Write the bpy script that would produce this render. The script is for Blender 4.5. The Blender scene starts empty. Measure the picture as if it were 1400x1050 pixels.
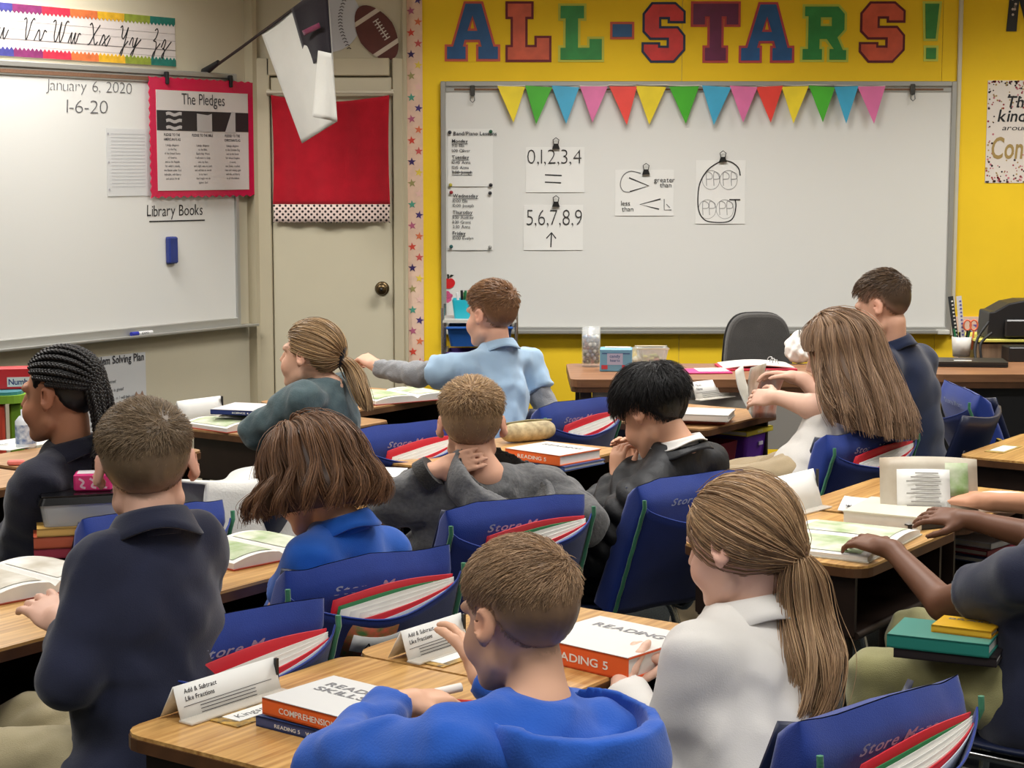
import bpy, math, random
import numpy as np
from mathutils import Vector, Matrix
random.seed(7); RNG = np.random.default_rng(11)
SC = bpy.context.scene
COL = SC.collection
pi = math.pi
# ------------------------------------------------------------------ camera
FPX = 2500.0                                   # focal length in pixels of the 1400 x 1050 frame
CAMZ = 1.55
PITCH = math.atan((525 - 230) / FPX)
cam_d = bpy.data.cameras.new('camera'); cam = bpy.data.objects.new('camera', cam_d); COL.objects.link(cam)
cam_d.sensor_width = 36; cam_d.lens = 36 * FPX / 1400
cam.location = (0, 0, CAMZ); cam.rotation_euler = (pi/2 - PITCH, 0, 0)
cam_d.clip_start = 0.05
SC.camera = cam
# ------------------------------------------------------------------ world, exposure
W = bpy.data.worlds.new('world'); SC.world = W; W.use_nodes = True
W.node_tree.nodes['Background'].inputs[0].default_value = (0.75, 0.85, 1.0, 1)
W.node_tree.nodes['Background'].inputs[1].default_value = 0.25
SC.view_settings.view_transform = 'Standard'; SC.view_settings.look = 'None'
SC.view_settings.gamma = 1; SC.view_settings.use_curve_mapping = False
SC.view_settings.exposure = 0.36
LAMP_STRENGTH = 26.0
# ------------------------------------------------------------------ pixel helpers (direction only; depth from what the thing touches)
TH = math.radians(55)                          # the rows of desks and the left wall run along R
R2 = np.array([math.cos(TH), math.sin(TH)]); N2 = np.array([-math.sin(TH), math.cos(TH)])
def ray(px, py):
    a = (px - 700) / FPX; b = -(py - 525) / FPX
    c, s = math.cos(PITCH), math.sin(PITCH)
    return np.array([a, c + b * s, -s + b * c])
def at_z(px, py, z):
    d = ray(px, py); t = (z - CAMZ) / d[2]; return np.array([0, 0, CAMZ]) + d * t
def at_y(px, py, Y):
    d = ray(px, py); return np.array([0, 0, CAMZ]) + d * (Y / d[1])
def rn(r, n, z=0.0):
    p = R2 * r + N2 * n; return np.array([p[0], p[1], z])
BW = 8.70                                      # back wall
CORNER = at_y(347, 300, BW)
class Plane:
    def __init__(s, p0, rz):
        s.p0 = np.array(p0, float); s.rz = rz
        s.e = np.array([math.cos(rz), math.sin(rz), 0]); s.n = np.array([-math.sin(rz), math.cos(rz), 0])
    def uz(s, px, py, d=0.0):
        o = np.array([0, 0, CAMZ]); v = ray(px, py)
        t = ((s.p0 - s.n * d - o) @ s.n) / (v @ s.n); p = o + v * t
        return (p - s.p0) @ s.e, p[2]
    def at(s, u, z, d=0.0):
        p = s.p0 + s.e * u - s.n * d; return (p[0], p[1], z)
    def rect(s, x0, y0, x1, y1, d=0.0):
        ym, xm = (y0 + y1) / 2, (x0 + x1) / 2
        return s.uz(x0, ym, d)[0], s.uz(x1, ym, d)[0], s.uz(xm, y1, d)[1], s.uz(xm, y0, d)[1]
BACK = Plane((0, BW, 0), 0.0)
LEFT = Plane((CORNER[0], BW, 0), TH)
# ------------------------------------------------------------------ materials
def lin(c):
    if isinstance(c, str):
        c = [int(c[i:i+2], 16) for i in (0, 2, 4)]
    c = [x / 255 for x in c[:3]]
    return tuple((x / 12.92 if x <= .04045 else ((x + .055) / 1.055) ** 2.4) for x in c) + (1,)
MATS = {}
def mat(name, col, rough=.6, metal=0., var=0., vscale=8., bump=0., bscale=60., emit=0., trans=0., alpha=1., stretch=None, col2=None, spec=.5, sheen=0., sss=0., attr=None):
    if name in MATS: return MATS[name]
    m = bpy.data.materials.new(name); m.use_nodes = True; MATS[name] = m
    nt = m.node_tree; b = nt.nodes['Principled BSDF']; L = nt.links.new
    c = lin(col); b.inputs['Base Color'].default_value = c
    b.inputs['Roughness'].default_value = rough; b.inputs['Metallic'].default_value = metal
    b.inputs['Specular IOR Level'].default_value = spec
    if trans: b.inputs['Transmission Weight'].default_value = trans
    if alpha < 1: b.inputs['Alpha'].default_value = alpha
    if sheen: b.inputs['Sheen Weight'].default_value = sheen
    if sss:
        b.inputs['Subsurface Weight'].default_value = sss; b.inputs['Subsurface Radius'].default_value = (.012, .005, .003)
        b.inputs['Subsurface Scale'].default_value = .6
    if emit:
        b.inputs['Emission Color'].default_value = c; b.inputs['Emission Strength'].default_value = emit
    tc = nt.nodes.new('ShaderNodeTexCoord')
    vec = tc.outputs['Object']
    if stretch:
        mp = nt.nodes.new('ShaderNodeMapping'); mp.inputs['Scale'].default_value = stretch; L(vec, mp.inputs[0]); vec = mp.outputs[0]
    if var or col2:
        n = nt.nodes.new('ShaderNodeTexNoise'); n.inputs['Scale'].default_value = vscale; n.inputs['Detail'].default_value = 5
        L(vec, n.inputs['Vector'])
        rmp = nt.nodes.new('ShaderNodeValToRGB'); L(n.outputs[0], rmp.inputs[0])
        rmp.color_ramp.elements[0].position = .3; rmp.color_ramp.elements[1].position = .7
        if col2: a, d = lin(col2), c
        else:
            a = tuple(x * (1 - var) for x in c[:3]) + (1,); d = tuple(min(1, x * (1 + var)) for x in c[:3]) + (1,)
        rmp.color_ramp.elements[0].color = a; rmp.color_ramp.elements[1].color = d
        L(rmp.outputs[0], b.inputs['Base Color'])
    if attr:                                   # per-vertex colour (skin tints, strand variation)
        at = nt.nodes.new('ShaderNodeAttribute'); at.attribute_name = attr
        L(at.outputs['Color'], b.inputs['Base Color'])
    if bump:
        n2 = nt.nodes.new('ShaderNodeTexNoise'); n2.inputs['Scale'].default_value = bscale; n2.inputs['Detail'].default_value = 4
        L(vec, n2.inputs['Vector'])
        bp = nt.nodes.new('ShaderNodeBump'); bp.inputs['Strength'].default_value = bump; bp.inputs['Distance'].default_value = .004
        L(n2.outputs[0], bp.inputs['Height']); L(bp.outputs[0], b.inputs['Normal'])
    return m
def fabric(name, col, var=.12, bump=.5, bscale=350., rough=.9, sheen=.25, col2=None, vscale=14.):
    return mat(name, col, rough, var=var, vscale=vscale, bump=bump, bscale=bscale, sheen=sheen, spec=.2, col2=col2)
def plain(col, rough=.6, **k):
    key = 'p_%s_%s' % (col, rough) + ''.join('%s%s' % i for i in k.items())
    return mat(key, col, rough, **k)
# ------------------------------------------------------------------ object helpers
def link(o, parent=None):
    COL.objects.link(o)
    if parent is not None: o.parent = parent
    return o
def tag(o, label=None, cat=None, group=None, kind=None):
    if label: o['label'] = label
    if cat: o['category'] = cat
    if group: o['group'] = group
    if kind: o['kind'] = kind
    return o
def empty(name, loc=(0, 0, 0), rz=0.0, label=None, cat=None, group=None):
    o = bpy.data.objects.new(name, None); o.empty_display_size = .05
    o.location = tuple(loc); o.rotation_euler = (0, 0, rz)
    link(o); return tag(o, label, cat, group)
def copy_tree(o, parent=None):
    c = o.copy(); COL.objects.link(c); c.parent = parent
    for ch in o.children: copy_tree(ch, c)
    return c
def mesh_np(name, V, F, mats=None, smooth=True):
    """V (n,3), F (m,k) uniform polygons"""
    me = bpy.data.meshes.new(name); V = np.asarray(V, np.float32); F = np.asarray(F, np.int32)
    me.vertices.add(len(V)); me.vertices.foreach_set('co', V.ravel())
    k = F.shape[1]; me.loops.add(F.size); me.loops.foreach_set('vertex_index', F.ravel())
    me.polygons.add(len(F)); me.polygons.foreach_set('loop_start', np.arange(0, F.size, k, dtype=np.int32))
    me.polygons.foreach_set('loop_total', np.full(len(F), k, np.int32))
    if smooth: me.polygons.foreach_set('use_smooth', np.ones(len(F), bool))
    me.update(calc_edges=True); me.validate()
    if mats: me.materials.append(mats)
    return me
class MB:
    """collects shapes, build() links them as one mesh object"""
    def __init__(s): s.v = []; s.f = []; s.sm = []
    def add(s, V, F, smooth=False, M=None):
        o = len(s.v)
        for p in V:
            p = Vector(p)
            if M is not None: p = M @ p
            s.v.append((p.x, p.y, p.z))
        for f in F: s.f.append([i + o for i in f]); s.sm.append(smooth)
        return s
    def box(s, c, d, M=None, bev=0.0, rz=0.0):
        x, y, z = d[0] / 2, d[1] / 2, d[2] / 2
        T = Matrix.Translation(c) @ Matrix.Rotation(rz, 4, 'Z')
        if M is not None: T = M @ T
        if bev <= 0:
            V = [(-x,-y,-z),(x,-y,-z),(x,y,-z),(-x,y,-z),(-x,-y,z),(x,-y,z),(x,y,z),(-x,y,z)]
            F = [(3,2,1,0),(4,5,6,7),(0,1,5,4),(1,2,6,5),(2,3,7,6),(3,0,4,7)]
            return s.add(V, F, False, T)
        b = min(bev, x*.95, y*.95, z*.95); V = []; 
        for (zz, ins) in ((-z, b), (-z + b, 0), (z - b, 0), (z, b)):
            xx, yy = x - ins, y - ins; c_ = b if ins == 0 else b * .5
            V += [(-xx + c_, -yy, zz), (xx - c_, -yy, zz), (xx, -yy + c_, zz), (xx, yy - c_, zz), (xx - c_, yy, zz), (-xx + c_, yy, zz), (-xx, yy - c_, zz), (-xx, -yy + c_, zz)]
        F = [tuple(range(7, -1, -1)), tuple(range(24, 32))]
        for k in range(3):
            for i in range(8): j = (i + 1) % 8; F.append((k*8+i, k*8+j, k*8+8+j, k*8+8+i))
        return s.add(V, F, False, T)
    def prism(s, pts, z0, z1, M=None, smooth=False):
        n = len(pts); V = [(p[0], p[1], z0) for p in pts] + [(p[0], p[1], z1) for p in pts]
        F = [tuple(range(n - 1, -1, -1)), tuple(range(n, 2 * n))] + [(i, (i+1) % n, n + (i+1) % n, n + i) for i in range(n)]
        return s.add(V, F, smooth, M)
    def plate(s, pts, y0, y1, M=None):
        """outline in x-z, thickness from y0 (front, nearer) to y1"""
        n = len(pts); V = [(p[0], y0, p[1]) for p in pts] + [(p[0], y1, p[1]) for p in pts]
        F = [tuple(range(n)), tuple(range(2*n - 1, n - 1, -1))] + [((i+1) % n, i, n + i, n + (i+1) % n) for i in range(n)]
        return s.add(V, F, False, M)
    def tube(s, path, r, seg=8, M=None, caps=True, closed=False):
        P = [Vector(p) for p in path]; n = len(P); rr = r if isinstance(r, (list, tuple)) else [r] * n
        V = []; F = []; up = Vector((0, 0, 1)); prev = None
        for i in range(n):
            if closed: t = P[(i+1) % n] - P[i-1]
            else: t = P[min(i+1, n-1)] - P[max(i-1, 0)]
            t.normalize()
            if prev is None:
                a = t.cross(up if abs(t.z) < .9 else Vector((1, 0, 0))); a.normalize()
            else:
                a = prev - t * prev.dot(t); a.normalize()
            prev = a; b = t.cross(a)
            for k in range(seg):
                w = 2 * pi * k / seg; V.append(tuple(P[i] + (a * math.cos(w) + b * math.sin(w)) * rr[i]))
        for i in range(n if closed else n - 1):
            j = (i + 1) % n
            for k in range(seg): F.append((i*seg + k, i*seg + (k+1) % seg, j*seg + (k+1) % seg, j*seg + k))
        s.add(V, F, True, M)
        if caps and not closed: s.add(V, [tuple(range(seg - 1, -1, -1)), tuple(range((n-1)*seg, n*seg))], False, M)
        return s
    def cyl(s, a, b, r, seg=16, M=None, r2=None):
        return s.tube([a, b], [r, r if r2 is None else r2], seg, M)
    def lathe(s, prof, seg=24, M=None, smooth=True):
        V = []; F = []; n = len(prof)
        for i in range(seg):
            w = 2 * pi * i / seg
            for (r, z) in prof: V.append((r * math.cos(w), r * math.sin(w), z))
        for i in range(seg):
            j = (i + 1) % seg
            for k in range(n - 1): F.append((i*n + k, j*n + k, j*n + k + 1, i*n + k + 1))
        return s.add(V, F, smooth, M)
    def sphere(s, c, r, M=None, seg=16, rings=10):
        r = r if isinstance(r, (tuple, list)) else (r, r, r)
        V = []; F = []
        for j in range(rings + 1):
            t = pi * j / rings
            for i in range(seg):
                w = 2 * pi * i / seg; V.append((c[0] + r[0]*math.sin(t)*math.cos(w), c[1] + r[1]*math.sin(t)*math.sin(w), c[2] + r[2]*math.cos(t)))
        for j in range(rings):
            for i in range(seg):
                k = (i + 1) % seg; F.append((j*seg + i, (j+1)*seg + i, (j+1)*seg + k, j*seg + k))
        return s.add(V, F, True, M)
    def sheet(s, fn, nu, nv, M=None, smooth=True):
        V = [fn(i / nu, j / nv) for j in range(nv + 1) for i in range(nu + 1)]
        F = [(j*(nu+1)+i, j*(nu+1)+i+1, (j+1)*(nu+1)+i+1, (j+1)*(nu+1)+i) for j in range(nv) for i in range(nu)]
        return s.add(V, F, smooth, M)
    def stroke(s, pts, w, y=0.0, M=None):
        """flat pen line in x-z at depth y"""
        P = [Vector((p[0], p[1])) for p in pts]; V = []; F = []; n = len(P)
        for i in range(n):
            t = P[min(i+1, n-1)] - P[max(i-1, 0)]
            if t.length < 1e-9: t = Vector((1, 0))
            t.normalize(); q = Vector((-t.y, t.x)) * (w / 2)
            V += [(P[i].x + q.x, y, P[i].y + q.y), (P[i].x - q.x, y, P[i].y - q.y)]
        for i in range(n - 1): F.append((2*i, 2*i+1, 2*i+3, 2*i+2))
        return s.add(V, F, False, M)
    def mesh(s, name):
        me = bpy.data.meshes.new(name); me.from_pydata(s.v, [], s.f)
        me.polygons.foreach_set('use_smooth', s.sm); me.update(); return me
    def build(s, name, m, parent=None, solid=0.0, bevel=0.0):
        me = s.mesh(name); me.materials.append(m); o = link(bpy.data.objects.new(name, me), parent)
        if solid:
            md = o.modifiers.new('thickness', 'SOLIDIFY'); md.thickness = solid; md.offset = 0
        if bevel:
            md = o.modifiers.new('bevel', 'BEVEL'); md.width = bevel; md.segments = 2; md.limit_method = 'ANGLE'
        return o
def smooth_path(pts, n=6):
    """Catmull-Rom through points of any dimension"""
    P = [np.array(p, float) for p in pts]; out = []
    for i in range(len(P) - 1):
        p0, p1, p2, p3 = P[max(i-1, 0)], P[i], P[i+1], P[min(i+2, len(P)-1)]
        for k in range(n):
            t = k / n; out.append(.5*((2*p1) + (p2-p0)*t + (2*p0-5*p1+4*p2-p3)*t*t + (3*p1-p0-3*p2+p3)*t**3))
    out.append(P[-1]); return [tuple(p) for p in out]
def rrect(x0, x1, y0, y1, r, n=4):
    pts = []
    for (cx, cy, a) in ((x1-r, y1-r, 0), (x0+r, y1-r, 90), (x0+r, y0+r, 180), (x1-r, y0+r, 270)):
        for k in range(n + 1):
            w = math.radians(a + 90*k/n); pts.append((cx + r*math.cos(w), cy + r*math.sin(w)))
    return pts
# ------------------------------------------------------------------ lettering from the built-in font, one mesh per glyph
GLYPH = {}
def make_glyphs():
    chars = ''.join(chr(c) for c in range(33, 127)); tmp = []
    for w, off in (('n', 0.0), ('b', .016), ('t', -.019)):
        for c in chars:
            cu = bpy.data.curves.new('g', 'FONT'); cu.body = c; cu.size = 1; cu.resolution_u = 3; cu.offset = off
            o = bpy.data.objects.new('g', cu); COL.objects.link(o); tmp.append((w, c, o))
    dg = bpy.context.evaluated_depsgraph_get()
    for w, c, o in tmp:
        me = o.evaluated_get(dg).to_mesh()
        V = np.array([v.co[:2] for v in me.vertices]) if len(me.vertices) else np.zeros((1, 2))
        GLYPH[w + c] = (V, [tuple(p.vertices) for p in me.polygons], V[:, 0].min(), V[:, 0].max())
        o.to_mesh_clear() if hasattr(o, 'to_mesh_clear') else None
    for w, c, o in tmp:
        cu = o.data; bpy.data.objects.remove(o); bpy.data.curves.remove(cu)
make_glyphs()
def put_text(mb, s, x, z, h, y=0.0, align='l', weight='n', sx=1.0, gap=.07, slant=0.0, M=None, jitter=0.0, width=None):
    """letters of cap height about h on the x-z plane, baseline z"""
    k = h / .70; pen = 0; items = []
    for c in s:
        if c == ' ': pen += .33; continue
        V, F, a, b = GLYPH[weight + c]; items.append((V, F, pen - a)); pen += (b - a) + gap
    tot = (pen - gap) * k * sx
    if width: sx *= width / tot; tot = width
    x0 = x - (tot / 2 if align == 'c' else tot if align == 'r' else 0)
    for V, F, dx in items:
        j = random.uniform(-1, 1) * jitter
        mb.add([(x0 + (v[0] + dx + slant * v[1]) * k * sx, y, z + (v[1] + j) * k) for v in V], F, False, M)
    return tot
# ================================================================== THE SETTING
M_wall = mat('wall_paint', (196, 188, 165), .75, var=.03, vscale=3, bump=.15, bscale=220)
M_trim = mat('trim_paint', (188, 178, 152), .5, var=.02, vscale=5)
M_yellow = mat('yellow_paper', (240, 201, 30), .8, var=.05, vscale=2.5, bump=.1, bscale=90)
M_ceil = mat('ceiling_tile', (225, 223, 215), .9, bump=.4, bscale=160)
M_carpet = mat('carpet', (66, 70, 70), 1., col2=(38, 42, 44), vscale=160, bump=1., bscale=400, spec=.1)
M_white = mat('whiteboard', (220, 220, 216), .22, spec=.4)
M_alu = mat('aluminium', (176, 176, 172), .38, metal=.55)
M_cork = mat('cork_strip', (120, 88, 66), .9, var=.2, vscale=120)
M_ink = mat('marker_ink', (38, 38, 40), .6)
M_greyink = mat('grey_ink', (95, 95, 98), .6)
M_paper = mat('paper', (226, 226, 222), .7, var=.015, vscale=6)
M_chrome = mat('chrome', (190, 190, 190), .18, metal=1.)
M_black = mat('black_plastic', (24, 24, 26), .45)
M_brass = mat('aged_brass', (92, 76, 52), .3, metal=.9)
CEIL = 2.78
LEN_L = 13.0
xr = 4.6; yb = -2.2
lw_end = np.array([CORNER[0], BW]) - R2 * LEN_L
def struct(o): o['kind'] = 'structure'; return o
# floor and ceiling follow the room's outline
outline = [(xr, yb), (xr, BW), (CORNER[0], BW), (lw_end[0], lw_end[1])]
struct(MB().prism(outline, -.1, 0).build('floor', M_carpet))
struct(MB().prism(outline, CEIL, CEIL + .1).build('ceiling', M_ceil))
xb0, xb1 = BACK.uz(552, 300)[0], BACK.uz(578, 300)[0]
struct(MB().box(((xr + CORNER[0]) / 2, BW + .06, CEIL / 2), (xr - CORNER[0] + .1, .12, CEIL)).build('wall_back', M_wall))
# the yellow paper that covers the wall right of the door
yp = empty('yellow_backing_paper', (0, BW, 0), label='yellow backing paper covering the wall behind the large whiteboard', cat='wall paper')
xs = [xb1 - .01] + [xb1 + 1.22 * k for k in (1, 2, 3)] + [xr - .03]
for a, b in zip(xs[:-1], xs[1:]):
    MB().box(((a + b) / 2, -.003, CEIL / 2 + .05), (b - a - .002, .006, CEIL - .12)).build('paper_panel', M_yellow, yp)
mL = Matrix.Translation((CORNER[0], BW, 0)) @ Matrix.Rotation(TH, 4, 'Z')
struct(MB().box((-LEN_L / 2, .06, CEIL / 2), (LEN_L, .12, CEIL), M=mL).build('wall_left', M_wall))
struct(MB().box((xr + .06, (BW + yb) / 2, CEIL / 2), (.12, BW - yb + .2, CEIL)).build('wall_right', M_wall))
struct(MB().box(((xr + lw_end[0]) / 2, yb - .06, CEIL / 2), (xr - lw_end[0] + .2, .12, CEIL)).build('wall_rear', M_wall))
struct(MB().box(((xb1 + xr) / 2, BW - .012, .05), (xr - xb1, .012, .10)).build('baseboard_back', M_black))
struct(MB().box((-LEN_L / 2, -.006, .05), (LEN_L - .05, .012, .10), M=mL).build('baseboard_left', M_black))
# ceiling lights
M_tube = mat('light_diffuser', (255, 250, 241), .6, emit=1.5)
for iy, ly in enumerate((-.6, 2.0, 4.6, 7.2)):
    for ix, lx in enumerate((-1.9, .45, 2.8)):
        root = empty('ceiling_light', (lx, ly, CEIL), 0, label='recessed louvred ceiling light, %s row from the back wall, %s of three' % (('fourth', 'third', 'second', 'first')[iy], ('leftmost', 'middle', 'rightmost')[ix]), cat='ceiling light', group='ceiling light panels')
        f = MB()
        for sx in (-1, 1): f.box((sx * .62, 0, -.012), (.04, .64, .024))
        for sy in (-1, 1): f.box((0, sy * .30, -.012), (1.2, .04, .024))
        f.build('light_frame', M_alu, root)
        MB().box((0, 0, -.006), (1.2, .56, .008)).build('diffuser', M_tube, root)
        ld = bpy.data.lights.new('lamp', 'AREA'); ld.shape = 'RECTANGLE'; ld.size = 1.18; ld.size_y = .54; ld.energy = LAMP_STRENGTH * (.62, .66, .95, 1.4)[iy]; ld.color = (1, .975, .935); ld.spread = math.radians(141)
        lo_ = link(bpy.data.objects.new('lamp', ld), root); lo_.location = (0, 0, -.014)
# ------------------------------------------------------------------ door in the back wall
def brect(x0, y0, x1, y1, d=0): return BACK.rect(x0, y0, x1, y1, d)
u0, u1, _, zt = brect(349, 80, 552, 300)
da, db, _, dz = brect(371, 104, 538, 300)
door = empty('door_1', ((da + db) / 2, BW, 0)); struct(door)
hw = (db - da) / 2
MB().box((0, -.012, dz / 2), (2 * hw - .006, .024, dz - .012), bev=.003).build('door_leaf', mat('door_paint', (198, 190, 166), .5, var=.02, vscale=4), door)
kn = BACK.uz(523, 394); kx = kn[0] - (da + db) / 2
mk = Matrix.Translation((kx, -.024, kn[1])) @ Matrix.Rotation(pi/2, 4, 'X')
hk = MB().lathe([(0, 0), (.033, 0), (.034, .004), (.028, .010), (.012, .014), (.011, .032), (.022, .040), (.027, .050), (.024, .060), (.010, .064), (0, .064)], 24, mk).build('door_knob', M_brass, door)
MB().lathe([(0, .0645), (.008, .0645), (.008, .066), (0, .066)], 12, mk).build('keyhole', M_black, hk)
tr = empty('trim_1', ((da + db) / 2, BW, 0)); struct(tr)
cx = (da + db) / 2
MB().box(((u0 + da) / 2 - cx, -.022, zt / 2), (da - u0, .044, zt), bev=.004).build('jamb', M_trim, tr)
MB().box(((u1 + db) / 2 - cx, -.022, zt / 2), (u1 - db, .044, zt), bev=.004).build('jamb', M_trim, tr)
MB().box(((u0 + u1) / 2 - cx, -.0225, (zt + dz) / 2), (db - da, .043, zt - dz), bev=.004).build('door_head', M_trim, tr)
# corner post between the two walls
MB().box((-.03, -.025, CEIL / 2), (.03, .05, CEIL - .01), M=mL).build('trim_2', M_trim)['kind'] = 'structure'
# vertical strip right of the door frame
a, b, _, _ = brect(551, 0, 557, 300)
MB().box(((a + b) / 2, BW - .016, CEIL / 2), (b - a, .032, CEIL - .01), bev=.003).build('trim_3', M_trim)['kind'] = 'structure'
# curtain on the door
a, b, z0, z1 = brect(372, 130, 533, 305, .05)
cur = empty('door_curtain', ((a + b) / 2, BW - .055, z0), label='red fabric curtain with a white dotted hem hung on the door', cat='curtain')
w = b - a; h = z1 - z0
M_red = fabric('red_fabric', (176, 20, 38), .10, .4, 300)
nt = bpy.data.materials.new('dotted_fabric'); nt.use_nodes = True; M_dot = nt; t = nt.node_tree
bs = t.nodes['Principled BSDF']; bs.inputs['Roughness'].default_value = .9
tc = t.nodes.new('ShaderNodeTexCoord'); mp = t.nodes.new('ShaderNodeMapping'); mp.inputs['Scale'].default_value = (52, 0.001, 52)
mp.inputs['Rotation'].default_value = (0, pi/4, 0)
vo = t.nodes.new('ShaderNodeTexVoronoi'); vo.inputs['Randomness'].default_value = 0; vo.inputs['Scale'].default_value = 1
cr = t.nodes.new('ShaderNodeValToRGB'); cr.color_ramp.interpolation = 'CONSTANT'
cr.color_ramp.elements[0].color = lin((40, 26, 28)); cr.color_ramp.elements[1].color = lin((226, 205, 196)); cr.color_ramp.elements[1].position = .30
t.links.new(tc.outputs['Object'], mp.inputs[0]); t.links.new(mp.outputs[0], vo.inputs['Vector']); t.links.new(vo.outputs['Distance'], cr.inputs[0]); t.links.new(cr.outputs[0], bs.inputs['Base Color'])
def curt(u, v, z0, z1, off=0):
    x = (u - .5) * w * (1 - .02 * math.sin(v * pi)); z = z0 + (z1 - z0) * v
    zz = z / h
    sag = -.03 * math.sin(pi * u) * max(0, zz - .8) / .2
    y = .010 * math.sin(u * 23) * (1 - .5 * zz) + .008 * math.sin(u * 9 + zz * 4) + off + .012 * math.sin(zz * 3)
    return (x, y, z + sag)
hem = .088
MB().sheet(lambda u, v: curt(u, v, hem, h), 60, 24).build('cloth', M_red, cur, solid=.003)
def hemf(u, v):
    x, y, z = curt(u, v, 0, hem)
    if v < .01: z += .006 * abs(math.sin(u * pi * 22))
    return (x, y - .002, z)
MB().sheet(hemf, 88, 3).build('hem', M_dot, cur, solid=.003)
rod = MB().tube([(-w/2 - .02, -.005, h + .012), (w/2 + .02, -.005, h + .012)], .008, 10)
for sx in (-1, 1): rod.box((sx * (w/2 + .012), .018, h + .012), (.02, .034, .03), bev=.004)
rod.build('curtain_rod', mat('cream_metal', (206, 198, 178), .4), cur)
# star border strip
a, b, _, _ = brect(557, 0, 578, 300)
M_border = mat('pink_border', (222, 190, 168), .8, var=.06, vscale=30)
st = empty('star_border', ((a + b) / 2, BW, 0), label='narrow pink paper border strip with coloured stars beside the door', cat='border strip')
sw = b - a; ztop = CEIL - .05
MB().box((0, -.009, ztop / 2 + .1), (sw, .004, ztop - .2)).build('strip', M_border, st)
def star_pts(R, r, rot=0): return [((R if i % 2 == 0 else r) * math.sin(rot + i * pi / 5), (R if i % 2 == 0 else r) * math.cos(rot + i * pi / 5)) for i in range(10)]
scol = [(52, 34, 92), (196, 82, 78), (74, 150, 128), (226, 186, 176), (204, 66, 48), (214, 112, 72), (150, 142, 88), (224, 196, 70), (176, 92, 122), (66, 46, 110)]
smesh = []
for i, c in enumerate(scol):
    mb = MB().plate(star_pts(.021, .0085, .2 * math.sin(i * 3)), -.0125, -.0112); me = mb.mesh('star'); me.materials.append(plain(c, .6)); smesh.append(me)
zz = ztop - .15; i = 0
while zz > .55:
    for sx in (-1, 1):
        o = link(bpy.data.objects.new('star', smesh[(i * 3 + (4 if sx > 0 else 0)) % 10]), st); o.location = (sx * sw * .23, 0, zz - (0 if sx < 0 else .05)); i += 1
    zz -= .1
# ------------------------------------------------------------------ big whiteboard on the back wall
a, b, z0, z1 = brect(603, 111, 1304, 457, .03)
wb = empty('whiteboard', ((a + b) / 2, BW - .006, z0), label='large whiteboard on the yellow wall with papers and a pennant string', cat='whiteboard')
w = b - a; h = z1 - z0; fr = .024
MB().box((0, -.012, h / 2), (w - .02, .012, h - .02)).build('writing_surface', M_white, wb)
for sx in (-1, 1): MB().box((sx * (w/2 - fr/2), -.015, h/2), (fr, .03, h), bev=.003).build('side_frame', M_alu, wb)
MB().box((0, -.015, h - fr/2), (w - 2 * fr, .03, fr), bev=.003).build('top_frame', M_alu, wb)
MB().box((0, -.016, h - fr - .016), (w - 2*fr, .012, .022), bev=.002).build('map_rail', M_alu, wb)
MB().box((0, -.0225, h - fr - .014), (w - 2*fr - .08, .002, .009)).build('cork_strip', M_cork, wb)
t = MB().box((0, -.03, .008), (w - .06, .06, .010), bev=.003).box((0, -.014, .022), (w, .028, .03), bev=.004).box((0, -.058, .014), (w - .06, .006, .016), bev=.002)
t.build('marker_tray', M_alu, wb)
for sx in (-1, 1): MB().box((sx * (w/2 - .04), -.03, .012), (.06, .064, .022), bev=.004).build('tray_cap', mat('tray_end', (198, 198, 192), .4), wb)
WBC = ((a + b) / 2)
def clip(parent, x, z, y=-.02):
    c = MB().box((x, y - .010, z), (.022, .02, .05), bev=.003).tube([(x - .008, y - .016, z - .02), (x - .010, y - .022, z - .045), (x, y - .024, z - .055), (x + .010, y - .022, z - .045), (x + .008, y - .016, z - .02)], .0022, 6)
    return c.build('rail_clip', mat('steel_clip', (96, 96, 94), .3, metal=.8), parent)
for px, py in ((646, 124), (1248, 122)):
    u, z = BACK.uz(px, py, .04); clip(wb, u - WBC, z - z0)
# bunting
PC = {'Y': (232, 208, 40), 'G': (66, 170, 38), 'B': (56, 160, 198), 'P': (214, 108, 160), 'R': (226, 62, 50)}
tops = [(680,718),(718,755),(754,792),(793,831),(833,871),(869,911),(915,956),(960,1000),(998,1036),(1034,1071),(1069,1106),(1106,1142),(1141,1174),(1173,1211)]
tips = [702,733,774,810,857,888,938,976,1016,1054,1085,1125,1157,1195]
u0, z0b = BACK.uz(940, 118, .07)
bu = empty('pennant_string', (u0, BW - .062, z0b), label='string of fourteen coloured triangular pennants along the whiteboard top', cat='bunting')
for i, ((x0, x1), xt) in enumerate(zip(tops, tips)):
    c = 'YGBPRYGBPRYGBP'[i]; dyt = random.uniform(-1.5, 1.5)
    A, B, T = [BACK.uz(x, y, .07) for x, y in ((x0, 118 + dyt), (x1, 118 - dyt), (xt, 170 + random.uniform(-3, 2)))]
    tilt = random.uniform(-.012, .004)
    A, B, T = [(p[0] - u0, p[1] - z0b) for p in (A, B, T)]
    mb = MB(); e = .0012; P3 = [(A[0], 0, A[1]), (B[0], 0, B[1]), (T[0], tilt, T[1])]
    lip = [(A[0], .006, A[1] + .004), (B[0], .006, B[1] + .004)]
    V = P3 + [(p[0], p[1] + e, p[2]) for p in P3]; mb.add(V, [(0, 2, 1), (3, 4, 5), (0, 1, 4, 3), (1, 2, 5, 4), (2, 0, 3, 5)])
    mb.build('pennant', mat('pennant_' + c, PC[c], .45, var=.10, vscale=9), bu)
pts = []
for i, (x0, x1) in enumerate(tops):
    for x, dy in ((x0, 0), ((x0 + x1) / 2, .8), (x1, 0)):
        q = BACK.uz(x, 117 + dy + 1.5 * math.sin(i), .07); pts.append((q[0] - u0, .004, q[1] - z0b))
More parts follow.
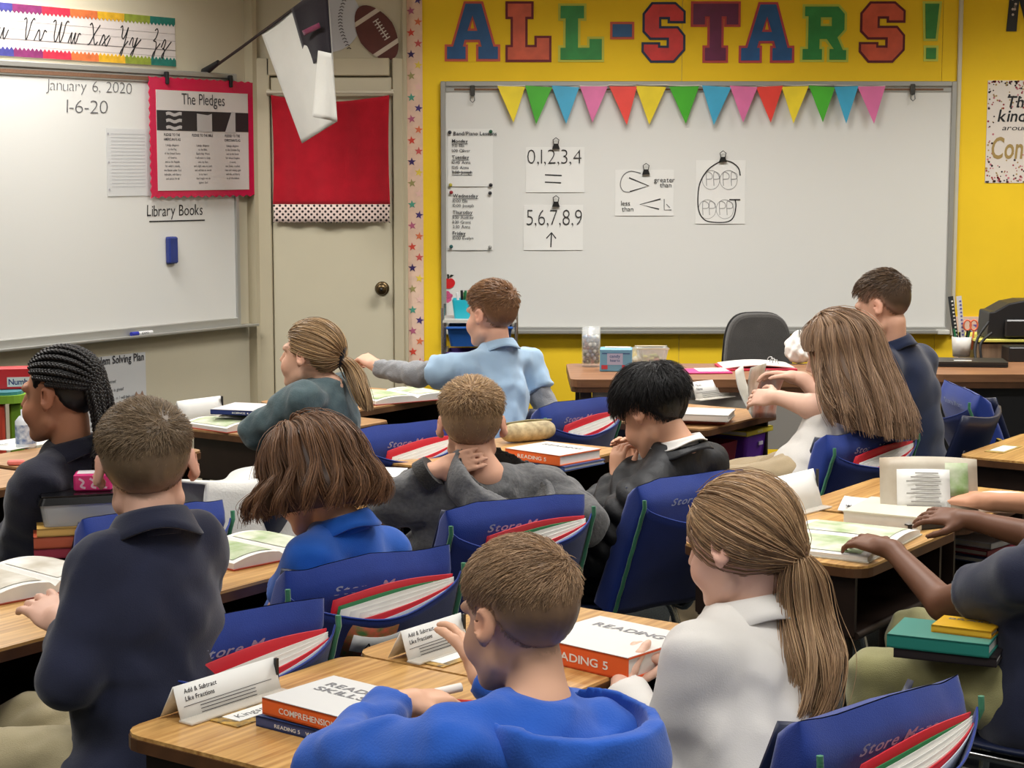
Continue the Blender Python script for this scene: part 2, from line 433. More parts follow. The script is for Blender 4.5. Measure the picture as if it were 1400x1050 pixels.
MB().tube(pts, .0025, 5).build('string', mat('white_tape', (214, 210, 200), .7), bu)
# ------------------------------------------------------------------ papers on the whiteboard
def wall_paper(pl, name, x0, y0, x1, y1, d, label, cat, m=None, thick=.0012, curl=0.0):
    u0, u1, z0, z1 = pl.rect(x0, y0, x1, y1, d)
    root = empty(name, pl.at((u0 + u1) / 2, (z0 + z1) / 2, d), pl.rz, label, cat)
    w, h = u1 - u0, z1 - z0
    f = lambda u, v: ((u - .5) * w, -curl * (1 - v) ** 3 * (.4 + .6 * math.sin(pi * u)) - curl * .15 * math.sin(5 * u), (v - .5) * h)
    MB().sheet(f, 8, 8, smooth=False).build('sheet', m or M_paper, root, solid=thick)
    def loc(px, py):
        u, z = pl.uz(px, py, d); return u - (u0 + u1) / 2, z - (z0 + z1) / 2
    return root, w, h, loc
M_print = mat('printed_ink', (44, 44, 50), .7)
def sched(x0, y0, x1, y1, label, rows, pins):
    r, w, h, loc = wall_paper(BACK, 'schedule_sheet', x0, y0, x1, y1, .0265, label, 'paper', curl=.003)
    t = MB(); pxm = w / (x1 - x0)
    for (s, px, py, hh, wt, ul) in rows:
        u, z = loc(px, py); n = put_text(t, s, u, z, hh * pxm, y=-.006, weight=wt)
        if ul: t.stroke([(u, z - .006), (u + n, z - .006)], .0025, -.006)
        if ul == 2: t.stroke([(u, z + .008), (u + n, z + .008)], .003, -.0065)
    t.build('lettering', M_print, r)
    for px, py, c in pins:
        u, z = loc(px, py); MB().sphere((u, -.012, z), (.009, .006, .009), seg=10, rings=6).build('magnet', plain(c, .3), r)
sched(612, 176, 674, 255, 'upper lesson schedule sheet headed Band/Piano Lessons on whiteboard', [('Band/Piano Lessons', 620, 185, 5, 'b', 0), ('Monday', 618, 195, 4.6, 'b', 1), ('9:15 Ella', 618, 201, 4.2, 'n', 0), ('1:00 Oliver', 618, 208, 4.2, 'n', 0), ('Tuesday', 618, 217, 4.6, 'b', 1), ('10:45 Anna', 618, 224, 4.2, 'n', 0), ('12:15 Anna', 618, 231, 4.2, 'n', 0), ('2:00 Joseph', 618, 237.5, 4.2, 'n', 2)], [(615, 181, (40, 40, 48)), (671, 180, (30, 90, 60)), (616, 253, (170, 160, 60)), (671, 253, (30, 30, 34))])
sched(612, 258, 674, 342, 'lower lesson schedule sheet starting with Wednesday on whiteboard', [('Wednesday', 619, 270, 4.8, 'b', 1), ('10:00 Ella', 619, 276.5, 4.2, 'n', 0), ('10:00 Joseph', 619, 283, 4.2, 'n', 0), ('Thursday', 619, 292.5, 4.8, 'b', 1), ('11:30 Audrey', 619, 299, 4.2, 'n', 0), ('11:30 Grant', 619, 305.5, 4.2, 'n', 0), ('2:30 Anna', 619, 312, 4.2, 'n', 0), ('Friday', 619, 321, 4.8, 'b', 1), ('10:00 Evelyn', 619, 327.5, 4.2, 'n', 0)], [(617, 263, (150, 40, 50)), (670, 264, (40, 40, 44)), (617, 337, (40, 90, 90)), (670, 338, (150, 150, 146))])
def bclip(root, u, z):
    m_ = mat('binder_clip', (44, 44, 44), .35, metal=.4)
    MB().plate([(u - .018, z - .012), (u + .018, z - .012), (u + .010, z + .012), (u - .010, z + .012)], -.016, -.002).tube([(u - .010, -.012, z + .008), (u - .014, -.014, z + .03), (u, -.015, z + .040), (u + .014, -.014, z + .03), (u + .010, -.012, z + .008)], .0022, 6).build('binder_clip', m_, root)
def hand(t, pts, loc, w, y=-.003, sm=True, n=8):
    q = [loc(*p) for p in pts]; t.stroke(smooth_path(q, n) if sm else q, w, y)
def big_sheet(x0, y0, x1, y1, label, cat='paper', cl=None):
    r, w, h, loc = wall_paper(BACK, 'number_sheet', x0, y0, x1, y1, .026, label, cat, curl=.002)
    if cl: bclip(r, *loc(*cl))
    return r, loc
px_ = 1 / 287.
r, loc = big_sheet(719, 201, 799, 263, 'paper sheet with the digits 0,1,2,3,4 above two bars', cl=(760, 200))
t = MB(); u, z = loc(721, 224)
put_text(t, '0,1,2,3,4', u, z, 20 * px_, -.004, weight='t', width=73 * px_, gap=.10)
hand(t, [(745, 239), (768, 240)], loc, .006, sm=False); hand(t, [(745, 249), (767, 250)], loc, .006, sm=False)
t.build('lettering', M_ink, r)['kind'] = 'stuff'
r, loc = big_sheet(716, 280, 797, 342, 'paper sheet with the digits 5,6,7,8,9 above an arrow', cl=(760, 279))
t = MB(); u, z = loc(720, 308)
put_text(t, '5,6,7,8,9', u, z, 22 * px_, -.004, weight='t', width=75 * px_, gap=.10)
hand(t, [(753, 338), (754, 319)], loc, .006, sm=False); hand(t, [(747, 326), (754, 318), (760, 326)], loc, .006, sm=False)
t.build('lettering', M_ink, r)['kind'] = 'stuff'
r, loc = big_sheet(841, 232, 921, 295, 'paper sheet with greater than and less than signs', cl=(883, 235))
t = MB(); hand(t, [(860, 243), (887, 254), (861, 262)], loc, .006, sm=False); hand(t, [(903, 272), (875, 279.5), (901, 286)], loc, .006, sm=False)
for s, px, py in (('greater', 894, 249), ('than', 902, 256), ('less', 849, 281), ('than', 850, 289)):
    u, z = loc(px, py); put_text(t, s, u, z, 6.5 * px_, -.004)
t.build('lettering', M_ink, r)['kind'] = 'stuff'
t = MB(); hand(t, [(876, 237), (862, 234), (852, 240), (848, 252), (852, 261), (861, 263)], loc, .0035); hand(t, [(908, 272), (908, 287), (918, 287)], loc, .0035, sm=False); hand(t, [(911, 279), (916, 284)], loc, .003, sm=False)
t.build('pencil_lines', M_greyink, r)['kind'] = 'stuff'
r, loc = big_sheet(951, 219, 1019, 306, 'paper sheet with a large outlined letter G and grouped marks', cl=(988, 218))
t = MB(); hand(t, [(1012, 240), (1009, 229), (998, 221), (985, 221), (968, 232), (957, 250), (954, 272), (956, 290), (964, 301), (978, 304), (995, 303), (1003, 296), (1006, 282), (1005, 273)], loc, .0055); hand(t, [(997, 273), (1012, 273)], loc, .006, sm=False)
t.build('lettering', M_ink, r)['kind'] = 'stuff'
t = MB()
for (gx, gy) in ((966, 236), (976, 236), (989, 236), (1000, 236), (961, 276), (970, 276), (984, 276), (994, 276)):
    hand(t, [(gx, gy + 18), (gx, gy), (gx + 7, gy + 2), (gx + 7, gy + 8), (gx, gy + 9)], loc, .0028)
for (gx, gy) in ((972, 246), (996, 246), (967, 286), (991, 286)):
    hand(t, [(gx + 12 * math.cos(q), gy + 13 * math.sin(q)) for q in np.linspace(0, 2 * pi, 12)], loc, .002, n=3)
t.build('pencil_lines', mat('pencil', (150, 150, 150), .7), r)['kind'] = 'stuff'
# apple and pink magnets
u, z = BACK.uz(613, 387, .03); r = empty('apple_magnet', (u, BW - .019, z), label='red apple shaped magnet on the whiteboard corner', cat='magnet')
ap = [(.030 * math.cos(q) * (1 + .06 * math.cos(2*q)), .027 * math.sin(q) - (.008 * math.exp(-((q - pi/2) / .35) ** 2))) for q in np.linspace(0, 2 * pi, 28)[:-1]]
MB().plate(ap, -.008, 0).build('apple', plain((206, 30, 36), .35), r)
MB().plate([(-.004, .02), (.002, .02), (.004, .04), (-.006, .042)], -.009, -.001).plate([(.002, .028), (.012, .040), (.026, .038), (.014, .028)], -.009, -.001).build('stem', plain((30, 34, 26), .5), r)
u, z = BACK.uz(612, 406, .03); mb = MB().plate([(.022 * math.cos(q) * (1 + .18 * math.sin(5 * q)), .026 * math.sin(q) * (1 + .12 * math.cos(4 * q))) for q in np.linspace(0, 2*pi, 30)[:-1]], -.005, 0)
o = mb.build('pink_magnet', plain((226, 92, 140), .5)); o.location = (u, BW - .019, z); tag(o, 'small pink cut-out magnet below the red apple', 'magnet')
# ------------------------------------------------------------------ ALL-STARS! letters
G = {
 'A': [[(0,0),(.38,0),(.38,.24),(.33,.24),(.36,.34),(.63,.34),(.66,.24),(.60,.24),(.60,0),(1,0),(1,.24),(.91,.24),(.68,1),(.36,1),(.12,.24),(0,.24)], [(.42,.52),(.58,.52),(.50,.76)]],
 'L': [[(0,0),(1,0),(1,.40),(.68,.40),(.68,.24),(.44,.24),(.44,.75),(.58,.75),(.58,1),(0,1),(0,.75),(.12,.75),(.12,.24),(0,.24)]],
 'S': [[(.20,0),(.75,0),(1,.20),(1,.44),(.84,.58),(.40,.58),(.40,.76),(.64,.76),(.64,.69),(1,.69),(1,.86),(.78,1),(.22,1),(.02,.82),(.02,.52),(.18,.40),(.62,.40),(.62,.24),(.38,.24),(.38,.30),(0,.30),(0,.17)]],
 'T': [[(.26,0),(.74,0),(.74,.24),(.64,.24),(.64,.76),(.72,.76),(.72,.62),(1,.62),(1,1),(0,1),(0,.62),(.28,.62),(.28,.76),(.36,.76),(.36,.24),(.26,.24)]],
 'R': [[(0,0),(.46,0),(.46,.22),(.40,.22),(.40,.38),(.54,.38),(.68,.22),(.60,.22),(.60,0),(1,0),(1,.20),(.92,.20),(.80,.42),(.95,.56),(.95,.86),(.80,1),(.04,1),(.04,.80),(.12,.80),(.12,.22),(0,.22)], [(.42,.64),(.64,.64),(.64,.78),(.42,.78)]],
 '!': [[(.10,.36),(.80,.36),(1,1),(0,1)], [(.14,0),(.86,0),(.86,.22),(.14,.22)]],
 '-': [[(0,0),(1,0),(1,1),(0,1)]] }
def offset_loops(loops, w, h, off):
    out = []; boxes = [(min(p[0] for p in l), max(p[0] for p in l), min(p[1] for p in l), max(p[1] for p in l)) for l in loops]
    for li, lp in enumerate(loops):
        P = [Vector(((q[0] - .5) * w, (q[1] - .5) * h)) for q in lp]; n = len(P)
        area = sum(P[i].x * P[(i+1) % n].y - P[(i+1) % n].x * P[i].y for i in range(n)); sg = 1 if area > 0 else -1
        b = boxes[li]
        hole = any(j != li and c[0] < b[0] and c[1] > b[1] and c[2] < b[2] and c[3] > b[3] for j, c in enumerate(boxes))
        d = off * (-1 if hole else 1); res = []
        for i in range(n):
            e0 = (P[i] - P[i-1]).normalized(); e1 = (P[(i+1) % n] - P[i]).normalized()
            n0 = Vector((e0.y, -e0.x)) * sg; n1 = Vector((e1.y, -e1.x)) * sg
            m = n0 + n1; k = max(.35, 1 + n0.dot(n1)); m = m / k
            res.append((P[i].x + m.x * d, P[i].y + m.y * d))
        out.append(res)
    return out
def glyph_obj(name, loops, w, h, off, y0, depth, m, parent):
    cu = bpy.data.curves.new(name, 'CURVE'); cu.dimensions = '2D'; cu.fill_mode = 'BOTH'; cu.extrude = depth / 2; cu.offset = off
    cu.offset = 0
    for lp in offset_loops(loops, w, h, off):
        sp = cu.splines.new('POLY'); sp.points.add(len(lp) - 1); sp.use_cyclic_u = True
        for p, q in zip(sp.points, lp): p.co = (q[0], q[1], 0, 1)
    o = bpy.data.objects.new(name, cu); COL.objects.link(o)
    me = bpy.data.meshes.new_from_object(o.evaluated_get(bpy.context.evaluated_depsgraph_get())); bpy.data.objects.remove(o); bpy.data.curves.remove(cu)
    me.transform(Matrix.Translation((0, y0, 0)) @ Matrix.Rotation(pi/2, 4, 'X')); me.materials.clear(); me.materials.append(m)
    return link(bpy.data.objects.new(name, me), parent)
LC = [('A', (608,2,684,84), (34,86,138), (206,92,70), 'blue letter A with orange outline, first of the banner'),
      ('L', (691,2,754,85), (208,92,62), (110,24,38), 'orange letter L with dark red outline on the banner'),
      ('L', (763,5,826,85), (44,138,62), (196,196,70), 'green letter L with yellow outline on the banner'),
      ('-', (834,30,867,54), (30,86,134), (200,90,60), 'blue dash between the two words of the banner'),
      ('S', (877,3,937,86), (206,52,50), (36,48,78), 'red letter S with dark blue outline on the banner'),
      ('T', (944,2,1012,86), (104,34,74), (188,70,66), 'purple letter T with red outline on the banner'),
      ('A', (1010,3,1086,86), (34,88,144), (190,68,74), 'blue letter A with red outline, in the second banner word'),
      ('R', (1094,6,1160,85), (46,136,66), (190,200,74), 'green letter R with yellow outline on the banner'),
      ('S', (1174,2,1237,86), (208,88,60), (96,22,36), 'orange letter S with dark red outline, last letter of the banner'),
      ('!', (1260,2,1286,84), (48,134,52), (196,206,80), 'green exclamation mark with pale outline ending the banner')]
for ch, rc, c1, c2, lab in LC:
    a, b, z0, z1 = brect(*rc)
    root = empty('banner_letter', ((a + b) / 2, BW - .006, (z0 + z1) / 2), label=lab, cat='letter', group='letters of the wall banner')
    w, h = b - a, z1 - z0
    glyph_obj('outline', G[ch], w - .016, h - .016, .008, -.0025, .003, plain(c2, .6), root)
    glyph_obj('face', G[ch], w - .016, h - .016, -.003, -.006, .002, mat('letter_%d_%d' % (c1[0], c1[1]), c1, .4, var=.16, vscale=14), root)
# black spotted letter at right edge
a, b, z0, z1 = brect(1376, -28, 1440, 43)
root = empty('spotted_letter', ((a + b) / 2, BW - .006, (z0 + z1) / 2), label='black letter with white spots cut off at the top right', cat='letter')
w, h = b - a, z1 - z0
glyph_obj('face', [[(0,0),(.22,0),(.26,.6),(.42,.1),(.58,.1),(.74,.6),(.78,0),(1,0),(.92,1),(.70,1),(.5,.45),(.30,1),(.08,1)]], w, h, 0, -.003, .004, plain((26, 22, 26), .5), root)
sp = MB()
for i in range(26):
    q = random.random(); x = -.5 + .1 + (.06 if random.random() < .5 else .72) * 1 + random.uniform(-.05, .05); z = random.uniform(-.45, .4)
    sp.plate([(x * w + .006 * math.cos(t_), z * h + .006 * math.sin(t_)) for t_ in np.linspace(0, 2*pi, 9)[:-1]], -.0065, -.0052)
sp.build('spots', plain((206, 190, 186), .6), root)['kind'] = 'stuff'
# vertical strip on the yellow wall and confetti poster
a, b, _, _ = brect(1309, 0, 1315, 100)
zz = BACK.uz(1310, 460)[1]
o = MB().box(((a + b) / 2, BW - .014, (CEIL + zz) / 2), (.020, .016, CEIL - zz - .01), bev=.003).build('wall_strip', mat('strip_plastic', (202, 196, 176), .5)); tag(o, 'pale vertical cable channel right of the large whiteboard', 'cable channel')
a, b, z0, z1 = brect(1348, 110, 1452, 250)
root = empty('confetti_poster', ((a + b) / 2, BW - .006, (z0 + z1) / 2), label='white poster with confetti spots and brush lettering at the right edge', cat='poster')
w, h = b - a, z1 - z0
MB().box((0, -.002, 0), (w, .003, h)).build('sheet', mat('poster_paper', (222, 214, 206), .5), root)
pcols = [(150, 40, 50), (40, 26, 34), (196, 120, 130), (168, 140, 84)]
for ci, c in enumerate(pcols):
    mb = MB()
    for i in range(95):
        e = random.random(); x = random.uniform(-.49, .49); z = (.49 - .28 * random.random() ** 2.2) * random.choice((-1, 1)) if e < .75 else random.uniform(-.4, .4)
        if e >= .75: x = random.choice((-1, 1)) * random.uniform(.40, .49)
        rr = random.uniform(.003, .006); mb.plate([(x * w + rr * math.cos(t_), z * h + rr * math.sin(t_)) for t_ in np.linspace(0, 2*pi, 7)[:-1]], -.0045, -.0036)
    mb.build('confetti_spots', plain(c, .6), root)['kind'] = 'stuff'
t = MB(); put_text(t, 'Throw', -w * .26, h * .24, .052, -.005, weight='b', slant=.18, width=w * .62); put_text(t, 'kindness', -w * .36, h * .10, .055, -.005, weight='b', slant=.18, width=w * .74); put_text(t, 'around like', -w * .30, h * .015, .024, -.005, slant=.2, width=w * .64)
t.build('lettering', M_black, root)
t = MB(); put_text(t, 'Confetti', -w * .44, -h * .26, .10, -.005, weight='b', slant=.15, width=w * .9); t.build('lettering', plain((166, 140, 86), .35), root)
# ------------------------------------------------------------------ ball cut-outs over the door
u, z = BACK.uz(449, 26); rb = empty('baseball_cutout', (u, BW, z), label='round white paper baseball on the wall above the door', cat='cut-out')
R_ = 44 * px_
M_ball = mat('baseball_paper', (196, 198, 206), .6)
MB().plate([(R_ * math.cos(q), R_ * math.sin(q)) for q in np.linspace(0, 2*pi, 49)[:-1]], -.004, 0).build('disc', M_ball, rb)
sm = MB()
for side in (1, -1):
    arc = [(side * (R_ * 1.35 - R_ * math.cos(q) * 1.05 + .0), R_ * 1.05 * math.sin(q)) for q in np.linspace(-.72, .72, 15)]
    arc = [(side * (.62 * R_ - .22 * R_ * (1 - (q / 1.) ** 2) * 0 + side * 0) - side * .36 * R_ * math.cos(q * 1.3) + side * .1 * R_, q * R_ * .86) for q in np.linspace(-1, 1, 19)]
    for (x, z_) in arc: sm.stroke([(x - .010, z_ - .006), (x, z_), (x + .010, z_ - .006)], .004, -.005)
sm.build('stitching', plain((52, 42, 52), .6), rb)
u, z = BACK.uz(515, 45); fb = empty('football_cutout', (u, BW - .006, z), label='brown paper football on the wall above the door', cat='cut-out')
mr = Matrix.Rotation(math.radians(-58), 4, 'Y') @ Matrix.Identity(4)
mr = Matrix.Rotation(math.radians(57), 4, 'Y')
def lens(a, b, n=16): return [(a * math.cos(q), b * math.sin(q) * (1 - .12 * abs(math.cos(q)))) for q in np.linspace(0, 2*pi, 2*n+1)[:-1]]
A_, B_ = 41 * px_, 25 * px_
MB().plate(lens(A_, B_), -.004, 0, mr).build('ball', mat('football_paper', (92, 42, 36), .55, var=.12, vscale=20), fb)
for sx in (-1, 1):
    MB().plate([(sx * A_ * x, s_ * B_ * math.sqrt(1 - x * x) * (1 - .12 * x)) for x, s_ in ((.52, 1), (.66, 1), (.66, -1), (.52, -1))][::sx], -.0055, -.0042, mr).build('stripe', plain((202, 190, 176), .6), fb)
lc = MB().stroke([(-.36 * A_, .32 * B_), (.36 * A_, .32 * B_)], .005, -.006, mr)
for i in range(7): lc.stroke([(-.34 * A_ + i * .113 * A_, .14 * B_), (-.34 * A_ + i * .113 * A_, .50 * B_)], .005, -.006, mr)
lc.build('laces', plain((214, 206, 196), .6), fb)
# ================================================================== LEFT WALL
def lrect(*a): return LEFT.rect(*a)
uR, zb = LEFT.uz(329, 447, .03); zt = LEFT.uz(320, 101, .03)[1]
uL = uR - 2.44 * 1.5
lb = empty('whiteboard', LEFT.at((uL + uR) / 2, zb, .006), TH, 'whiteboard on the beige left wall with the date written on it', 'whiteboard')
w, h = uR - uL, zt - zb
LC0 = (uL + uR) / 2
MB().box((0, -.012, h / 2), (w - .02, .012, h - .02)).build('writing_surface', M_white, lb)
for sx in (-1, 1): MB().box((sx * (w/2 - .011), -.015, h/2), (.022, .03, h), bev=.003).build('side_frame', M_alu, lb)
MB().box((0, -.015, h - .012), (w - .044, .03, .024), bev=.003).build('top_frame', M_alu, lb)
MB().box((0, -.017, h - .042), (w - .044, .014, .034), bev=.003).build('map_rail', M_alu, lb)
MB().box((0, -.0245, h - .042), (w - .06, .002, .016)).build('cork_strip', M_cork, lb)
MB().box((.08, -.035, .006), (w, .07, .008), bev=.002).box((0, -.014, .026), (w, .028, .042), bev=.004).box((.08, -.068, .009), (w, .006, .010), bev=.002).build('marker_tray', M_alu, lb)
tp = MB()
def lw(s, px, py, hp, x2, thin='n', jit=.02):
    u, z = LEFT.uz(px, py, .03); u2 = LEFT.uz(x2, py, .03)[0]
    put_text(tp, s, u - LC0, z - zb, hp, -.0195, weight=thin, width=u2 - u, jitter=jit, slant=.06)
lw('January 6, 2020', 64, 123, .048, 181, 't'); lw('1-6-20', 92, 154, .058, 148, 't')
tp.build('lettering', M_greyink, lb)
tp = MB(); lw('Library Books', 202, 296, .05, 278)
q0 = LEFT.uz(205, 303, .03); q1 = LEFT.uz(281, 301, .03); tp.stroke([(q0[0] - LC0, q0[1] - zb), (q1[0] - LC0, q1[1] - zb)], .006, -.0195)
tp.build('lettering', M_ink, lb)
# cursive alphabet strip
uR2, zT = LEFT.uz(238, 25, .0); zB = LEFT.uz(238, 91, 0)[1]; uL2 = uR2 - 2.2
cs = empty('alphabet_strip', LEFT.at((uL2 + uR2) / 2, (zB + zT) / 2, 0), TH, 'cursive alphabet strip with rainbow scalloped edges above the left whiteboard', 'wall strip')
w, h = uR2 - uL2, zT - zB
MB().box((0, -.002, 0), (w, .004, h)).build('card', mat('strip_card', (216, 208, 204), .6), cs)
rb_ = [(28, 112, 100), (136, 150, 52), (216, 168, 40), (206, 108, 58), (186, 42, 66), (118, 40, 92), (60, 60, 130), (40, 110, 160)]
seg = .152
for i in range(14):
    c = rb_[i % len(rb_)]; x1 = w/2 - i * seg; x0 = max(-w/2, x1 - seg)
    for sz in (-1, 1):
        n = 7; pts = [(x0, sz * h / 2), (x0, sz * (h/2 - .026))]
        for k in range(n * 2 + 1): pts.append((x0 + (x1 - x0) * k / (2*n), sz * (h/2 - .026 - (.012 if k % 2 else 0))))
        pts.append((x1, sz * h / 2))
        MB().plate(pts if sz > 0 else pts[::-1], -.006, -.0042).build('scalloped_edge', mat('edge_%d' % (i % 8), c, .6, var=.18, vscale=40), cs)
ln = MB()
for v_, wd in ((.17, .0012), (-.17, .003), (.02, .001), (-.30, .001)): ln.stroke([(-w/2, v_ * h), (w/2, v_ * h)], wd, -.0048)
ln.build('ruled_lines', plain((120, 112, 112), .7), cs)
CUR = {  # cursive strokes on a unit grid: x, y with baseline 0, x-height .5, capital 1
 'V': [[(0,.9),(.12,1),(.2,.85),(.22,.4),(.3,0),(.42,.3),(.52,.8),(.66,1),(.74,.92)]], 'v': [[(0,0),(.15,.35),(.25,.5),(.32,.35),(.36,.05),(.5,.1),(.6,.4),(.66,.5),(.8,.42)]],
 'W': [[(0,.9),(.12,1),(.2,.85),(.18,.3),(.3,0),(.45,.3),(.58,.95),(.55,.4),(.64,0),(.8,.35),(.88,.85),(1,1),(1.1,.95)]], 'w': [[(0,0),(.18,.5),(.18,.15),(.28,0),(.45,.5),(.44,.15),(.54,0),(.7,.45),(.85,.42)]],
 'X': [[(0,.9),(.12,1),(.25,.8),(.42,.25),(.55,0),(.72,.15)], [(.75,.95),(.45,.55),(.15,.05),(0,0)]], 'x': [[(0,0),(.2,.48),(.32,.4),(.4,.1),(.55,0),(.75,.4)], [(.65,.5),(.4,.25),(.2,0)]],
 'Y': [[(0,.9),(.12,1),(.18,.8),(.18,.5),(.3,.38),(.45,.6),(.58,.95),(.45,.2),(.3,-.45),(.2,-.42),(.3,-.15),(.7,.3)]], 'y': [[(0,.1),(.15,.45),(.25,.4),(.27,.1),(.38,.05),(.55,.5),(.42,-.1),(.28,-.45),(.2,-.35),(.45,0),(.85,.42)]],
 'Z': [[(.05,.9),(.2,1),(.3,.85),(.2,.55),(.05,.4),(.25,.35),(.3,.1),(.2,-.4),(.1,-.4),(.2,-.15),(.6,.3)]], 'z': [[(0,.1),(.18,.48),(.3,.4),(.22,.1),(.12,.05),(.28,0),(.25,-.35),(.15,-.42),(.2,-.2),(.75,.42)]],
 'u': [[(0,0),(.2,.5),(.2,.1),(.32,0),(.5,.5),(.5,.1),(.62,0),(.8,.4)]], 'U': [[(0,.9),(.12,1),(.18,.6),(.2,.15),(.35,0),(.55,.3),(.62,.95),(.6,.2),(.7,0),(.85,.2)]] }
lt = MB(); hs = h * .42
for s, px in (('Uu', -28), ('Vv', 28), ('Ww', 68), ('Xx', 118), ('Yy', 160), ('Zz', 206)):
    u = LEFT.uz(px, 50)[0] - (uL2 + uR2) / 2
    for c in s:
        for stx in CUR[c]: lt.stroke([(u + (p[0] * .85 + p[1] * .22) * hs, -.17 * h + p[1] * hs) for p in smooth_path(stx, 6)], .0055, -.0055)
        u += (max(p[0] for stx in CUR[c] for p in stx) * .85 + .10) * hs
lt.build('lettering', M_ink, cs)
# pledges poster hung from the rail
u0, u1, z0, z1 = lrect(205, 103, 350, 271, .05)
zt_ = LEFT.uz(278, 108, .05)[1]; zb_ = LEFT.uz(278, 270, .05)[1]
pp = empty('pledge_poster', LEFT.at((u0 + u1) / 2, (zb_ + zt_) / 2, .045), TH, 'poster headed The Pledges on a scalloped crimson backing', 'poster')
w, h = u1 - u0, zt_ - zb_
pts = []; n = 15
for k in range(n * 2 + 1): pts.append((-w/2 + w * k / (2*n), -h/2 + (.010 if k % 2 else 0)))
for k in range(1, n * 2 + 1): pts.append((w/2 - (.008 if k % 2 else 0), -h/2 + h * k / (2*n)))
for k in range(1, n * 2 + 1): pts.append((w/2 - w * k / (2*n), h/2 - (.006 if k % 2 else 0)))
for k in range(1, n * 2): pts.append((-w/2 + (.008 if k % 2 else 0), h/2 - h * k / (2*n)))
M_crim = mat('crimson_laminate', (196, 22, 70), .22, var=.05, vscale=5)
MB().plate(pts, -.004, 0).build('backing', M_crim, pp)
sw, sh = w * .86, h * .83; sc = -.012
MB().box((-.006, -.0055, sc), (sw, .002, sh)).build('sheet', mat('poster_sheet', (206, 200, 196), .35), pp)
MB().box((-.006, -.0072, sc + sh * .20), (sw, .0012, sh * .20)).build('picture_band', plain((36, 34, 38), .4), pp)
M_pic = plain((176, 172, 170), .5); fl = MB(); zc = sc + sh * .20; bx = -.006 - sw * .37
for k in range(3):
    fl.stroke([(bx - .02 + .012 * i, zc - .032 + k * .030 + .004 * math.sin(i * 1.1)) for i in range(9)], .014, -.0082)
fl.build('flag_picture', M_pic, pp)['kind'] = 'stuff'; fl = MB()
fl.plate([(-.05, zc - .045), (.045, zc - .048), (.045, zc + .035), (.02, zc + .028), (-.05, zc + .034)], -.0086, -.0079)
fl.build('book_picture', M_pic, pp); fl = MB()
fl.plate([(sw * .22, zc - .05), (sw * .34, zc - .05), (sw * .34, zc + .045), (sw * .30, zc + .048)], -.0086, -.0079)
fl.build('flag_picture', M_pic, pp)
t = MB(); put_text(t, 'The Pledges', -.006, sc + sh * .365, .050, -.0075, 'c', 'n', width=sw * .47)
cols = [(-sw * .345, ['PLEDGE TO THE', 'AMERICAN FLAG'], ['I pledge allegiance', 'to the Flag', 'of the United States', 'of America,', 'and to the Republic', 'for which it stands,', 'one Nation under God,', 'indivisible, with liberty', 'and justice for all.']),
        (-.01, ['PLEDGE TO THE BIBLE'], ['I pledge allegiance', 'to the Bible,', "God's Holy Word,", 'I will make it a lamp', 'unto my feet', 'and a light unto my path,', 'and will hide its words', 'in my heart', 'that I might not sin', 'against God.']),
        (sw * .315, ['PLEDGE TO THE', 'CHRISTIAN FLAG'], ['I pledge allegiance', 'to the Christian Flag', 'and to the Savior', 'for whose Kingdom', 'it stands,', 'one Savior, crucified,', 'risen and coming again', 'with life and liberty', 'to all who believe.'])]
for x, hd, ls in cols:
    for i, s in enumerate(hd): put_text(t, s, x - .006, sc + sh * .045 - i * .020, .0115, -.0075, 'c', 'b', sx=.8)
    for i, s in enumerate(ls): put_text(t, s, x - .006, sc - sh * .055 - i * .0185, .0095, -.0075, 'c', 'n', sx=.85)
t.build('lettering', M_print, pp)
for px in (228, 315):
    u = LEFT.uz(px, 105, .05)[0] - (u0 + u1) / 2
    MB().box((u, -.004, h/2 - .004), (.018, .02, .055), bev=.003).build('rail_clip', M_black, pp)
# ghostly lined sheet, eraser and marker on the left board
r, w, h, loc = wall_paper(LEFT, 'lined_sheet', 146, 176, 204, 268, .026, 'white lined paper sheet beside the pledge poster', 'paper', m=mat('blank_paper', (208, 209, 208), .6))
t = MB()
for i in range(16): t.stroke([(-w*.4, h*.42 - i*h*.052), (w*.4, h*.42 - i*h*.052)], .0015, -.002)
for zf in (.42, 0, -.40): t.plate([(-w*.46 + .005*math.cos(q), zf*h + .005*math.sin(q)) for q in np.linspace(0, 2*pi, 9)[:-1]], -.0025, -.002)
t.build('ruled_lines', plain((160, 160, 166), .7), r)
u, z = LEFT.uz(236, 342, .04); er = empty('whiteboard_eraser', LEFT.at(u, z, .02), TH, 'blue felt eraser stuck on the left whiteboard', 'eraser')
MB().box((0, -.016, 0), (.056, .03, .12), bev=.006).build('felt', fabric('blue_felt', (34, 50, 120)), er)
MB().box((.0, -.003, -.002), (.05, .006, .125), bev=.002).build('magnet_back', plain((120, 120, 120), .5), er)
u, z = LEFT.uz(196, 461, .06); mk_ = empty('dry_erase_marker', LEFT.at(u, zb + .0155, .05), TH, 'white dry-erase marker with blue cap on the left tray', 'marker')
MB().cyl((-.02, 0, .004), (.062, 0, .004), .0085, 12).build('barrel', plain((206, 206, 206), .4), mk_)
MB().cyl((-.062, 0, .004), (-.021, 0, .004), .0092, 12).build('cap', plain((40, 48, 150), .35), mk_)
t = MB(); put_text(t, 'EXPO', -.005, 0, .009, -.009, weight='b', width=.04); t.build('lettering', M_ink, mk_)
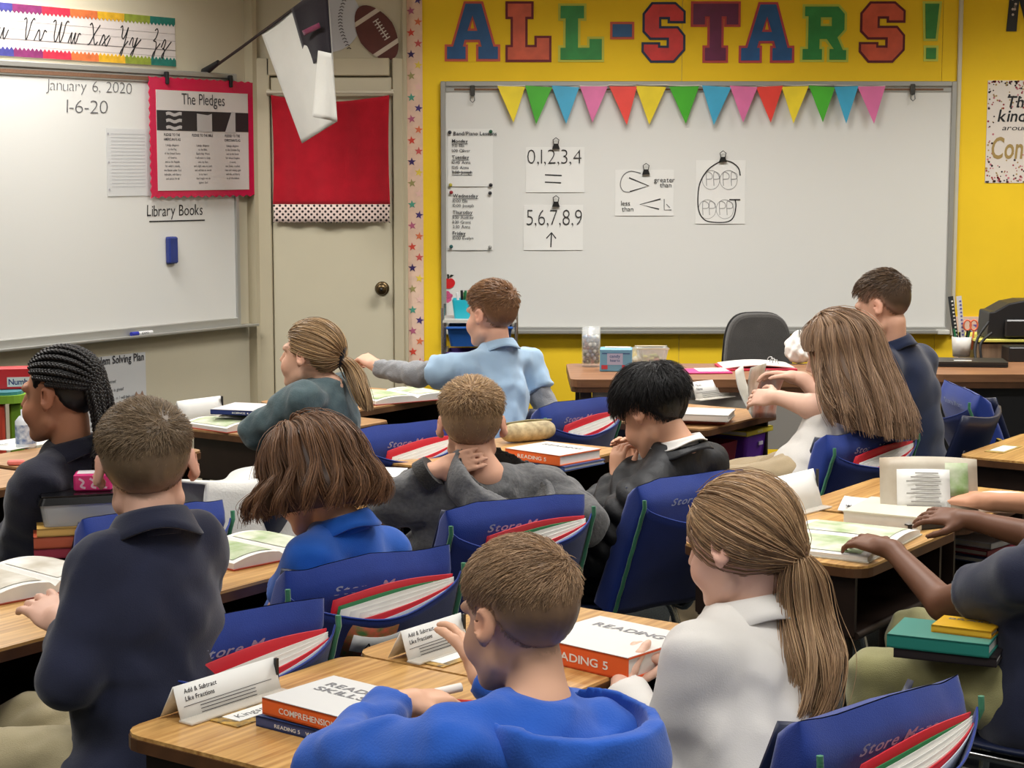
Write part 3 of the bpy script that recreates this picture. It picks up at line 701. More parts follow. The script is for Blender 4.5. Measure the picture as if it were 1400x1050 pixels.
# flag on a pole fixed at the left board's rail
fp = empty('flag', LEFT.at(LEFT.uz(287, 96, .05)[0], LEFT.uz(287, 96, .05)[1], .05), 0, 'white flag with dark canton on a slanted pole in the corner', 'flag')
o3 = np.array(fp.location)
def FP(px, py, Y): return at_y(px, py, Y) - o3
YF0, YF1 = 8.32, 7.95
MB().tube([FP(284, 98, 8.42), FP(330, 65, 8.32), FP(455, -28, 7.95)], .007, 8).build('pole', plain((40, 26, 24), .4), fp)
MB().tube([FP(279, 99, 8.44), FP(299, 85, 8.385)], [.02, .012], 8).build('bracket', M_black, fp)
M_flag = fabric('flag_cloth', (205, 204, 198), .02, .2, 250)
def patch(c, Y, fold, ph=0):
    TL, TR, BL, BR = c
    def f(u, v):
        px = (1-v) * ((1-u)*TL[0] + u*TR[0]) + v * ((1-u)*BL[0] + u*BR[0]); py = (1-v) * ((1-u)*TL[1] + u*TR[1]) + v * ((1-u)*BL[1] + u*BR[1])
        yy = Y[0] + (Y[1] - Y[0]) * u + fold * math.sin(u * 7 + ph + v * 1.2) * (.25 + .75 * v)
        return tuple(FP(px, py, yy))
    return f
MB().sheet(patch([(357,45), (448,-24), (413,196), (461,166)], (8.24, 7.97), .025), 24, 24).build('cloth', M_flag, fp, solid=.002)
MB().sheet(patch([(398,12), (447,-22), (421,92), (453,72)], (8.09, 7.93), .012), 12, 12).build('canton', fabric('navy_cloth', (30, 24, 32), .05), fp, solid=.002)
MB().sheet(patch([(435,69), (453,73), (427,160), (461,166)], (7.95, 7.90), .012, 1), 10, 14).build('fold', M_flag, fp, solid=.002)
MB().sheet(patch([(413,42), (436,31), (416,49), (438,38)], (8.02, 7.94), .0), 6, 2).build('cross', fabric('maroon_cloth', (112, 40, 70), .05), fp, solid=.002)
# problem solving poster under the left whiteboard
u0, u1, z0, z1 = lrect(108, 484, 200, 596, .0)
r, w, h, loc = wall_paper(LEFT, 'plan_poster', 108, 486, 200, 596, .003, 'white poster headed Problem Solving Plan below the left whiteboard', 'poster', m=mat('plan_paper', (198, 199, 200), .6))
t = MB(); put_text(t, 'Problem Solving Plan', w * .05, h * .40, .034, -.003, 'c', 'b', width=w * .84)
for i, s in enumerate(['1. What is the question?', '2. What information is given?', '3. What operation + - x / will help solve', 'it? Why?', '4. Explain how you can show it.', '5. What is the answer?']):
    put_text(t, s, -w * .40, h * (.16 - .105 * i), .014, -.003, sx=.9)
t.build('lettering', M_print, r)
u, z = loc(190, 545)
MB().plate([(u - .026, z - .03), (u + .026, z - .03), (u + .028, z + .012), (u + .018, z + .034), (u + .008, z + .02), (u - .008, z + .02), (u - .018, z + .034), (u - .028, z + .012)], -.004, -.002).build('bear_sticker', plain((150, 120, 100), .6), r)
# ================================================================== FURNITURE
def wood(name, c1, c2, stretch=(3, 40, 40), rough=.35):
    return mat(name, c1, rough, col2=c2, vscale=2.2, stretch=stretch, spec=.45)
M_oak = wood('oak_laminate', (216, 172, 106), (160, 112, 58), (1.6, 40, 40), .3)
M_oak2 = wood('browner_oak_laminate', (186, 146, 100), (156, 114, 74), (2.2, 22, 22), .35)  # browner, darker oak tone used on the farther desk tops
M_band = mat('brown_edge_band', (88, 58, 36), .4, var=.25, vscale=18)
M_box = mat('dark_brown_steel', (40, 28, 22), .4, var=.2, vscale=12)
M_darkleg = mat('dark_leg_steel', (46, 40, 36), .35, metal=.6)
M_navyplastic = mat('navy_plastic', (24, 32, 60), .4, bump=.1, bscale=300)
def desk_geo(w=.56, d=.47, z=.68, top=None):
    root = empty('student_desk')
    MB().prism(rrect(-w/2 + .002, w/2 - .002, -d/2 + .002, d/2 - .002, .045), z - .006, z).build('desk_top', top or M_oak, root)
    MB().prism(rrect(-w/2, w/2, -d/2, d/2, .046), z - .026, z - .0062, smooth=False).build('edge_band', M_band, root)
    bw, bd = w - .07, d - .07; zb = z - .165
    b = MB().box((0, 0, zb), (bw, bd, .012)).box((-bw/2, 0, (zb + z - .026) / 2), (.012, bd, z - .026 - zb)).box((bw/2, 0, (zb + z - .026) / 2), (.012, bd, z - .026 - zb)).box((0, bd/2, (zb + z - .026) / 2), (bw, .012, z - .026 - zb))
    b.tube([(-bw/2, -bd/2, zb), (bw/2, -bd/2, zb)], .010, 8)
    b.build('book_box', M_box, root)
    for sx in (-1, 1):
        for sy in (-1, 1):
            lx, ly = sx * (bw/2 - .02), sy * (bd/2 - .03)
            g = MB().tube([(lx, ly, zb), (lx + sx * .015, ly + sy * .02, .30), (lx + sx * .02, ly + sy * .03, .012)], .0135, 8).build('leg', M_darkleg, root)
            MB().cyl((lx + sx * .02, ly + sy * .03, 0), (lx + sx * .02, ly + sy * .03, .014), .018, 10).build('glide', M_chrome, g)
    return root
DESKS = {}
def place_desk(key, r0, n0, label, w=.56, d=.47, top=None, rz=0.0):
    c = rn(r0 + w/2, n0 + d/2)
    root = desk_geo(w, d, .68, top); root.location = tuple(c); root.rotation_euler = (0, 0, TH + rz)
    tag(root, label, 'desk', 'student desks'); DESKS[key] = root; return root
place_desk('A', 1.91, 1.62, 'student desk nearest the camera with orange book and floral name strip')
place_desk('B', 2.475, 1.62, 'student desk where the child in white polo grips a thick book', w=.53)
place_desk('C', 3.66, 1.62, 'student desk holding the open green-paged magazine at right', rz=0.0)
place_desk('D', 4.24, 1.62, 'student desk with books in its open box at the right edge')
place_desk('E', 5.29, 1.58, 'student desk with a small taped name card at the far right', w=.6)
place_desk('F', 1.85, 2.63, 'student desk with the black-lidded clear box, beside the child in navy polo')
place_desk('G', 2.44, 2.62, 'student desk in front of the child in royal blue polo')
place_desk('H', 3.53, 2.80, 'student desk in front of the child in grey hooded jacket')
place_desk('I', 4.19, 2.94, 'student desk with cream pencil case and yellow basket underneath', w=.64)
place_desk('J', 5.34, 2.95, 'student desk with purple and red bins in its box', top=M_oak2)
place_desk('L', 2.90, 3.98, 'student desk of the child in dark navy jacket at the left edge', top=M_oak2)
place_desk('M', 3.50, 4.00, 'empty-topped student desk between the child in dark navy jacket and the wall poster', top=M_oak2)
place_desk('N', 4.36, 3.95, 'student desk under the elbows of the child in teal sweater', top=M_oak2)
place_desk('O', 5.02, 4.22, 'student desk with open book beside the child in light blue polo', top=M_oak2, w=.6)
# ------------------------------------------------------------------ chairs
LEAN = Matrix.Translation((0, -.20, .45)) @ Matrix.Rotation(math.radians(20), 4, 'X') @ Matrix.Translation((0, .20, -.45))
def chair_geo():
    root = empty('school_chair')
    def seatf(u, v):
        x = (u - .5) * .40; y = (v - .5) * .38
        return (x * (1 - .12 * v), y, .415 + .05 * abs(u - .5) ** 2 * 2 - .015 * math.sin(pi * v) + (.0 if v < .9 else -.03 * (v - .9) * 10))
    MB().sheet(seatf, 10, 10).build('seat', M_navyplastic, root, solid=.010)
    def backf(u, v):
        x = (u - .5) * .36 * (1 - .10 * v); z = .52 + .25 * v
        return (x, -.195 - .05 * math.cos((u - .5) * pi) + .03, z)
    MB().sheet(backf, 10, 8, M=LEAN).build('backrest', M_navyplastic, root, solid=.010)
    for sx in (-1, 1):
        MB().tube(smooth_path([(sx * .155, .17, .395), (sx * .17, .16, .34), (sx * .20, .19, .0)], 5), .0115, 8).build('leg', M_chrome, root)
        MB().tube(smooth_path([(sx * .15, .10, .395), (sx * .155, -.12, .395), (sx * .16, -.19, .40), (sx * .155, -.245, .53), (sx * .15, -.285, .65)], 5), .0105, 8).build('back_upright', M_chrome, root)
        MB().tube(smooth_path([(sx * .155, -.12, .39), (sx * .17, -.14, .33), (sx * .20, -.21, .0)], 5), .0115, 8).build('leg', M_chrome, root)
    MB().tube([(-.185, .175, .19), (.185, .175, .19)], .008, 8).build('stretcher', M_chrome, root)
    return root
M_pblue = fabric('pocket_blue', (34, 58, 138), .10, .25, 500, rough=.75)
M_pblue2 = fabric('pocket_navy', (24, 42, 106), .10, .25, 500, rough=.75)
M_green = fabric('green_piping', (62, 124, 94), .25, .3, 200)
M_thread = mat('white_print', (168, 180, 206), .7)
M_redf = mat('red_folder', (200, 30, 46), .45, var=.04, vscale=6)
M_page = mat('page_white', (224, 222, 216), .75, var=.03, vscale=40)
def pocket_geo(seed=0, lip=.735, droop=.012):
    rg = random.Random(seed); ph = rg.uniform(0, 6)
    root = empty('chair_pocket')
    W_ = .385; zt = .815; zb0 = .46
    # sleeve pulled over the backrest: front and back faces meeting in a soft top ridge
    ring = 20
    def slv(u, v):
        z = zb0 + (zt - zb0) * v; s = math.sin(2 * pi * u); c = math.cos(2 * pi * u)
        half = W_/2 * (1 + .03 * math.sin(v * 5 + ph)); th = .042 * (1 - max(0, v - .90) / .10 * .97)
        x = half * math.copysign(abs(c) ** .25, c); y = -.222 + th * math.copysign(abs(s) ** .45, s)
        if v > .5: z += (-.014 * (x / half) ** 2 - .005 * math.sin(5 * x / half + ph) + .012 * max(0, abs(x / half) - .75) * 4 * (1 if rg.random() > 2 else .6)) * (v - .5) * 2
        y += .006 * math.sin(14 * x + 3 * z * 8 + ph) * v
        return (x, y, z)
    MB().sheet(slv, 64, 16, M=LEAN).build('sleeve', M_pblue, root)
    # pocket panel bulging behind it
    def pk(u, v):
        x = (u - .5) * W_ * 1.005; sb = math.sin(pi * u)
        ztop = lip + .034 * (1 - sb ** .6) + droop * (u - .5) * .5
        z = zb0 + .005 + (ztop - zb0) * v
        y = -.268 - (.060 * v + .010) * sb ** .75 - .006 * math.sin(9 * u + 4 * v + ph) * sb
        return (x, y, z)
    MB().sheet(pk, 36, 14, M=LEAN).build('pocket', M_pblue2, root, solid=.003)
    for u in (0, 1):
        P = [pk(u, v) for v in np.linspace(0, 1, 12)]; sx = -1 if u == 0 else 1
        P = [(p[0] + sx * .004, p[1] - .004 - .0015 * (i % 2), p[2]) for i, p in enumerate(P)]; P.append((P[-1][0], P[-1][1] + .008, P[-1][2] + .018))
        MB().tube(P, .0055, 6, M=LEAN).build('piping', M_green, root)
    MB().tube([pk(u, 1.0) for u in np.linspace(0, 1, 30)], .0022, 5, M=LEAN).build('pocket_hem', M_pblue, root)
    t = MB(); put_text(t, 'Store More', 0, .760, .020, -.2665, 'c', 'b', M=LEAN, slant=.2, gap=.09, width=.19); t.build('lettering', M_thread, root)
    return root
def folder_geo(seed, green=False, papers=4):
    """red folder with loose pages, standing in the pocket (pocket coordinates)"""
    rg = random.Random(seed); ph = rg.uniform(0, 6); root = empty('red_folder')
    def leaf(y0, b, z0, tilt, x0, x1, cv=.02):
        def f(u, v):
            x = x0 + (x1 - x0) * u; sb = math.sin(pi * (x / .385 + .5))
            return (x, y0 - b * max(0, sb) ** .75 * (.35 + .65 * v), .52 + (z0 + tilt * (u - .5) + cv * math.sin(pi * u) - .52) * v)
        return f
    MB().sheet(leaf(-.268, .012, .766, .020, -.10, .172, .016), 18, 4, M=LEAN).build('cover', M_redf, root, solid=.002)
    if green: MB().sheet(leaf(-.269, .020, .757, .022, -.09, .17, .014), 18, 4, M=LEAN).build('divider', plain((40, 120, 70), .5), root, solid=.0015)
    for i in range(papers):
        MB().sheet(leaf(-.2695, .022 + .006 * i, .755 - .003 * i, .032 - .002 * i, -.085 + .018 * i, .174, .010 - .003 * i), 18, 3, M=LEAN).build('page', M_page, root, solid=.001)
    MB().sheet(leaf(-.270, .045, .744, .036, -.055, .174, .004), 18, 4, M=LEAN).build('cover', M_redf, root, solid=.002)
    MB().sheet(leaf(-.270, .051, .740, .040, -.03, .176, .002), 18, 3, M=LEAN).build('page', mat('page_blue', (200, 210, 222), .6), root, solid=.0015)
    return root
CH = empty('school_chair'); bpy.data.objects.remove(CH)
proto = chair_geo(); used = [False]
def chair(px, py, label, rz=0.0, plabel=None, flabel=None, seed=1, green=False, z=.80, loc=None, lip=.735, droop=.012):
    c = proto if not used[0] else copy_tree(proto); used[0] = True
    ang = TH + rz - (math.radians(12) if loc is None else 0); f = np.array([-math.sin(ang), math.cos(ang), 0])
    if loc is None:
        p = at_z(px, py, .786); p = p + f * .346; loc = (p[0], p[1], 0)
    c.location = loc; c.rotation_euler = (0, 0, ang); tag(c, label, 'chair', 'school chairs')
    if plabel:
        k = pocket_geo(seed, lip, droop); k.location = loc; k.rotation_euler = (0, 0, ang); tag(k, plabel, 'chair pocket', 'blue chair pockets')
    if flabel:
        k = folder_geo(seed, green); k.location = loc; k.rotation_euler = (0, 0, ang); tag(k, flabel, 'folder', 'red folders in chair pockets')
    return np.array(loc)
D = math.radians
CHAIR = {}
CHAIR['navy'] = chair(322, 836, 'navy school chair of the child in navy polo at lower left', 0, 'blue chair pocket behind the child in navy polo, left of the name-tagged one', 'red folder in the pocket nearest the lower left', 1)
CHAIR['bob'] = chair(506, 758, 'navy school chair of the child in royal blue polo', D(-10), 'blue chair pocket with a coloured name tag behind the child in royal blue polo', 'red folder with two red covers behind the child in royal blue polo', 2, True)
CHAIR['grey'] = chair(706, 681, 'navy school chair of the child in grey hooded jacket', D(-10), 'blue chair pocket behind the child in grey hooded jacket', 'red folder with green divider behind the child in grey jacket', 3, True)
CHAIR['black'] = chair(945, 648, 'navy school chair with chrome legs under the child in black puffer jacket', D(-2), 'blue chair pocket behind the child in black puffer jacket', None, 4)
CHAIR['white'] = chair(1212, 950, 'navy school chair of the child in white polo', D(0), 'blue chair pocket at the lower right behind the child in white polo', 'red folder with white and green sheets at the lower right', 5, True)
CHAIR['tan'] = chair(1188, 584, 'navy school chair of the child in white tee', D(-2), 'blue chair pocket behind the child in white tee', 'red folder in the pocket of the child in white tee', 6)
CHAIR['teal'] = chair(556, 577, 'navy school chair of the child in teal sweater', D(0), 'blue chair pocket behind the child in teal sweater', 'red folder in the pocket behind the teal sweater', 7)
CHAIR['light'] = chair(790, 546, 'navy school chair of the child in light blue polo', D(4), 'blue chair pocket in front of the teacher desk by the light blue polo', 'red folder in the pocket beside the yellow wall', 8)
CHAIR['braid'] = chair(0, 0, 'navy school chair of the child in dark navy jacket', D(-6), 'blue chair pocket half hidden behind the head of the child in navy polo', None, 9, loc=tuple(rn(2.93, 3.36)))
CHAIR['far'] = chair(0, 0, 'navy school chair by the right edge with papers in its pocket', D(-140), 'blue chair pocket with white papers by the right edge', None, 10, loc=(1.93, 6.45, 0))
CHAIR['hood'] = chair(0, 0, 'navy school chair under the child in royal blue hoodie', D(-4), loc=tuple(rn(1.97, 1.27)))
CHAIR['dark'] = chair(0, 0, 'navy school chair at the lower right corner under the child in khaki trousers', 0, loc=tuple(rn(3.56, 1.20)))
CHAIR['side'] = chair(0, 0, 'navy school chair of the child cut off by the right edge', 0, loc=tuple(rn(4.55, 1.22)))
CHAIR['tall'] = chair(0, 0, 'navy school chair under the tall child in navy polo at the back', 0, loc=tuple(rn(5.74, 2.42)))
CHAIR['cloth'] = chair(0, 0, 'navy school chair under the white garment', D(0), loc=tuple(rn(3.34, 3.36)))
# name tag on one pocket
def nametag():
    r = empty('name_tag', tuple(CHAIR['bob']), TH - math.radians(22), 'floral bordered name tag in a clear sleeve on a chair pocket', 'name tag')
    Mt = LEAN @ Matrix.Translation((.005, -.337, .680)) @ Matrix.Rotation(D(11), 4, 'X')
    f = lambda y: (lambda u, v: ((u - .5) * .20, y + .05 * (u - .42) ** 2 * 4, (v - .5) * .085))
    MB().sheet(f(0), 12, 2, M=Mt).build('floral_card', mat('floral_print', (206, 90, 70), .4, col2=(70, 110, 60), vscale=55), r, solid=.001)
    MB().sheet(lambda u, v: ((u - .5) * .15, -.003 + .05 * ((u - .5) * .15 / .2 + .08) ** 2 * 4, (v - .5) * .042), 10, 2, M=Mt).build('name_strip', M_paper, r, solid=.001)
    t = MB(); put_text(t, 'Anna S', -.06, -.010, .022, -.0055, 'l', 'n', M=Mt, width=.10); t.build('lettering', M_ink, r)
nametag()
# ================================================================== BOOKS AND PAPERS
def book_geo(w, d, h, cover, spine_text=None, cover_text=None, name='book', open_edge=True, tcol=(230, 230, 226), top=None):
    """closed book lying flat: x along the spine, spine on -y; origin at its underside"""
    r = empty(name); mc = plain(cover, .4); mt = plain(tcol, .5)
    MB().box((0, .002, h/2), (w - .008, d - .006, h - .006)).build('pages', M_page, r)
    c = MB().box((0, 0, h - .0015), (w, d, .003)).box((0, 0, .0015), (w, d, .003)).box((0, -d/2 + .0015, h/2), (w, .003, h)); c.build('cover', mc, r)
    if top: MB().box((0, 0, h + .0006), (w - .002, d - .002, .001)).build('cover_sheet', plain(top, .35), r)
    if spine_text:
        t = MB(); put_text(t, spine_text, 0, h * .30, h * .36, -d/2 - .0008, 'c', 'b', width=min(w * .62, h * .42 * len(spine_text))); t.build('spine_lettering', mt, r)
    if cover_text:
        Mx = Matrix.Translation((0, 0, h + .0018)) @ Matrix.Rotation(-pi/2, 4, 'X')
        t = MB()
        for i, s in enumerate(cover_text): put_text(t, s, 0, d * (.18 - .17 * i), d * .11, 0, 'c', 'b', M=Mx, width=w * .7)
        t.build('cover_lettering', plain((120, 120, 124), .5), r)
    return r
def put(o, px, py, z, ang, label, cat, group=None, dx=(0, 0)):
    p = at_z(px, py, z); o.location = (p[0] + dx[0], p[1] + dx[1], z); o.rotation_euler = (0, 0, ang); return tag(o, label, cat, group)
DT = .6805
def open_book_geo(w, d, h, cover=(170, 60, 40), art=None, name='open_book'):
    """open book lying flat: gutter along y, two curved page blocks"""
    r = empty(name)
    def blk(sx, top):
        def f(u, v):
            x = sx * u * w / 2; zz = h * (.55 + .75 * math.sin(pi * min(1, u * .9 + .12)) ** .8 * .6) if top else .004
            return (x, (v - .5) * d, zz if u > .0 else zz * .7)
        return f
    for sx in (-1, 1):
        f = blk(sx, True); n = 12; V = []; F = []
        for i in range(n + 1):
            for y in (-.5, .5):
                p = f(i / n, y + .5); V += [p, (p[0], p[1], .003)]
        for i in range(n):
            a = i * 4; F += [(a, a + 2, a + 6, a + 4), (a + 1, a + 5, a + 7, a + 3), (a, a + 4, a + 5, a + 1), (a + 2, a + 3, a + 7, a + 6)]
        F += [(0, 1, 3, 2), (n*4, n*4 + 2, n*4 + 3, n*4 + 1)]
        MB().add(V, F, False).build('page_block', M_page, r)
        if art:
            MB().sheet(lambda u, v: (lambda p: (p[0], p[1], p[2] + .0015))(f(.12 + .8 * u, .08 + .84 * v)), 10, 8).build('page_picture', art, r)
    MB().box((0, 0, .0015), (w + .008, d + .008, .003)).build('cover', plain(cover, .45), r)
    return r
M_art = mat('page_art', (214, 214, 196), .55, col2=(128, 156, 92), vscale=16)
M_art2 = mat('page_art_grey', (226, 224, 216), .55, col2=(170, 160, 140), vscale=11)
def paper_at(px, py, z, w, d, ang, label, name='paper_sheet', m=None, lines=None, tilt=0, curl=.004, text=None, group=None):
    r = empty(name); M = Matrix.Rotation(tilt, 4, 'X')
    f = lambda u, v: ((u - .5) * w, (v - .5) * d, .001 + curl * (v - .5) ** 2 * 4 + curl * .6 * math.sin(3 * u))
    MB().sheet(f, 6, 6, M=M).build('sheet', m or M_paper, r, solid=.0008)
    if text:
        t = MB(); Mx = M @ Matrix.Rotation(-pi/2, 4, 'X')
        for i, s in enumerate(text): put_text(t, s, -w * .42, d * (.30 - .22 * i), d * .10, -.003 - curl, weight='b', M=Mx)
        t.build('lettering', M_print, r)
    return put(r, px, py, z, ang, label, 'paper', group)
def tent_card(px, py, ang, label, w=.20, h=.055, text=None):
    """folded card standing on the desk with a clear foot"""
    r = empty('fact_card')
    tl = math.radians(18)
    MB().sheet(lambda u, v: ((u - .5) * w, math.sin(tl) * h * v, .002 + math.cos(tl) * h * v), 4, 2).build('card', M_paper, r, solid=.001)
    MB().sheet(lambda u, v: ((u - .5) * w, math.sin(tl) * h + .03 * v, .002 + math.cos(tl) * h * (1 - v)), 4, 2).build('back_leaf', M_paper, r, solid=.001)
    MB().box((-.0, -.012, .003), (w * 1.02, .03, .004), bev=.001).build('clear_foot', mat('frosted_plastic', (222, 216, 204), .25, alpha=.6), r)
    MB().box((w/2, math.sin(tl) * h * .6, h * .62), (.006, .006, h * .7)).build('black_clip', M_black, r)
    if text:
        t = MB(); Mx = Matrix.Translation((0, -.001, .002)) @ Matrix.Rotation(-tl, 4, 'X')
        for i, s in enumerate(text): put_text(t, s, -w * .42, h * (.74 - .22 * i), h * .13, -.001, weight='b', M=Mx)
        t.stroke([(-w * .45, h * .38), (w * .42, h * .40)], .001, -.0012, Mx)
        for k in range(3): t.stroke([(-w * .3, h * (.30 - .1 * k)), (w * .25, h * (.30 - .1 * k))], .0012, -.0012, Mx)
        t.build('lettering', M_print, r)
    return put(r, px, py, DT, ang, label, 'card', 'fact cards on desks')
def name_strip(px, py, ang, label, w=.26, d=.07, text=None):
    r = empty('desk_name_strip')
    MB().box((0, 0, .0008), (w, d, .0012)).build('floral_border', mat('floral_black', (24, 22, 24), .4, col2=(206, 160, 60), vscale=60), r)
    MB().box((0, 0, .0016), (w * .84, d * .52, .0012)).build('name_card', M_paper, r)
    if text:
        t = MB(); put_text(t, text, -w * .38, -.008, .017, 0, M=Matrix.Translation((0, 0, .0026)) @ Matrix.Rotation(-pi/2, 4, 'X'), slant=.2); t.build('lettering', M_greyink, r)
    return put(r, px, py, DT, ang, label, 'name strip', 'name strips on desks')
# --- desk A
tent_card(318, 966, TH - D(2), 'white fact card reading Add & Subtract Like Fractions at the front left', .225, .056, ['Add & Subtract', 'Like Fractions'])
name_strip(384, 962, TH - D(2), 'floral desk name strip beside the orange reading book', .27, .075, 'Kingston R.')
b = book_geo(.215, .165, .016, (52, 70, 120), 'READING 5   WORKBOOK', None, 'workbook'); put(b, 468, 992, DT, TH - D(92), 'thin blue workbook under the orange reading book', 'book')
b2 = book_geo(.20, .16, .026, (226, 98, 40), 'COMPREHENSION', ['READING', 'SKILLS 5'], top=(222, 222, 220)); put(b2, 470, 976, DT + .0185, TH - D(94), 'orange-spined reading book with white cover on the nearest desk', 'book')
p = MB().cyl((0, 0, .005), (.15, 0, .005), .004, 6).build('pencil', plain((206, 52, 40), .4)); put(p, 604, 962, DT, D(-10), 'red pencil lying before the child in royal blue hoodie', 'pencil')
# --- desk B
tent_card(600, 893, TH - D(2), 'white fact card standing left of the face above the blue hoodie', .17, .056, ['Add & Subtract', 'Like Fractions'])
name_strip(636, 893, TH - D(2), 'floral desk name strip near the raised hand of the child in blue hoodie', .2, .06)
b = book_geo(.225, .20, .040, (226, 92, 40), 'READING 5', ['READING'], name='thick_book', top=(224, 222, 218)); put(b, 838, 900, DT, TH - D(97), 'thick orange-spined reading book held by the child in white polo', 'book')
# --- desk C
ob = open_book_geo(.36, .26, .022, (200, 196, 180), M_art, 'open_magazine'); put(ob, 1150, 742, DT, TH + D(4), 'open magazine with green pictures on the right-hand desk', 'magazine')
b = book_geo(.22, .19, .035, (214, 208, 190), None, None, 'paperback_book', top=(220, 214, 196)); put(b, 1222, 712, DT, TH + D(6), 'thick cream paperback behind the open magazine', 'book')
b = book_geo(.21, .16, .016, (40, 40, 44), None, None, 'workbook', top=(222, 222, 222)); put(b, 1262, 714, DT, TH - D(30), 'white-covered workbook with black spine beside the cream paperback', 'book')
paper_at(1190, 692, DT + .002, .21, .15, TH + D(20), 'white printed sheet with large capital letters behind the magazine', text=['NAME', 'TITLE', 'DATE'])
rt = tent_card(1098, 700, TH - D(6), 'tall white fact card right of the head of the child in white polo', .19, .10)
# --- desk D: raised book
rb2 = empty('raised_book')
M_artD = mat('map_art', (206, 200, 184), .5, col2=(168, 152, 130), vscale=7)
Mr = Matrix.Rotation(D(-24), 4, 'X')
MB().sheet(lambda u, v: ((u - .5) * .24, .02 * (u - .5) ** 2 * 4, v * .15), 8, 6, M=Mr).build('page', M_artD, rb2, solid=.0015)
MB().sheet(lambda u, v: ((u - .5) * .13 - .015, .02 * (u*.5 - .3) ** 2 * 4 - .002, .012 + v * .105), 6, 4, M=Mr).build('text_panel', M_page, rb2, solid=.0008)
MB().sheet(lambda u, v: (.055 + (u - .5) * .08, .02 * (.25) ** 2 * 4 - .003, .05 + v * .085), 6, 4, M=Mr).build('leaf_picture', M_art, rb2, solid=.0008)
t = MB()
for k in range(9): t.box((-.015 + .004 * (k % 3), -.004, .022 + .0105 * k), (.085 - .014 * (k % 3), .0006, .0028), M=Mr)
t.build('text_lines', plain((140, 136, 130), .7), rb2)['kind'] = 'stuff'
put(rb2, 1272, 704, DT + .016, D(-6), 'open picture-book page held upright at the right', 'book')
b = open_book_geo(.30, .22, .018, (150, 130, 110), M_art2); put(b, 1345, 690, DT, TH - D(60), 'open book under the hands at the right edge', 'book')
# --- desk D box and lap books
for i, (px, py, z, c, lab) in enumerate([(1336, 758, .53, (70, 84, 130), 'dark blue book, lowest in the desk box at right'), (1338, 748, .548, (150, 50, 70), 'crimson book in the desk box at right'), (1343, 738, .566, (206, 210, 220), 'pale book on top in the desk box at right')]):
    bb = book_geo(.20, .16, .016, c); put(bb, px, py, z, TH - D(8), lab, 'book', 'books in the right desk box')
# --- desk E
nm = empty('desk_name_card'); MB().box((0, 0, .0008), (.17, .06, .0012)).build('border', mat('gold_border', (150, 120, 50), .5, col2=(196, 170, 90), vscale=60), nm); MB().box((0, 0, .0018), (.12, .045, .001)).build('card', M_paper, nm)
put(nm, 1372, 614, DT, TH, 'white name card taped on the desk at the far right', 'name card')
# --- desk F: clear box with black lid on books, pink box
bx_ = rn(2.0, 2.92)
def stack(px, py, z0, items, ang):
    z = z0
    for (w, d, h, c, lab) in items:
        bb = book_geo(w, d, h, c); put(bb, px, py, z0, ang, lab, 'book', 'stacked books under the clear box'); bb.location.z = z; z += h + .0005
    return z
zz = stack(108, 752, DT, [(.20, .16, .022, (170, 60, 80), 'crimson-edged book at the bottom under the clear box'), (.20, .155, .026, (190, 90, 60), 'brown hardback in the middle under the clear box'), (.185, .15, .018, (214, 170, 90), 'tan paperback directly under the clear box')], TH - D(40))
cb = empty('clear_storage_box'); M_clear = mat('clear_plastic', (206, 208, 210), .12, alpha=.45)
def taper(m, w0, d0, w1, d1, z0, z1, r=.012):
    a = rrect(-w0/2, w0/2, -d0/2, d0/2, r); b = rrect(-w1/2, w1/2, -d1/2, d1/2, r); n = len(a)
    V = [(x, y, z0) for x, y in a] + [(x, y, z1) for x, y in b]
    return m.add(V, [tuple(range(n-1, -1, -1))] + [(i, (i+1) % n, n + (i+1) % n, n + i) for i in range(n)], False)
taper(MB(), .155, .115, .172, .13, 0, .052).build('box_body', M_clear, cb, solid=.002)
taper(MB(), .182, .140, .170, .128, .050, .066).box((0, 0, .067), (.165, .122, .006), bev=.002).build('lid', mat('black_gloss', (14, 14, 16), .2), cb)
MB().box((0, 0, .012), (.12, .08, .02), bev=.006).build('contents', plain((196, 170, 130), .7), cb)
pb = at_z(108, 752, DT); cb.location = (pb[0], pb[1], zz + .001); cb.rotation_euler = (0, 0, TH - D(38)); tag(cb, 'clear plastic box with glossy black lid on a stack of books', 'storage box')
pk_ = empty('pink_box'); MB().box((0, 0, .02), (.085, .055, .04), bev=.004).build('carton', mat('pink_card', (214, 48, 120), .35, var=.1, vscale=30), pk_)
t = MB()
for i in range(3): t.stroke(smooth_path([(-.03 + .024*i, .03), (-.02 + .024*i, .022), (-.026 + .024*i, .012), (-.016 + .024*i, .008)], 4), .005, -.0282)
t.build('swirls', plain((232, 190, 206), .5), pk_); MB().box((0, 0, .0405), (.07, .045, .001)).build('top_label', plain((224, 216, 220), .5), pk_)
pk_.location = (pb[0] + .035, pb[1] + .012, zz + .0715); pk_.rotation_euler = (0, 0, D(8)); tag(pk_, 'small pink patterned box on the black lid', 'box')
ob = open_book_geo(.30, .24, .032, (150, 60, 40), M_art2, 'open_textbook'); put(ob, 32, 800, DT, TH - D(8), 'open textbook under the left hand of the child in navy polo', 'book')
# --- desk G
ob = open_book_geo(.28, .22, .028, (170, 66, 36), M_art); put(ob, 345, 757, DT, TH - D(8), 'open textbook on the desk of the child in royal blue polo', 'book')
# --- desk H
paper_at(500, 648, DT, .22, .16, TH - D(60), 'white sheet between the child in royal blue polo and the grey jacket', name='paper_sheet')
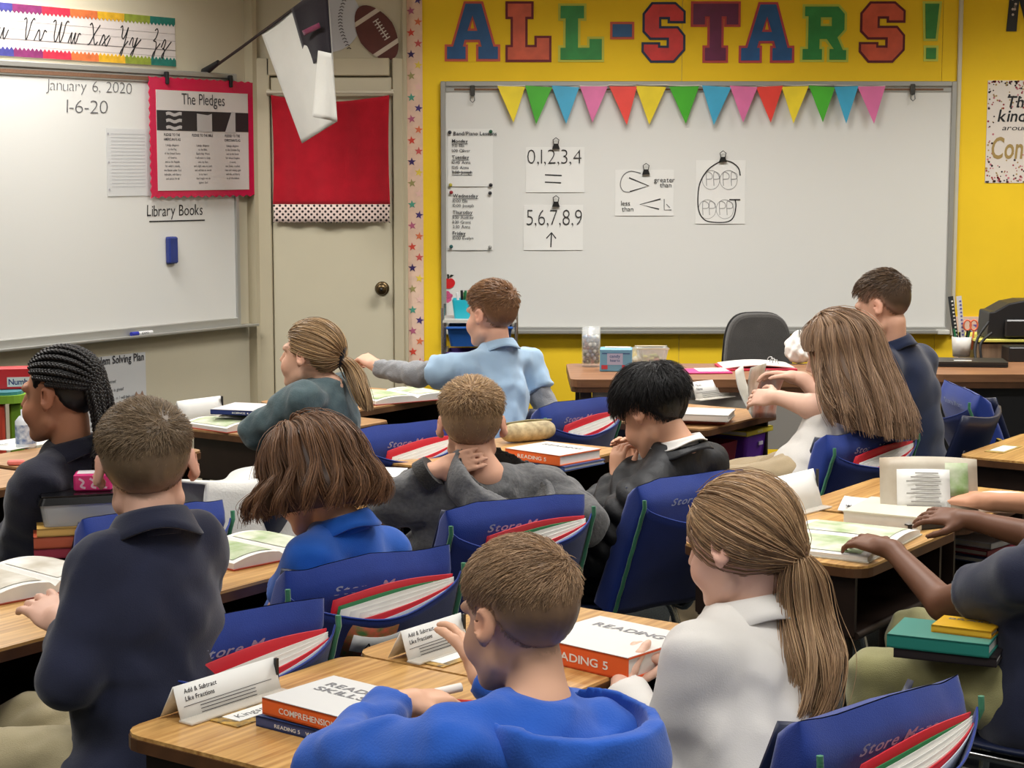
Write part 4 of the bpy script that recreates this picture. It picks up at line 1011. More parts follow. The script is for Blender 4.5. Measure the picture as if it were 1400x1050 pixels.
# --- desk I: pencil case, books, basket
pc = empty('pencil_case'); 
def pcf(u, v):
    a = v * 2 * pi; x = (u - .5) * .20; k = (1 - abs(2*u - 1) ** 6) ** .5 if abs(2*u-1) < 1 else 0
    return (x, .036 * k * math.cos(a), .032 + .032 * k * math.sin(a))
MB().sheet(pcf, 24, 20).build('case', mat('printed_canvas', (206, 190, 150), .8, col2=(150, 134, 104), vscale=45, bump=.3), pc)
MB().tube([(-.09, 0, .062), (.0, -.002, .067), (.09, 0, .062)], .004, 6).build('zip', plain((120, 110, 70), .5), pc)
put(pc, 722, 603, DT, TH - D(22), 'cream printed pencil case on the middle desk', 'pencil case')
b = book_geo(.22, .19, .014, (60, 84, 140), 'WORKBOOK 5', name='workbook'); put(b, 760, 634, DT, TH - D(96), 'blue workbook under the orange book on the middle desk', 'book')
b = book_geo(.215, .185, .030, (228, 104, 48), 'READING 5', ['READING'], top=(226, 222, 216)); put(b, 756, 627, DT + .0148, TH - D(98), 'orange-spined book on the desk before the clasped hands', 'book')
bk = empty('yellow_basket'); mb = MB()
for i in range(11):
    x = -.09 + i * .018; mb.box((x, -.05, .035), (.005, .004, .06)); mb.box((x, .05, .035), (.005, .004, .06))
for j in range(6):
    y = -.05 + j * .02; mb.box((-.092, y, .035), (.004, .005, .06)); mb.box((.092, y, .035), (.004, .005, .06))
for z in (.005, .068):
    for sy in (-1, 1): mb.box((0, sy * .05, z), (.19, .006, .008))
    for sx in (-1, 1): mb.box((sx * .092, 0, z), (.006, .106, .008))
mb.box((0, 0, .003), (.186, .10, .004)); M_yb = plain((226, 206, 60), .45); mb.build('lattice', M_yb, bk)
p = rn(4.50, 3.08); bk.location = (p[0], p[1], .523); bk.rotation_euler = (0, 0, TH); tag(bk, 'yellow lattice basket inside the desk box before the clasped hands', 'basket')
# --- desk J
tent_card(975, 545, TH - D(14), 'white fact card before the child in white tee', .19, .07, ['Facts', 'Name'])
for i, (px, py, w, d, h, c, lab, tt) in enumerate([(950, 574, .24, .19, .016, (196, 84, 60), 'red-spined book lowest under the raised pages', None), (955, 571, .23, .18, .022, (214, 206, 196), 'thick white paperback under the raised pages', (226, 222, 216))]):
    bb = book_geo(w, d, h, c, top=tt); put(bb, px, py, DT + (0 if i == 0 else .0165), TH - D(70), lab, 'book', 'books before the child in white tee')
rb3 = empty('raised_magazine')
for k, (a_, m_) in enumerate(((-12, M_page), (6, M_art2), (24, mat('orange_art', (214, 120, 80), .5, col2=(226, 210, 200), vscale=14)))):
    Mk = Matrix.Rotation(D(a_), 4, 'Y')
    MB().sheet(lambda u, v: ((u - .0) * .03 * k - .03 * math.sin(v * 2), (u - .5) * .20, v * .17), 6, 8, M=Mk).build('page', m_, rb3, solid=.001)
put(rb3, 1034, 566, DT + .02, TH - D(70), 'magazine with fanned pages held up by the child in white tee', 'magazine')
pbin = empty('purple_bin'); taper(MB(), .15, .20, .16, .22, 0, .085).build('bin_body', mat('purple_plastic', (96, 44, 150), .35), pbin, solid=.003); MB().box((.02, -.112, .05), (.03, .004, .012)).build('sticker', plain((206, 200, 214), .4), pbin)
p = rn(5.80, 3.10); pbin.location = (p[0], p[1], .523); pbin.rotation_euler = (0, 0, TH); tag(pbin, 'purple plastic bin in the desk box of the child in white tee', 'bin')
rbin = empty('red_bin'); taper(MB(), .14, .20, .15, .22, 0, .08).build('bin_body', mat('maroon_plastic', (120, 24, 44), .35), rbin, solid=.003)
p = rn(5.58, 3.10); rbin.location = (p[0], p[1], .523); rbin.rotation_euler = (0, 0, TH); tag(rbin, 'dark red plastic bin left of the purple bin', 'bin')
b = book_geo(.20, .16, .018, (214, 196, 60), 'FACTS', name='yellow_book'); p = rn(5.80, 3.06); b.location = (p[0], p[1], .6095); b.rotation_euler = (0, 0, TH); tag(b, 'yellow-spined book lying on the purple bin', 'book')
# --- desks L, M, N, O
paper_at(30, 608, DT, .24, .18, TH, 'white worksheet on the desk of the child in dark navy jacket', text=['Facts', 'Name'])
e = MB().box((0, 0, .008), (.05, .022, .015), bev=.004).build('pink_eraser', plain((222, 120, 110), .7)); put(e, 22, 636, DT, D(10), 'pink eraser on the desk of the child in dark navy jacket', 'eraser')
tent_card(278, 572, TH - D(4), 'white fact card on the desk of the child in teal sweater', .2, .07)
ob = open_book_geo(.28, .22, .028, (176, 66, 44), M_art); put(ob, 325, 582, DT, TH - D(6), 'open textbook by the elbow of the child in teal sweater', 'book')
for i, (c, lab, tx) in enumerate([((206, 204, 200), 'white paperback under the blue book by the teal sleeve', None), ((44, 60, 120), 'blue-spined book on the stack by the teal sleeve', 'SCIENCE 4')]):
    bb = book_geo(.22, .19, .016, c, tx, top=(216, 214, 216)); put(bb, 345, 563, DT + .031 + i * .0168, TH - D(72), lab, 'book', 'books by the teal sleeve')
ob = open_book_geo(.36, .24, .028, (160, 60, 50), M_art); put(ob, 548, 545, DT, TH - D(20), 'open textbook on the desk by the outstretched arm', 'book')
# white sweatshirt over a chair
sw_ = empty('white_garment', tuple(CHAIR['cloth']), TH, 'white garment draped over a chair between the desks', 'garment')
def swf(u, v):
    a = (v - .35) * 2.2; x = (u - .5) * (.36 + .12 * v); 
    if v < .35: y = -.18 + .06 * (.35 - v); z = .80 - (.35 - v) * .9
    else: y = -.285 - .12 * (v - .35) ** 1.3; z = .80 - (v - .35) * .66
    return (x + .012 * math.sin(9 * v + 4 * u), y + .022 * math.sin(12 * u + 3 * v), z + .02 * math.sin(8 * u + 2) * v)
MB().sheet(swf, 36, 30).build('body_cloth', fabric('white_cotton', (216, 214, 208), .02, .3, 200), sw_, solid=.008)
# lap books of the child at the right edge are placed with that child below
# ================================================================== TEACHER'S SIDE
M_desk = wood('teacher_wood', (150, 108, 76), (120, 82, 56), (2, 22, 22), .4)
pA = at_z(780, 519, .75); pB = at_z(1205, 519, .75); ydf = (pA[1] + pB[1]) / 2; ydb = at_z(790, 497, .75)[1]
td = empty('teacher_desk', ((pA[0] + pB[0]) / 2, (ydf + ydb) / 2, 0), 0, 'wooden teacher desk with pale front panel before the yellow wall', 'desk')
w, d = pB[0] - pA[0], ydb - ydf
MB().prism(rrect(-w/2, w/2, -d/2, d/2, .04), .72, .75).build('desk_top', M_desk, td)
MB().prism(rrect(-w/2 + .004, w/2 - .004, -d/2 + .004, d/2 - .004, .04), .70, .7198).build('under_edge', M_band, td)
for sx in (-1, 1):
    for sy in (-1, 1): MB().box((sx * (w/2 - .06), sy * (d/2 - .05), .35), (.045, .04, .70)).build('leg', mat('dark_desk_leg', (50, 40, 36), .4), td)
MB().box((0, -d/2 + .05, .585), (w - .17, .012, .22)).build('modesty_panel', mat('grey_panel', (176, 172, 164), .5), td)
def on_desk(px, py, z=.7505): return at_z(px, py, z)
# marble vase
p = on_desk(808, 501); vs = empty('marble_vase', tuple(p), 0, 'tall clear glass cylinder filled with coloured marbles on the teacher desk', 'vase')
M_glass = mat('clear_glass', (235, 240, 240), .05, alpha=.22)
MB().lathe([(0, .002), (.038, .002), (.038, .16), (.035, .16), (.035, .012), (0, .012)], 28).build('glass', M_glass, vs)
mcols = [(40, 60, 90), (30, 32, 40), (150, 160, 170), (60, 90, 80), (120, 60, 56), (80, 100, 130), (190, 190, 180), (50, 80, 60)]
mm = [MB().sphere((0, 0, 0), .0082, seg=8, rings=6).mesh('marble') for _ in mcols]
for me, c in zip(mm, mcols): me.materials.append(plain(c, .15))
rg = random.Random(3)
for lay in range(8):
    for i in range(9):
        q = 2 * pi * i / 9 + lay * .35; o = link(bpy.data.objects.new('marble', rg.choice(mm)), vs); o.location = (.0262 * math.cos(q), .0262 * math.sin(q), .021 + lay * .0142)
    for i in range(3):
        q = 2 * pi * i / 3 + lay; o = link(bpy.data.objects.new('marble', rg.choice(mm)), vs); o.location = (.0095 * math.cos(q), .0095 * math.sin(q), .021 + lay * .0142)
# blue printed box
p = on_desk(843, 508); bb = empty('blue_carton', (p[0], p[1] + .04, p[2]), D(-4), 'pale blue printed carton beside the marble vase', 'carton')
MB().box((0, 0, .045), (.128, .09, .09), bev=.003).build('carton', mat('blue_card', (110, 164, 194), .5), bb)
MB().box((-.004, -.0458, .05), (.062, .001, .045)).build('front_panel', plain((176, 178, 206), .5), bb)
t = MB().stroke([(-.055, .072 + .0), (.055, .072)], .005, -.0462); put_text(t, 'candy', -.004, .056, .012, -.0470, 'c', 'b'); put_text(t, 'hearts', -.004, .040, .010, -.0470, 'c', 'b'); t.build('lettering', plain((60, 90, 140), .5), bb)
MB().box((.03, -.0465, .016), (.012, .001, .022)).box((-.045, -.0465, .018), (.024, .001, .016)).build('red_print', plain((190, 60, 70), .5), bb)
MB().box((.006, .012, .0915), (.10, .05, .002)).build('lid_flap', plain((206, 200, 190), .5), bb)
# handled jar and plastic tub
p = on_desk(872, 503); jr = empty('candy_jar', (p[0], p[1] + .05, p[2]), 0, 'small clear jar behind the blue carton', 'jar')
MB().lathe([(0, .002), (.026, .002), (.03, .02), (.03, .06), (.022, .07), (.024, .078), (.0, .079)], 20).build('glass', M_glass, jr); MB().sphere((0, 0, .025), (.022, .022, .02), seg=12, rings=8).build('sweets', mat('sweets', (206, 196, 170), .5, col2=(150, 150, 110), vscale=60), jr)
p = on_desk(893, 503); tb = empty('clear_tub', (p[0], p[1] + .08, p[2]), 0, 'clear plastic tub of wrapped sweets on the teacher desk', 'tub')
taper(MB(), .10, .09, .13, .12, 0, .075, .02).build('tub', M_clear, tb, solid=.002); MB().tube([(x * .065, y * .06, .075) for x, y in ((-1, -1), (1, -1), (1, 1), (-1, 1))], .003, 6, closed=True).build('rim', plain((206, 196, 170), .3), tb)
rg = random.Random(5)
for i in range(16):
    o = MB().sphere((rg.uniform(-.038, .038), rg.uniform(-.035, .035), .014 + .012 * (i % 3)), (.012, .010, .009), seg=8, rings=5).build('sweet', plain(rg.choice([(190, 190, 90), (120, 140, 70), (214, 206, 180), (150, 60, 50)]), .35), tb)
# pink folder and ring binder
p = on_desk(985, 510); pf = empty('pink_folder', (p[0] - .06, p[1] + .04, p[2]), D(4), 'bright pink folder with papers on the teacher desk', 'folder')
MB().box((0, 0, .003), (.20, .15, .006), bev=.001).build('cover', plain((216, 60, 130), .45), pf); MB().box((.03, .01, .0075), (.12, .12, .002)).build('pages', M_page, pf)
p = on_desk(1035, 505); rbn = empty('ring_binder', (p[0], p[1] + .05, p[2]), D(2), 'open white ring binder with red cover on the teacher desk', 'binder')
MB().box((0, 0, .004), (.30, .22, .008), bev=.001).build('cover', plain((196, 40, 70), .45), rbn)
MB().sheet(lambda u, v: ((u - .5) * .28, (v - .5) * .20, .010 + .012 * math.sin(pi * u)), 8, 3).build('pages', M_page, rbn, solid=.006)
for k in range(3): MB().tube([(.07 + .012 * math.cos(q), -.06 + .06 * k, .022 + .018 * math.sin(q)) for q in np.linspace(0, 2*pi, 13)[:-1]], .002, 5, closed=True).build('ring', M_chrome, rbn)
# white bag on the desk
p = on_desk(1096, 500)
def bagf(u, v):
    a = 2 * pi * u; k = math.sin(pi * min(v, .999)) ** .45 * (1 - .35 * v); c_ = 1 + .10 * math.sin(5 * a + 7 * v) + .08 * math.sin(9 * a - 11 * v) + .06 * math.sin(3 * a + 17 * v)
    return (.068 * k * c_ * math.cos(a), .05 * k * c_ * math.sin(a), .125 * v * (1 + .12 * math.sin(2 * a + 1) * v))
o = MB().sheet(bagf, 40, 20).build('white_bag', mat('thin_plastic', (222, 220, 214), .4, bump=.8, bscale=40)); o.location = (p[0], p[1] + .08, p[2]); tag(o, 'crumpled white bag on the teacher desk', 'bag')
# office chair
Yc = 7.95; pc0 = at_y(1036, 480, Yc); oc = empty('office_chair', (pc0[0], Yc, 0), D(4), 'dark grey upholstered office chair behind the teacher desk', 'chair')
M_charcoal = fabric('charcoal_upholstery', (70, 68, 66), .12, .8, 400)
ztop = at_y(1036, 428, Yc)[2]; hw_ = (at_y(1083, 480, Yc)[0] - at_y(988, 480, Yc)[0]) / 2
zb_ = .56; H_ = ztop - zb_
def ocf(u, v):
    a = 2 * pi * u; 
    return a
prof = []
for q in np.linspace(0, 2*pi, 41)[:-1]:
    x = hw_ * math.copysign(abs(math.cos(q)) ** .55, math.cos(q)); z = zb_ + H_/2 + H_/2 * math.copysign(abs(math.sin(q)) ** .6, math.sin(q))
    x *= 1 - .16 * max(0, (z - zb_) / H_ - .3); prof.append((x, z))
MB().plate(prof, -.035, .035).build('backrest', M_charcoal, oc, bevel=.015)
MB().plate([(x * 1.02, zb_ + H_/2 + (z - zb_ - H_/2) * 1.015) for x, z in prof], .036, .05).build('back_shell', M_black, oc, bevel=.004)
MB().prism(rrect(-.23, .23, -.26, .20, .08), .43, .50).build('seat', M_charcoal, oc, bevel=.02)
MB().tube([(0, .06, .62), (0, .09, .50), (0, .04, .42)], .022, 8).build('back_bracket', M_black, oc); MB().cyl((0, 0, .10), (0, 0, .43), .028, 14).build('gas_column', M_chrome, oc)
for k in range(5):
    q = 2*pi*k/5 + .3; l = MB().tube([(0, 0, .11), (.26 * math.cos(q), .26 * math.sin(q), .07)], [.03, .018], 8).build('base_arm', M_black, oc)
    MB().cyl((.26 * math.cos(q) - .012, .26 * math.sin(q), .025), (.26 * math.cos(q) + .012, .26 * math.sin(q), .025), .025, 12).build('castor', M_black, l)
# ------------------------------------------------------------------ right-hand desk with laptop, cup, printer
pA = at_z(1272, 512, .75); ydf = pA[1]; 
rd = empty('side_desk', (pA[0] + .55, ydf + .30, 0), 0, 'dark-legged wooden desk with laptop at the far right', 'desk')
MB().prism(rrect(-.55, .55, -.30, .30, .05), .72, .75).build('desk_top', M_desk, rd)
MB().prism(rrect(-.546, .546, -.296, .296, .05), .695, .7198).build('under_edge', M_band, rd)
MB().box((.04, -.24, .52), (.9, .02, .34)).build('front_panel', M_black, rd)
for sx in (-1, 1):
    for sy in (-1, 1): MB().box((sx * .47, sy * .22, .348), (.04, .04, .694)).build('leg', M_black, rd)
MB().tube([(-.47, -.26, .20), (.20, -.26, .34)], .010, 8).build('brace', M_chrome, rd)
p = at_z(1325, 499, .7505); lp = empty('laptop', tuple(p), D(-7), 'closed black laptop with a white sticker on the right-hand desk', 'laptop')
MB().prism(rrect(-.145, .145, -.09, .09, .012), .002, .012).build('base', M_black, lp); MB().prism(rrect(-.145, .145, -.09, .09, .012), .0125, .021).build('lid', mat('laptop_lid', (46, 44, 42), .35), lp); MB().box((-.03, -.03, .0214), (.07, .02, .0006)).build('sticker', M_paper, lp)
p = at_z(1318, 489, .7505); cp = empty('pencil_cup', (p[0], p[1] + .05, p[2]), 0, 'white cup of pens, scissors and rulers on the right-hand desk', 'pencil cup')
MB().lathe([(0, .001), (.036, .001), (.042, .085), (.039, .085), (.034, .006), (0, .006)], 20).build('cup', plain((206, 204, 198), .4), cp)
rg = random.Random(9)
for i in range(6):
    c = rg.choice([(30, 30, 40), (60, 80, 120), (150, 160, 160), (30, 110, 70)]); q = 2*pi*i/6
    MB().cyl((.012 * math.cos(q), .012 * math.sin(q), .01), (.034 * math.cos(q), .034 * math.sin(q), rg.uniform(.10, .12)), .0045, 8).build('pen', plain(c, .4), cp)
for k, (dx, c1) in enumerate(((-.012, (40, 46, 50)), (.008, (90, 90, 160)))):
    Mr_ = Matrix.Translation((dx, 0, .01)) @ Matrix.Rotation(D(-9 + 3 * k), 4, 'Y')
    o = MB().box((0, .008 - .012 * k, .125), (.022, .002, .25), M=Mr_).build('ruler', plain((206, 206, 206), .4) if k else plain(c1, .4), cp)
    t = MB()
    for i in range(14): t.box((.004, .0065 - .012 * k, .02 + .016 * i), (.008, .0008, .007), M=Mr_)
    t.build('ruler_marks', plain((226, 226, 220), .5) if not k else plain(c1, .4), o)['kind'] = 'stuff'
for k in range(2):
    cxx = .02 + .028 * k; MB().tube([(cxx + .016 * math.cos(q), -.01, .135 + .022 * math.sin(q)) for q in np.linspace(0, 2*pi, 17)[:-1]], .004, 6, closed=True).tube([(cxx, -.01, .112), (cxx - .006 + .0 * k, -.01, .03)], .004, 6).build('scissor_handle', plain((206, 104, 70), .4), cp)
# starred pocket behind it on the wall
a, b, z0, z1 = brect(1306, 433, 1352, 494, .02)
o = empty('star_pocket', ((a + b) / 2, BW - .008, (z0 + z1) / 2), 0, 'pink star-printed paper pocket on the wall behind the pencil cup', 'wall pocket')
MB().box((0, -.006, 0), (b - a, .008, z1 - z0)).build('paper', M_border, o)
for (x, z, s) in ((-.01, .03, .022), (.03, .06, .03), (.02, -.02, .02)): MB().plate([(x + p_[0] * s / .021, z + p_[1] * s / .021) for p_ in star_pts(.021, .0085)], -.0118, -.0104).build('star', plain((112, 84, 160), .6), o)
# raised cabinet with yellow top, printer
p = at_z(1375, 490, .75)
cbn = empty('paper_cabinet', (pA[0] + .62, ydf + .78, 0), 0, 'wooden cabinet with a yellow covered top at the right edge', 'cabinet')
ztop = at_y(1370, 466, ydf + .55)[2]
MB().box((.12, 0, ztop / 2 - .01), (.80, .34, ztop - .02)).build('cabinet_body', wood('grey_wood', (140, 118, 96), (110, 90, 72), (22, 22, 2), .45), cbn)
MB().box((.12, 0, ztop - .005), (.82, .36, .012), bev=.002).build('yellow_cover', plain((206, 196, 90), .6), cbn)
bp = empty('black_speaker_box', (pA[0] + .62, ydf + .70, ztop + .0015), 0, 'black boxy machine with curved top at the far right edge', 'office machine')
Z_ = at_y(1385, 412, ydf + .60)[2] - ztop
xa = at_y(1352, 440, ydf + .6)[0] - (pA[0] + .62)
MB().plate([(xa, 0), (xa + .008, Z_ * .70), (xa + .03, Z_ * .72), (xa + .09, Z_ * .93), (xa + .15, Z_), (xa + .40, Z_), (xa + .40, 0)], -.08, .10).build('casing', M_black, bp, bevel=.006)
MB().box((xa + .22, -.092, Z_ * .28), (.30, .02, Z_ * .46), bev=.006).build('front_cover', mat('dark_cover', (34, 32, 32), .3), bp)
bx3 = MB().box((0, 0, .03), (.34, .12, .06), bev=.003).build('black_box', M_black); q = at_y(1395, 489, ydf + .54); bx3.location = (q[0] + .10, ydf + .52, .7505); tag(bx3, 'low black box beneath the yellow cabinet top', 'box')
for k, path in enumerate(([(1352, 440), (1338, 460), (1333, 478), (1334, 492)], [(1356, 455), (1341, 470), (1342, 494)])):
    P = [at_y(x, y, ydf + .5 - .02 * i + .02 * k) for i, (x, y) in enumerate(path)]
    o = MB().tube(smooth_path(P, 6), .006, 6).build('power_cable', M_black); tag(o, ('upper' if k == 0 else 'lower') + ' black cable hanging from the boxy machine at right', 'cable', 'black cables at right')
# ------------------------------------------------------------------ rolling drawer cart
Yk = 8.35; k0 = at_y(607, 500, Yk); k1 = at_y(706, 500, Yk)
ct = empty('drawer_cart', ((k0[0] + k1[0]) / 2, Yk, 0), 0, 'metal cart of coloured plastic drawers behind the light blue polo', 'drawer cart')
w = k1[0] - k0[0]; zc = at_y(640, 436, Yk)[2]
for sx in (-1, 1):
    for sy in (-1, 1): MB().tube([(sx * w/2, sy * .13, .03), (sx * w/2, sy * .13, zc + .06)], .008, 8).build('post', M_chrome, ct)
MB().box((0, 0, zc), (w, .28, .012)).build('top_shelf', mat('cart_shelf', (186, 184, 178), .4), ct)
dc = [(34, 86, 160), (60, 34, 110), (30, 140, 90), (206, 150, 40), (190, 50, 50)]
for i in range(5):
    z = zc - .115 - i * .115
    if z < .05: break
    dr = taper(MB(), w - .07, .22, w - .04, .26, z, z + .085).build('drawer', mat('drawer_%d' % i, dc[i], .35, alpha=1), ct, solid=.003)
    MB().box((0, -.135, z + .085), (w - .03, .012, .012), bev=.003).build('drawer_rim', mat('drawer_%d' % i, dc[i], .35), dr)
    for sx in (-1, 1): MB().box((sx * (w/2 - .012), 0, z + .09), (.012, .26, .006)).build('runner', M_chrome, ct)
bn = empty('teal_bin', (at_y(640, 420, Yk)[0] + .02, Yk, zc + .0065), 0, 'teal plastic bin full of markers on the drawer cart', 'bin')
taper(MB(), .16, .12, .18, .14, 0, .085).build('bin_body', mat('teal_plastic', (34, 170, 190), .35), bn, solid=.003)
rg = random.Random(4)
for i in range(12):
    x = -.07 + .0125 * i; c = rg.choice([(60, 150, 60), (220, 220, 220), (30, 30, 34), (206, 120, 90), (190, 196, 60), (40, 110, 70)])
    MB().cyl((x * .8, .01 * (i % 3) - .01, .006), (x + .01 * math.sin(i), .015 * (i % 3) - .02, .115 + .01 * (i % 2)), .0062, 8).build('marker', plain(c, .4), bn)
# ------------------------------------------------------------------ play table at the left edge
q = at_z(8, 600, .35); Yt = 6.9; q0 = at_y(2, 535, Yt); 
pt = empty('green_play_table', (q0[0] - .06, Yt, 0), D(8), 'green plastic play table with red and green legs at the left edge', 'play table')
MB().prism(rrect(-.26, .16, -.16, .16, .06), q0[2] - .03, q0[2]).build('table_top', mat('lime_plastic', (132, 176, 56), .35), pt)
MB().prism(rrect(-.25, .15, -.15, .15, .06), q0[2] + .0002, q0[2] + .012).build('teal_tray', mat('teal_tray', (60, 130, 140), .35), pt)
for (x, y, c) in ((.06, -.12, (196, 72, 52)), (.125, -.10, (110, 150, 40)), (-.2, -.1, (196, 72, 52)), (-.2, .1, (110, 150, 40)), (.11, .1, (196, 72, 52))): MB().box((x, y, (q0[2] - .03) / 2), (.05, .05, q0[2] - .03), bev=.008).build('leg', plain(c, .4), pt)
nb = empty('number_box', (q0[0] + .055, Yt, q0[2] + .0125), D(14), 'red and white box lettered Num on the green table', 'box')
MB().box((0, 0, .04), (.20, .08, .08), bev=.003).build('carton', plain((206, 44, 50), .45), nb); MB().box((.03, -.0408, .028), (.12, .001, .036)).build('white_panel', M_paper, nb)
t = MB(); put_text(t, 'Numbers', -.025, .018, .022, -.042, weight='b', width=.11); t.build('lettering', plain((30, 44, 110), .5), nb)
q = at_z(36, 612, DT); bt = empty('wipes_bottle', (q[0], q[1], DT), 0, 'blue and white labelled bottle in front of the green table', 'bottle')
MB().lathe([(0, 0), (.03, 0), (.032, .006), (.032, .085), (.02, .10), (.014, .102), (.014, .12), (0, .12)], 20).build('bottle_body', plain((206, 212, 218), .4), bt)
MB().lathe([(.0325, .015), (.0325, .075)], 20).build('label_band', mat('bottle_label', (70, 100, 150), .5, col2=(206, 212, 218), vscale=60), bt)
# ================================================================== PEOPLE: distance-field bodies and strand hair
class Grid:
    def __init__(s, lo, hi, res):
        s.lo = np.array(lo, float); s.res = res
        s.n = np.maximum(4, np.ceil((np.array(hi) - s.lo) / res).astype(int) + 1)
        s.D = np.full(s.n, .5, np.float32)
        s.ax = [(s.lo[i] + res * np.arange(s.n[i])).astype(np.float32) for i in range(3)]
    def region(s, lo, hi):
        a = np.clip(np.floor((np.array(lo) - s.lo) / s.res).astype(int), 0, s.n); b = np.clip(np.ceil((np.array(hi) - s.lo) / s.res).astype(int) + 1, 0, s.n)
        sl = tuple(slice(a[i], b[i]) for i in range(3))
        X = s.ax[0][sl[0]][:, None, None]; Y = s.ax[1][sl[1]][None, :, None]; Z = s.ax[2][sl[2]][None, None, :]
        return sl, X, Y, Z
    def put(s, sl, d, k, sub):
        A = s.D[sl]
        if A.size == 0: return
        if sub: A, d, sg = -A, d, -1
        else: sg = 1
        if k > 0:
            h = np.clip(.5 + .5 * (A - d) / k, 0, 1); r = A + (d - A) * h - k * h * (1 - h)
        else: r = np.minimum(A, d)
        s.D[sl] = sg * r
    def cap(s, a, b, ra, rb, k=.012, flat=False, sub=False, puff=None, flat0=False, gain=1.0):
        a = np.array(a, float); b = np.array(b, float); m = max(ra, rb) + k + 3 * s.res + (.02 if puff else 0)
        sl, X, Y, Z = s.region(np.minimum(a, b) - m, np.maximum(a, b) + m)
        ab = b - a; L2 = max(ab @ ab, 1e-9); px, py, pz = X - a[0], Y - a[1], Z - a[2]
        tt = (px * ab[0] + py * ab[1] + pz * ab[2]) / L2; t = np.clip(tt, 0, 1)
        r = ra + (rb - ra) * t
        if puff: r = r + puff[1] * (np.abs(np.sin(pi * t * math.sqrt(L2) / puff[0])) ** .6 - .5)
        d = np.sqrt((px - t*ab[0])**2 + (py - t*ab[1])**2 + (pz - t*ab[2])**2) - r
        if flat: d = np.maximum(d, (tt - 1) * math.sqrt(L2))
        if flat0: d = np.maximum(d, -tt * math.sqrt(L2))
        s.put(sl, d.astype(np.float32), k, sub)
    def ell(s, c, M, r, k=.02, sub=False):
        """M columns are the axes"""
        c = np.array(c, float); r = np.array(r, float); M = np.array(M, float)
        e = np.abs(M) @ r + k + 3 * s.res
        sl, X, Y, Z = s.region(c - e, c + e)
        px, py, pz = X - c[0], Y - c[1], Z - c[2]
        q = [px * M[0, i] + py * M[1, i] + pz * M[2, i] for i in range(3)]
        k0 = np.sqrt(sum((q[i] / r[i]) ** 2 for i in range(3))); k1 = np.sqrt(sum((q[i] / r[i] ** 2) ** 2 for i in range(3)))
        s.put(sl, (k0 * (k0 - 1) / np.maximum(k1, 1e-6)).astype(np.float32), k, sub)
    def folds(s, amp, seed, lam=(.045, .10)):
        near = np.abs(s.D) < .03; idx = np.nonzero(near)
        P = np.stack([s.ax[i][idx[i]] for i in range(3)], 1).astype(np.float64); g = np.random.default_rng(seed); f = np.zeros(len(P))
        for i in range(6):
            d = g.normal(size=3); d[2] *= 1.6; d /= np.linalg.norm(d); e = g.normal(size=3); e /= np.linalg.norm(e)
            l = g.uniform(*lam); f += np.sin(2*pi * (P @ d) / l + g.uniform(0, 6) + 1.6 * np.sin(2*pi * (P @ e) / (l * 2.3) + g.uniform(0, 6)))
        f = np.tanh(f / 2)
        s.D[idx] += (amp * f).astype(np.float32)
    def plane_cut(s, p, n):
        """keep the side where (x-p).n < 0"""
        d = ((s.ax[0] - p[0]) * n[0])[:, None, None] + ((s.ax[1] - p[1]) * n[1])[None, :, None] + ((s.ax[2] - p[2]) * n[2])[None, None, :]
        s.D = np.maximum(s.D, d.astype(np.float32))
    def mesh(s):
        D = s.D; I = D < 0; n = s.n
        c = np.zeros(tuple(n - 1), np.uint8)
        for dx in (0, 1):
            for dy in (0, 1):
                for dz in (0, 1): c += I[dx:n[0]-1+dx, dy:n[1]-1+dy, dz:n[2]-1+dz]
        cells = np.nonzero((c > 0) & (c < 8)); N = len(cells[0])
        corner = {}
        for dx in (0, 1):
            for dy in (0, 1):
                for dz in (0, 1): corner[(dx, dy, dz)] = D[cells[0]+dx, cells[1]+dy, cells[2]+dz]
        acc = np.zeros((N, 3)); cnt = np.zeros(N)
        for axis in range(3):
            o = [0, 1, 2]; o.remove(axis)
            for u in (0, 1):
                for v in (0, 1):
                    a = [0, 0, 0]; a[o[0]] = u; a[o[1]] = v; b = list(a); b[axis] = 1
                    va, vb = corner[tuple(a)], corner[tuple(b)]; m = (va < 0) != (vb < 0)
                    t = np.where(m, va / np.where(m, va - vb, 1), 0); p = np.tile(np.array(a, float), (N, 1)); p[:, axis] = t
                    acc[m] += p[m]; cnt += m
        V = np.stack(cells, 1) + acc / np.maximum(cnt, 1)[:, None]; V = s.lo + V * s.res
        lut = np.full(tuple(n - 1), -1, np.int32); lut[cells] = np.arange(N); F = []
        for axis in range(3):
            b, cc = (axis + 1) % 3, (axis + 2) % 3
            s0 = [slice(1, -1)] * 3; s0[axis] = slice(0, -1); s1 = list(s0); s1[axis] = slice(1, None)
            A, B = I[tuple(s0)], I[tuple(s1)]
            for flip, m in ((False, A & ~B), (True, ~A & B)):
                p = np.stack(np.nonzero(m), 1); 
                if not len(p): continue
                p[:, b] += 1; p[:, cc] += 1
                q = []
                for db, dc in ((-1, -1), (0, -1), (0, 0), (-1, 0)):
                    w = p.copy(); w[:, b] += db; w[:, cc] += dc; q.append(lut[w[:, 0], w[:, 1], w[:, 2]])
                q = np.stack(q, 1); F.append(q[:, ::-1] if flip else q)
        F = np.concatenate(F) if F else np.zeros((0, 4), int); F = F[(F >= 0).all(1)]
        return V, F
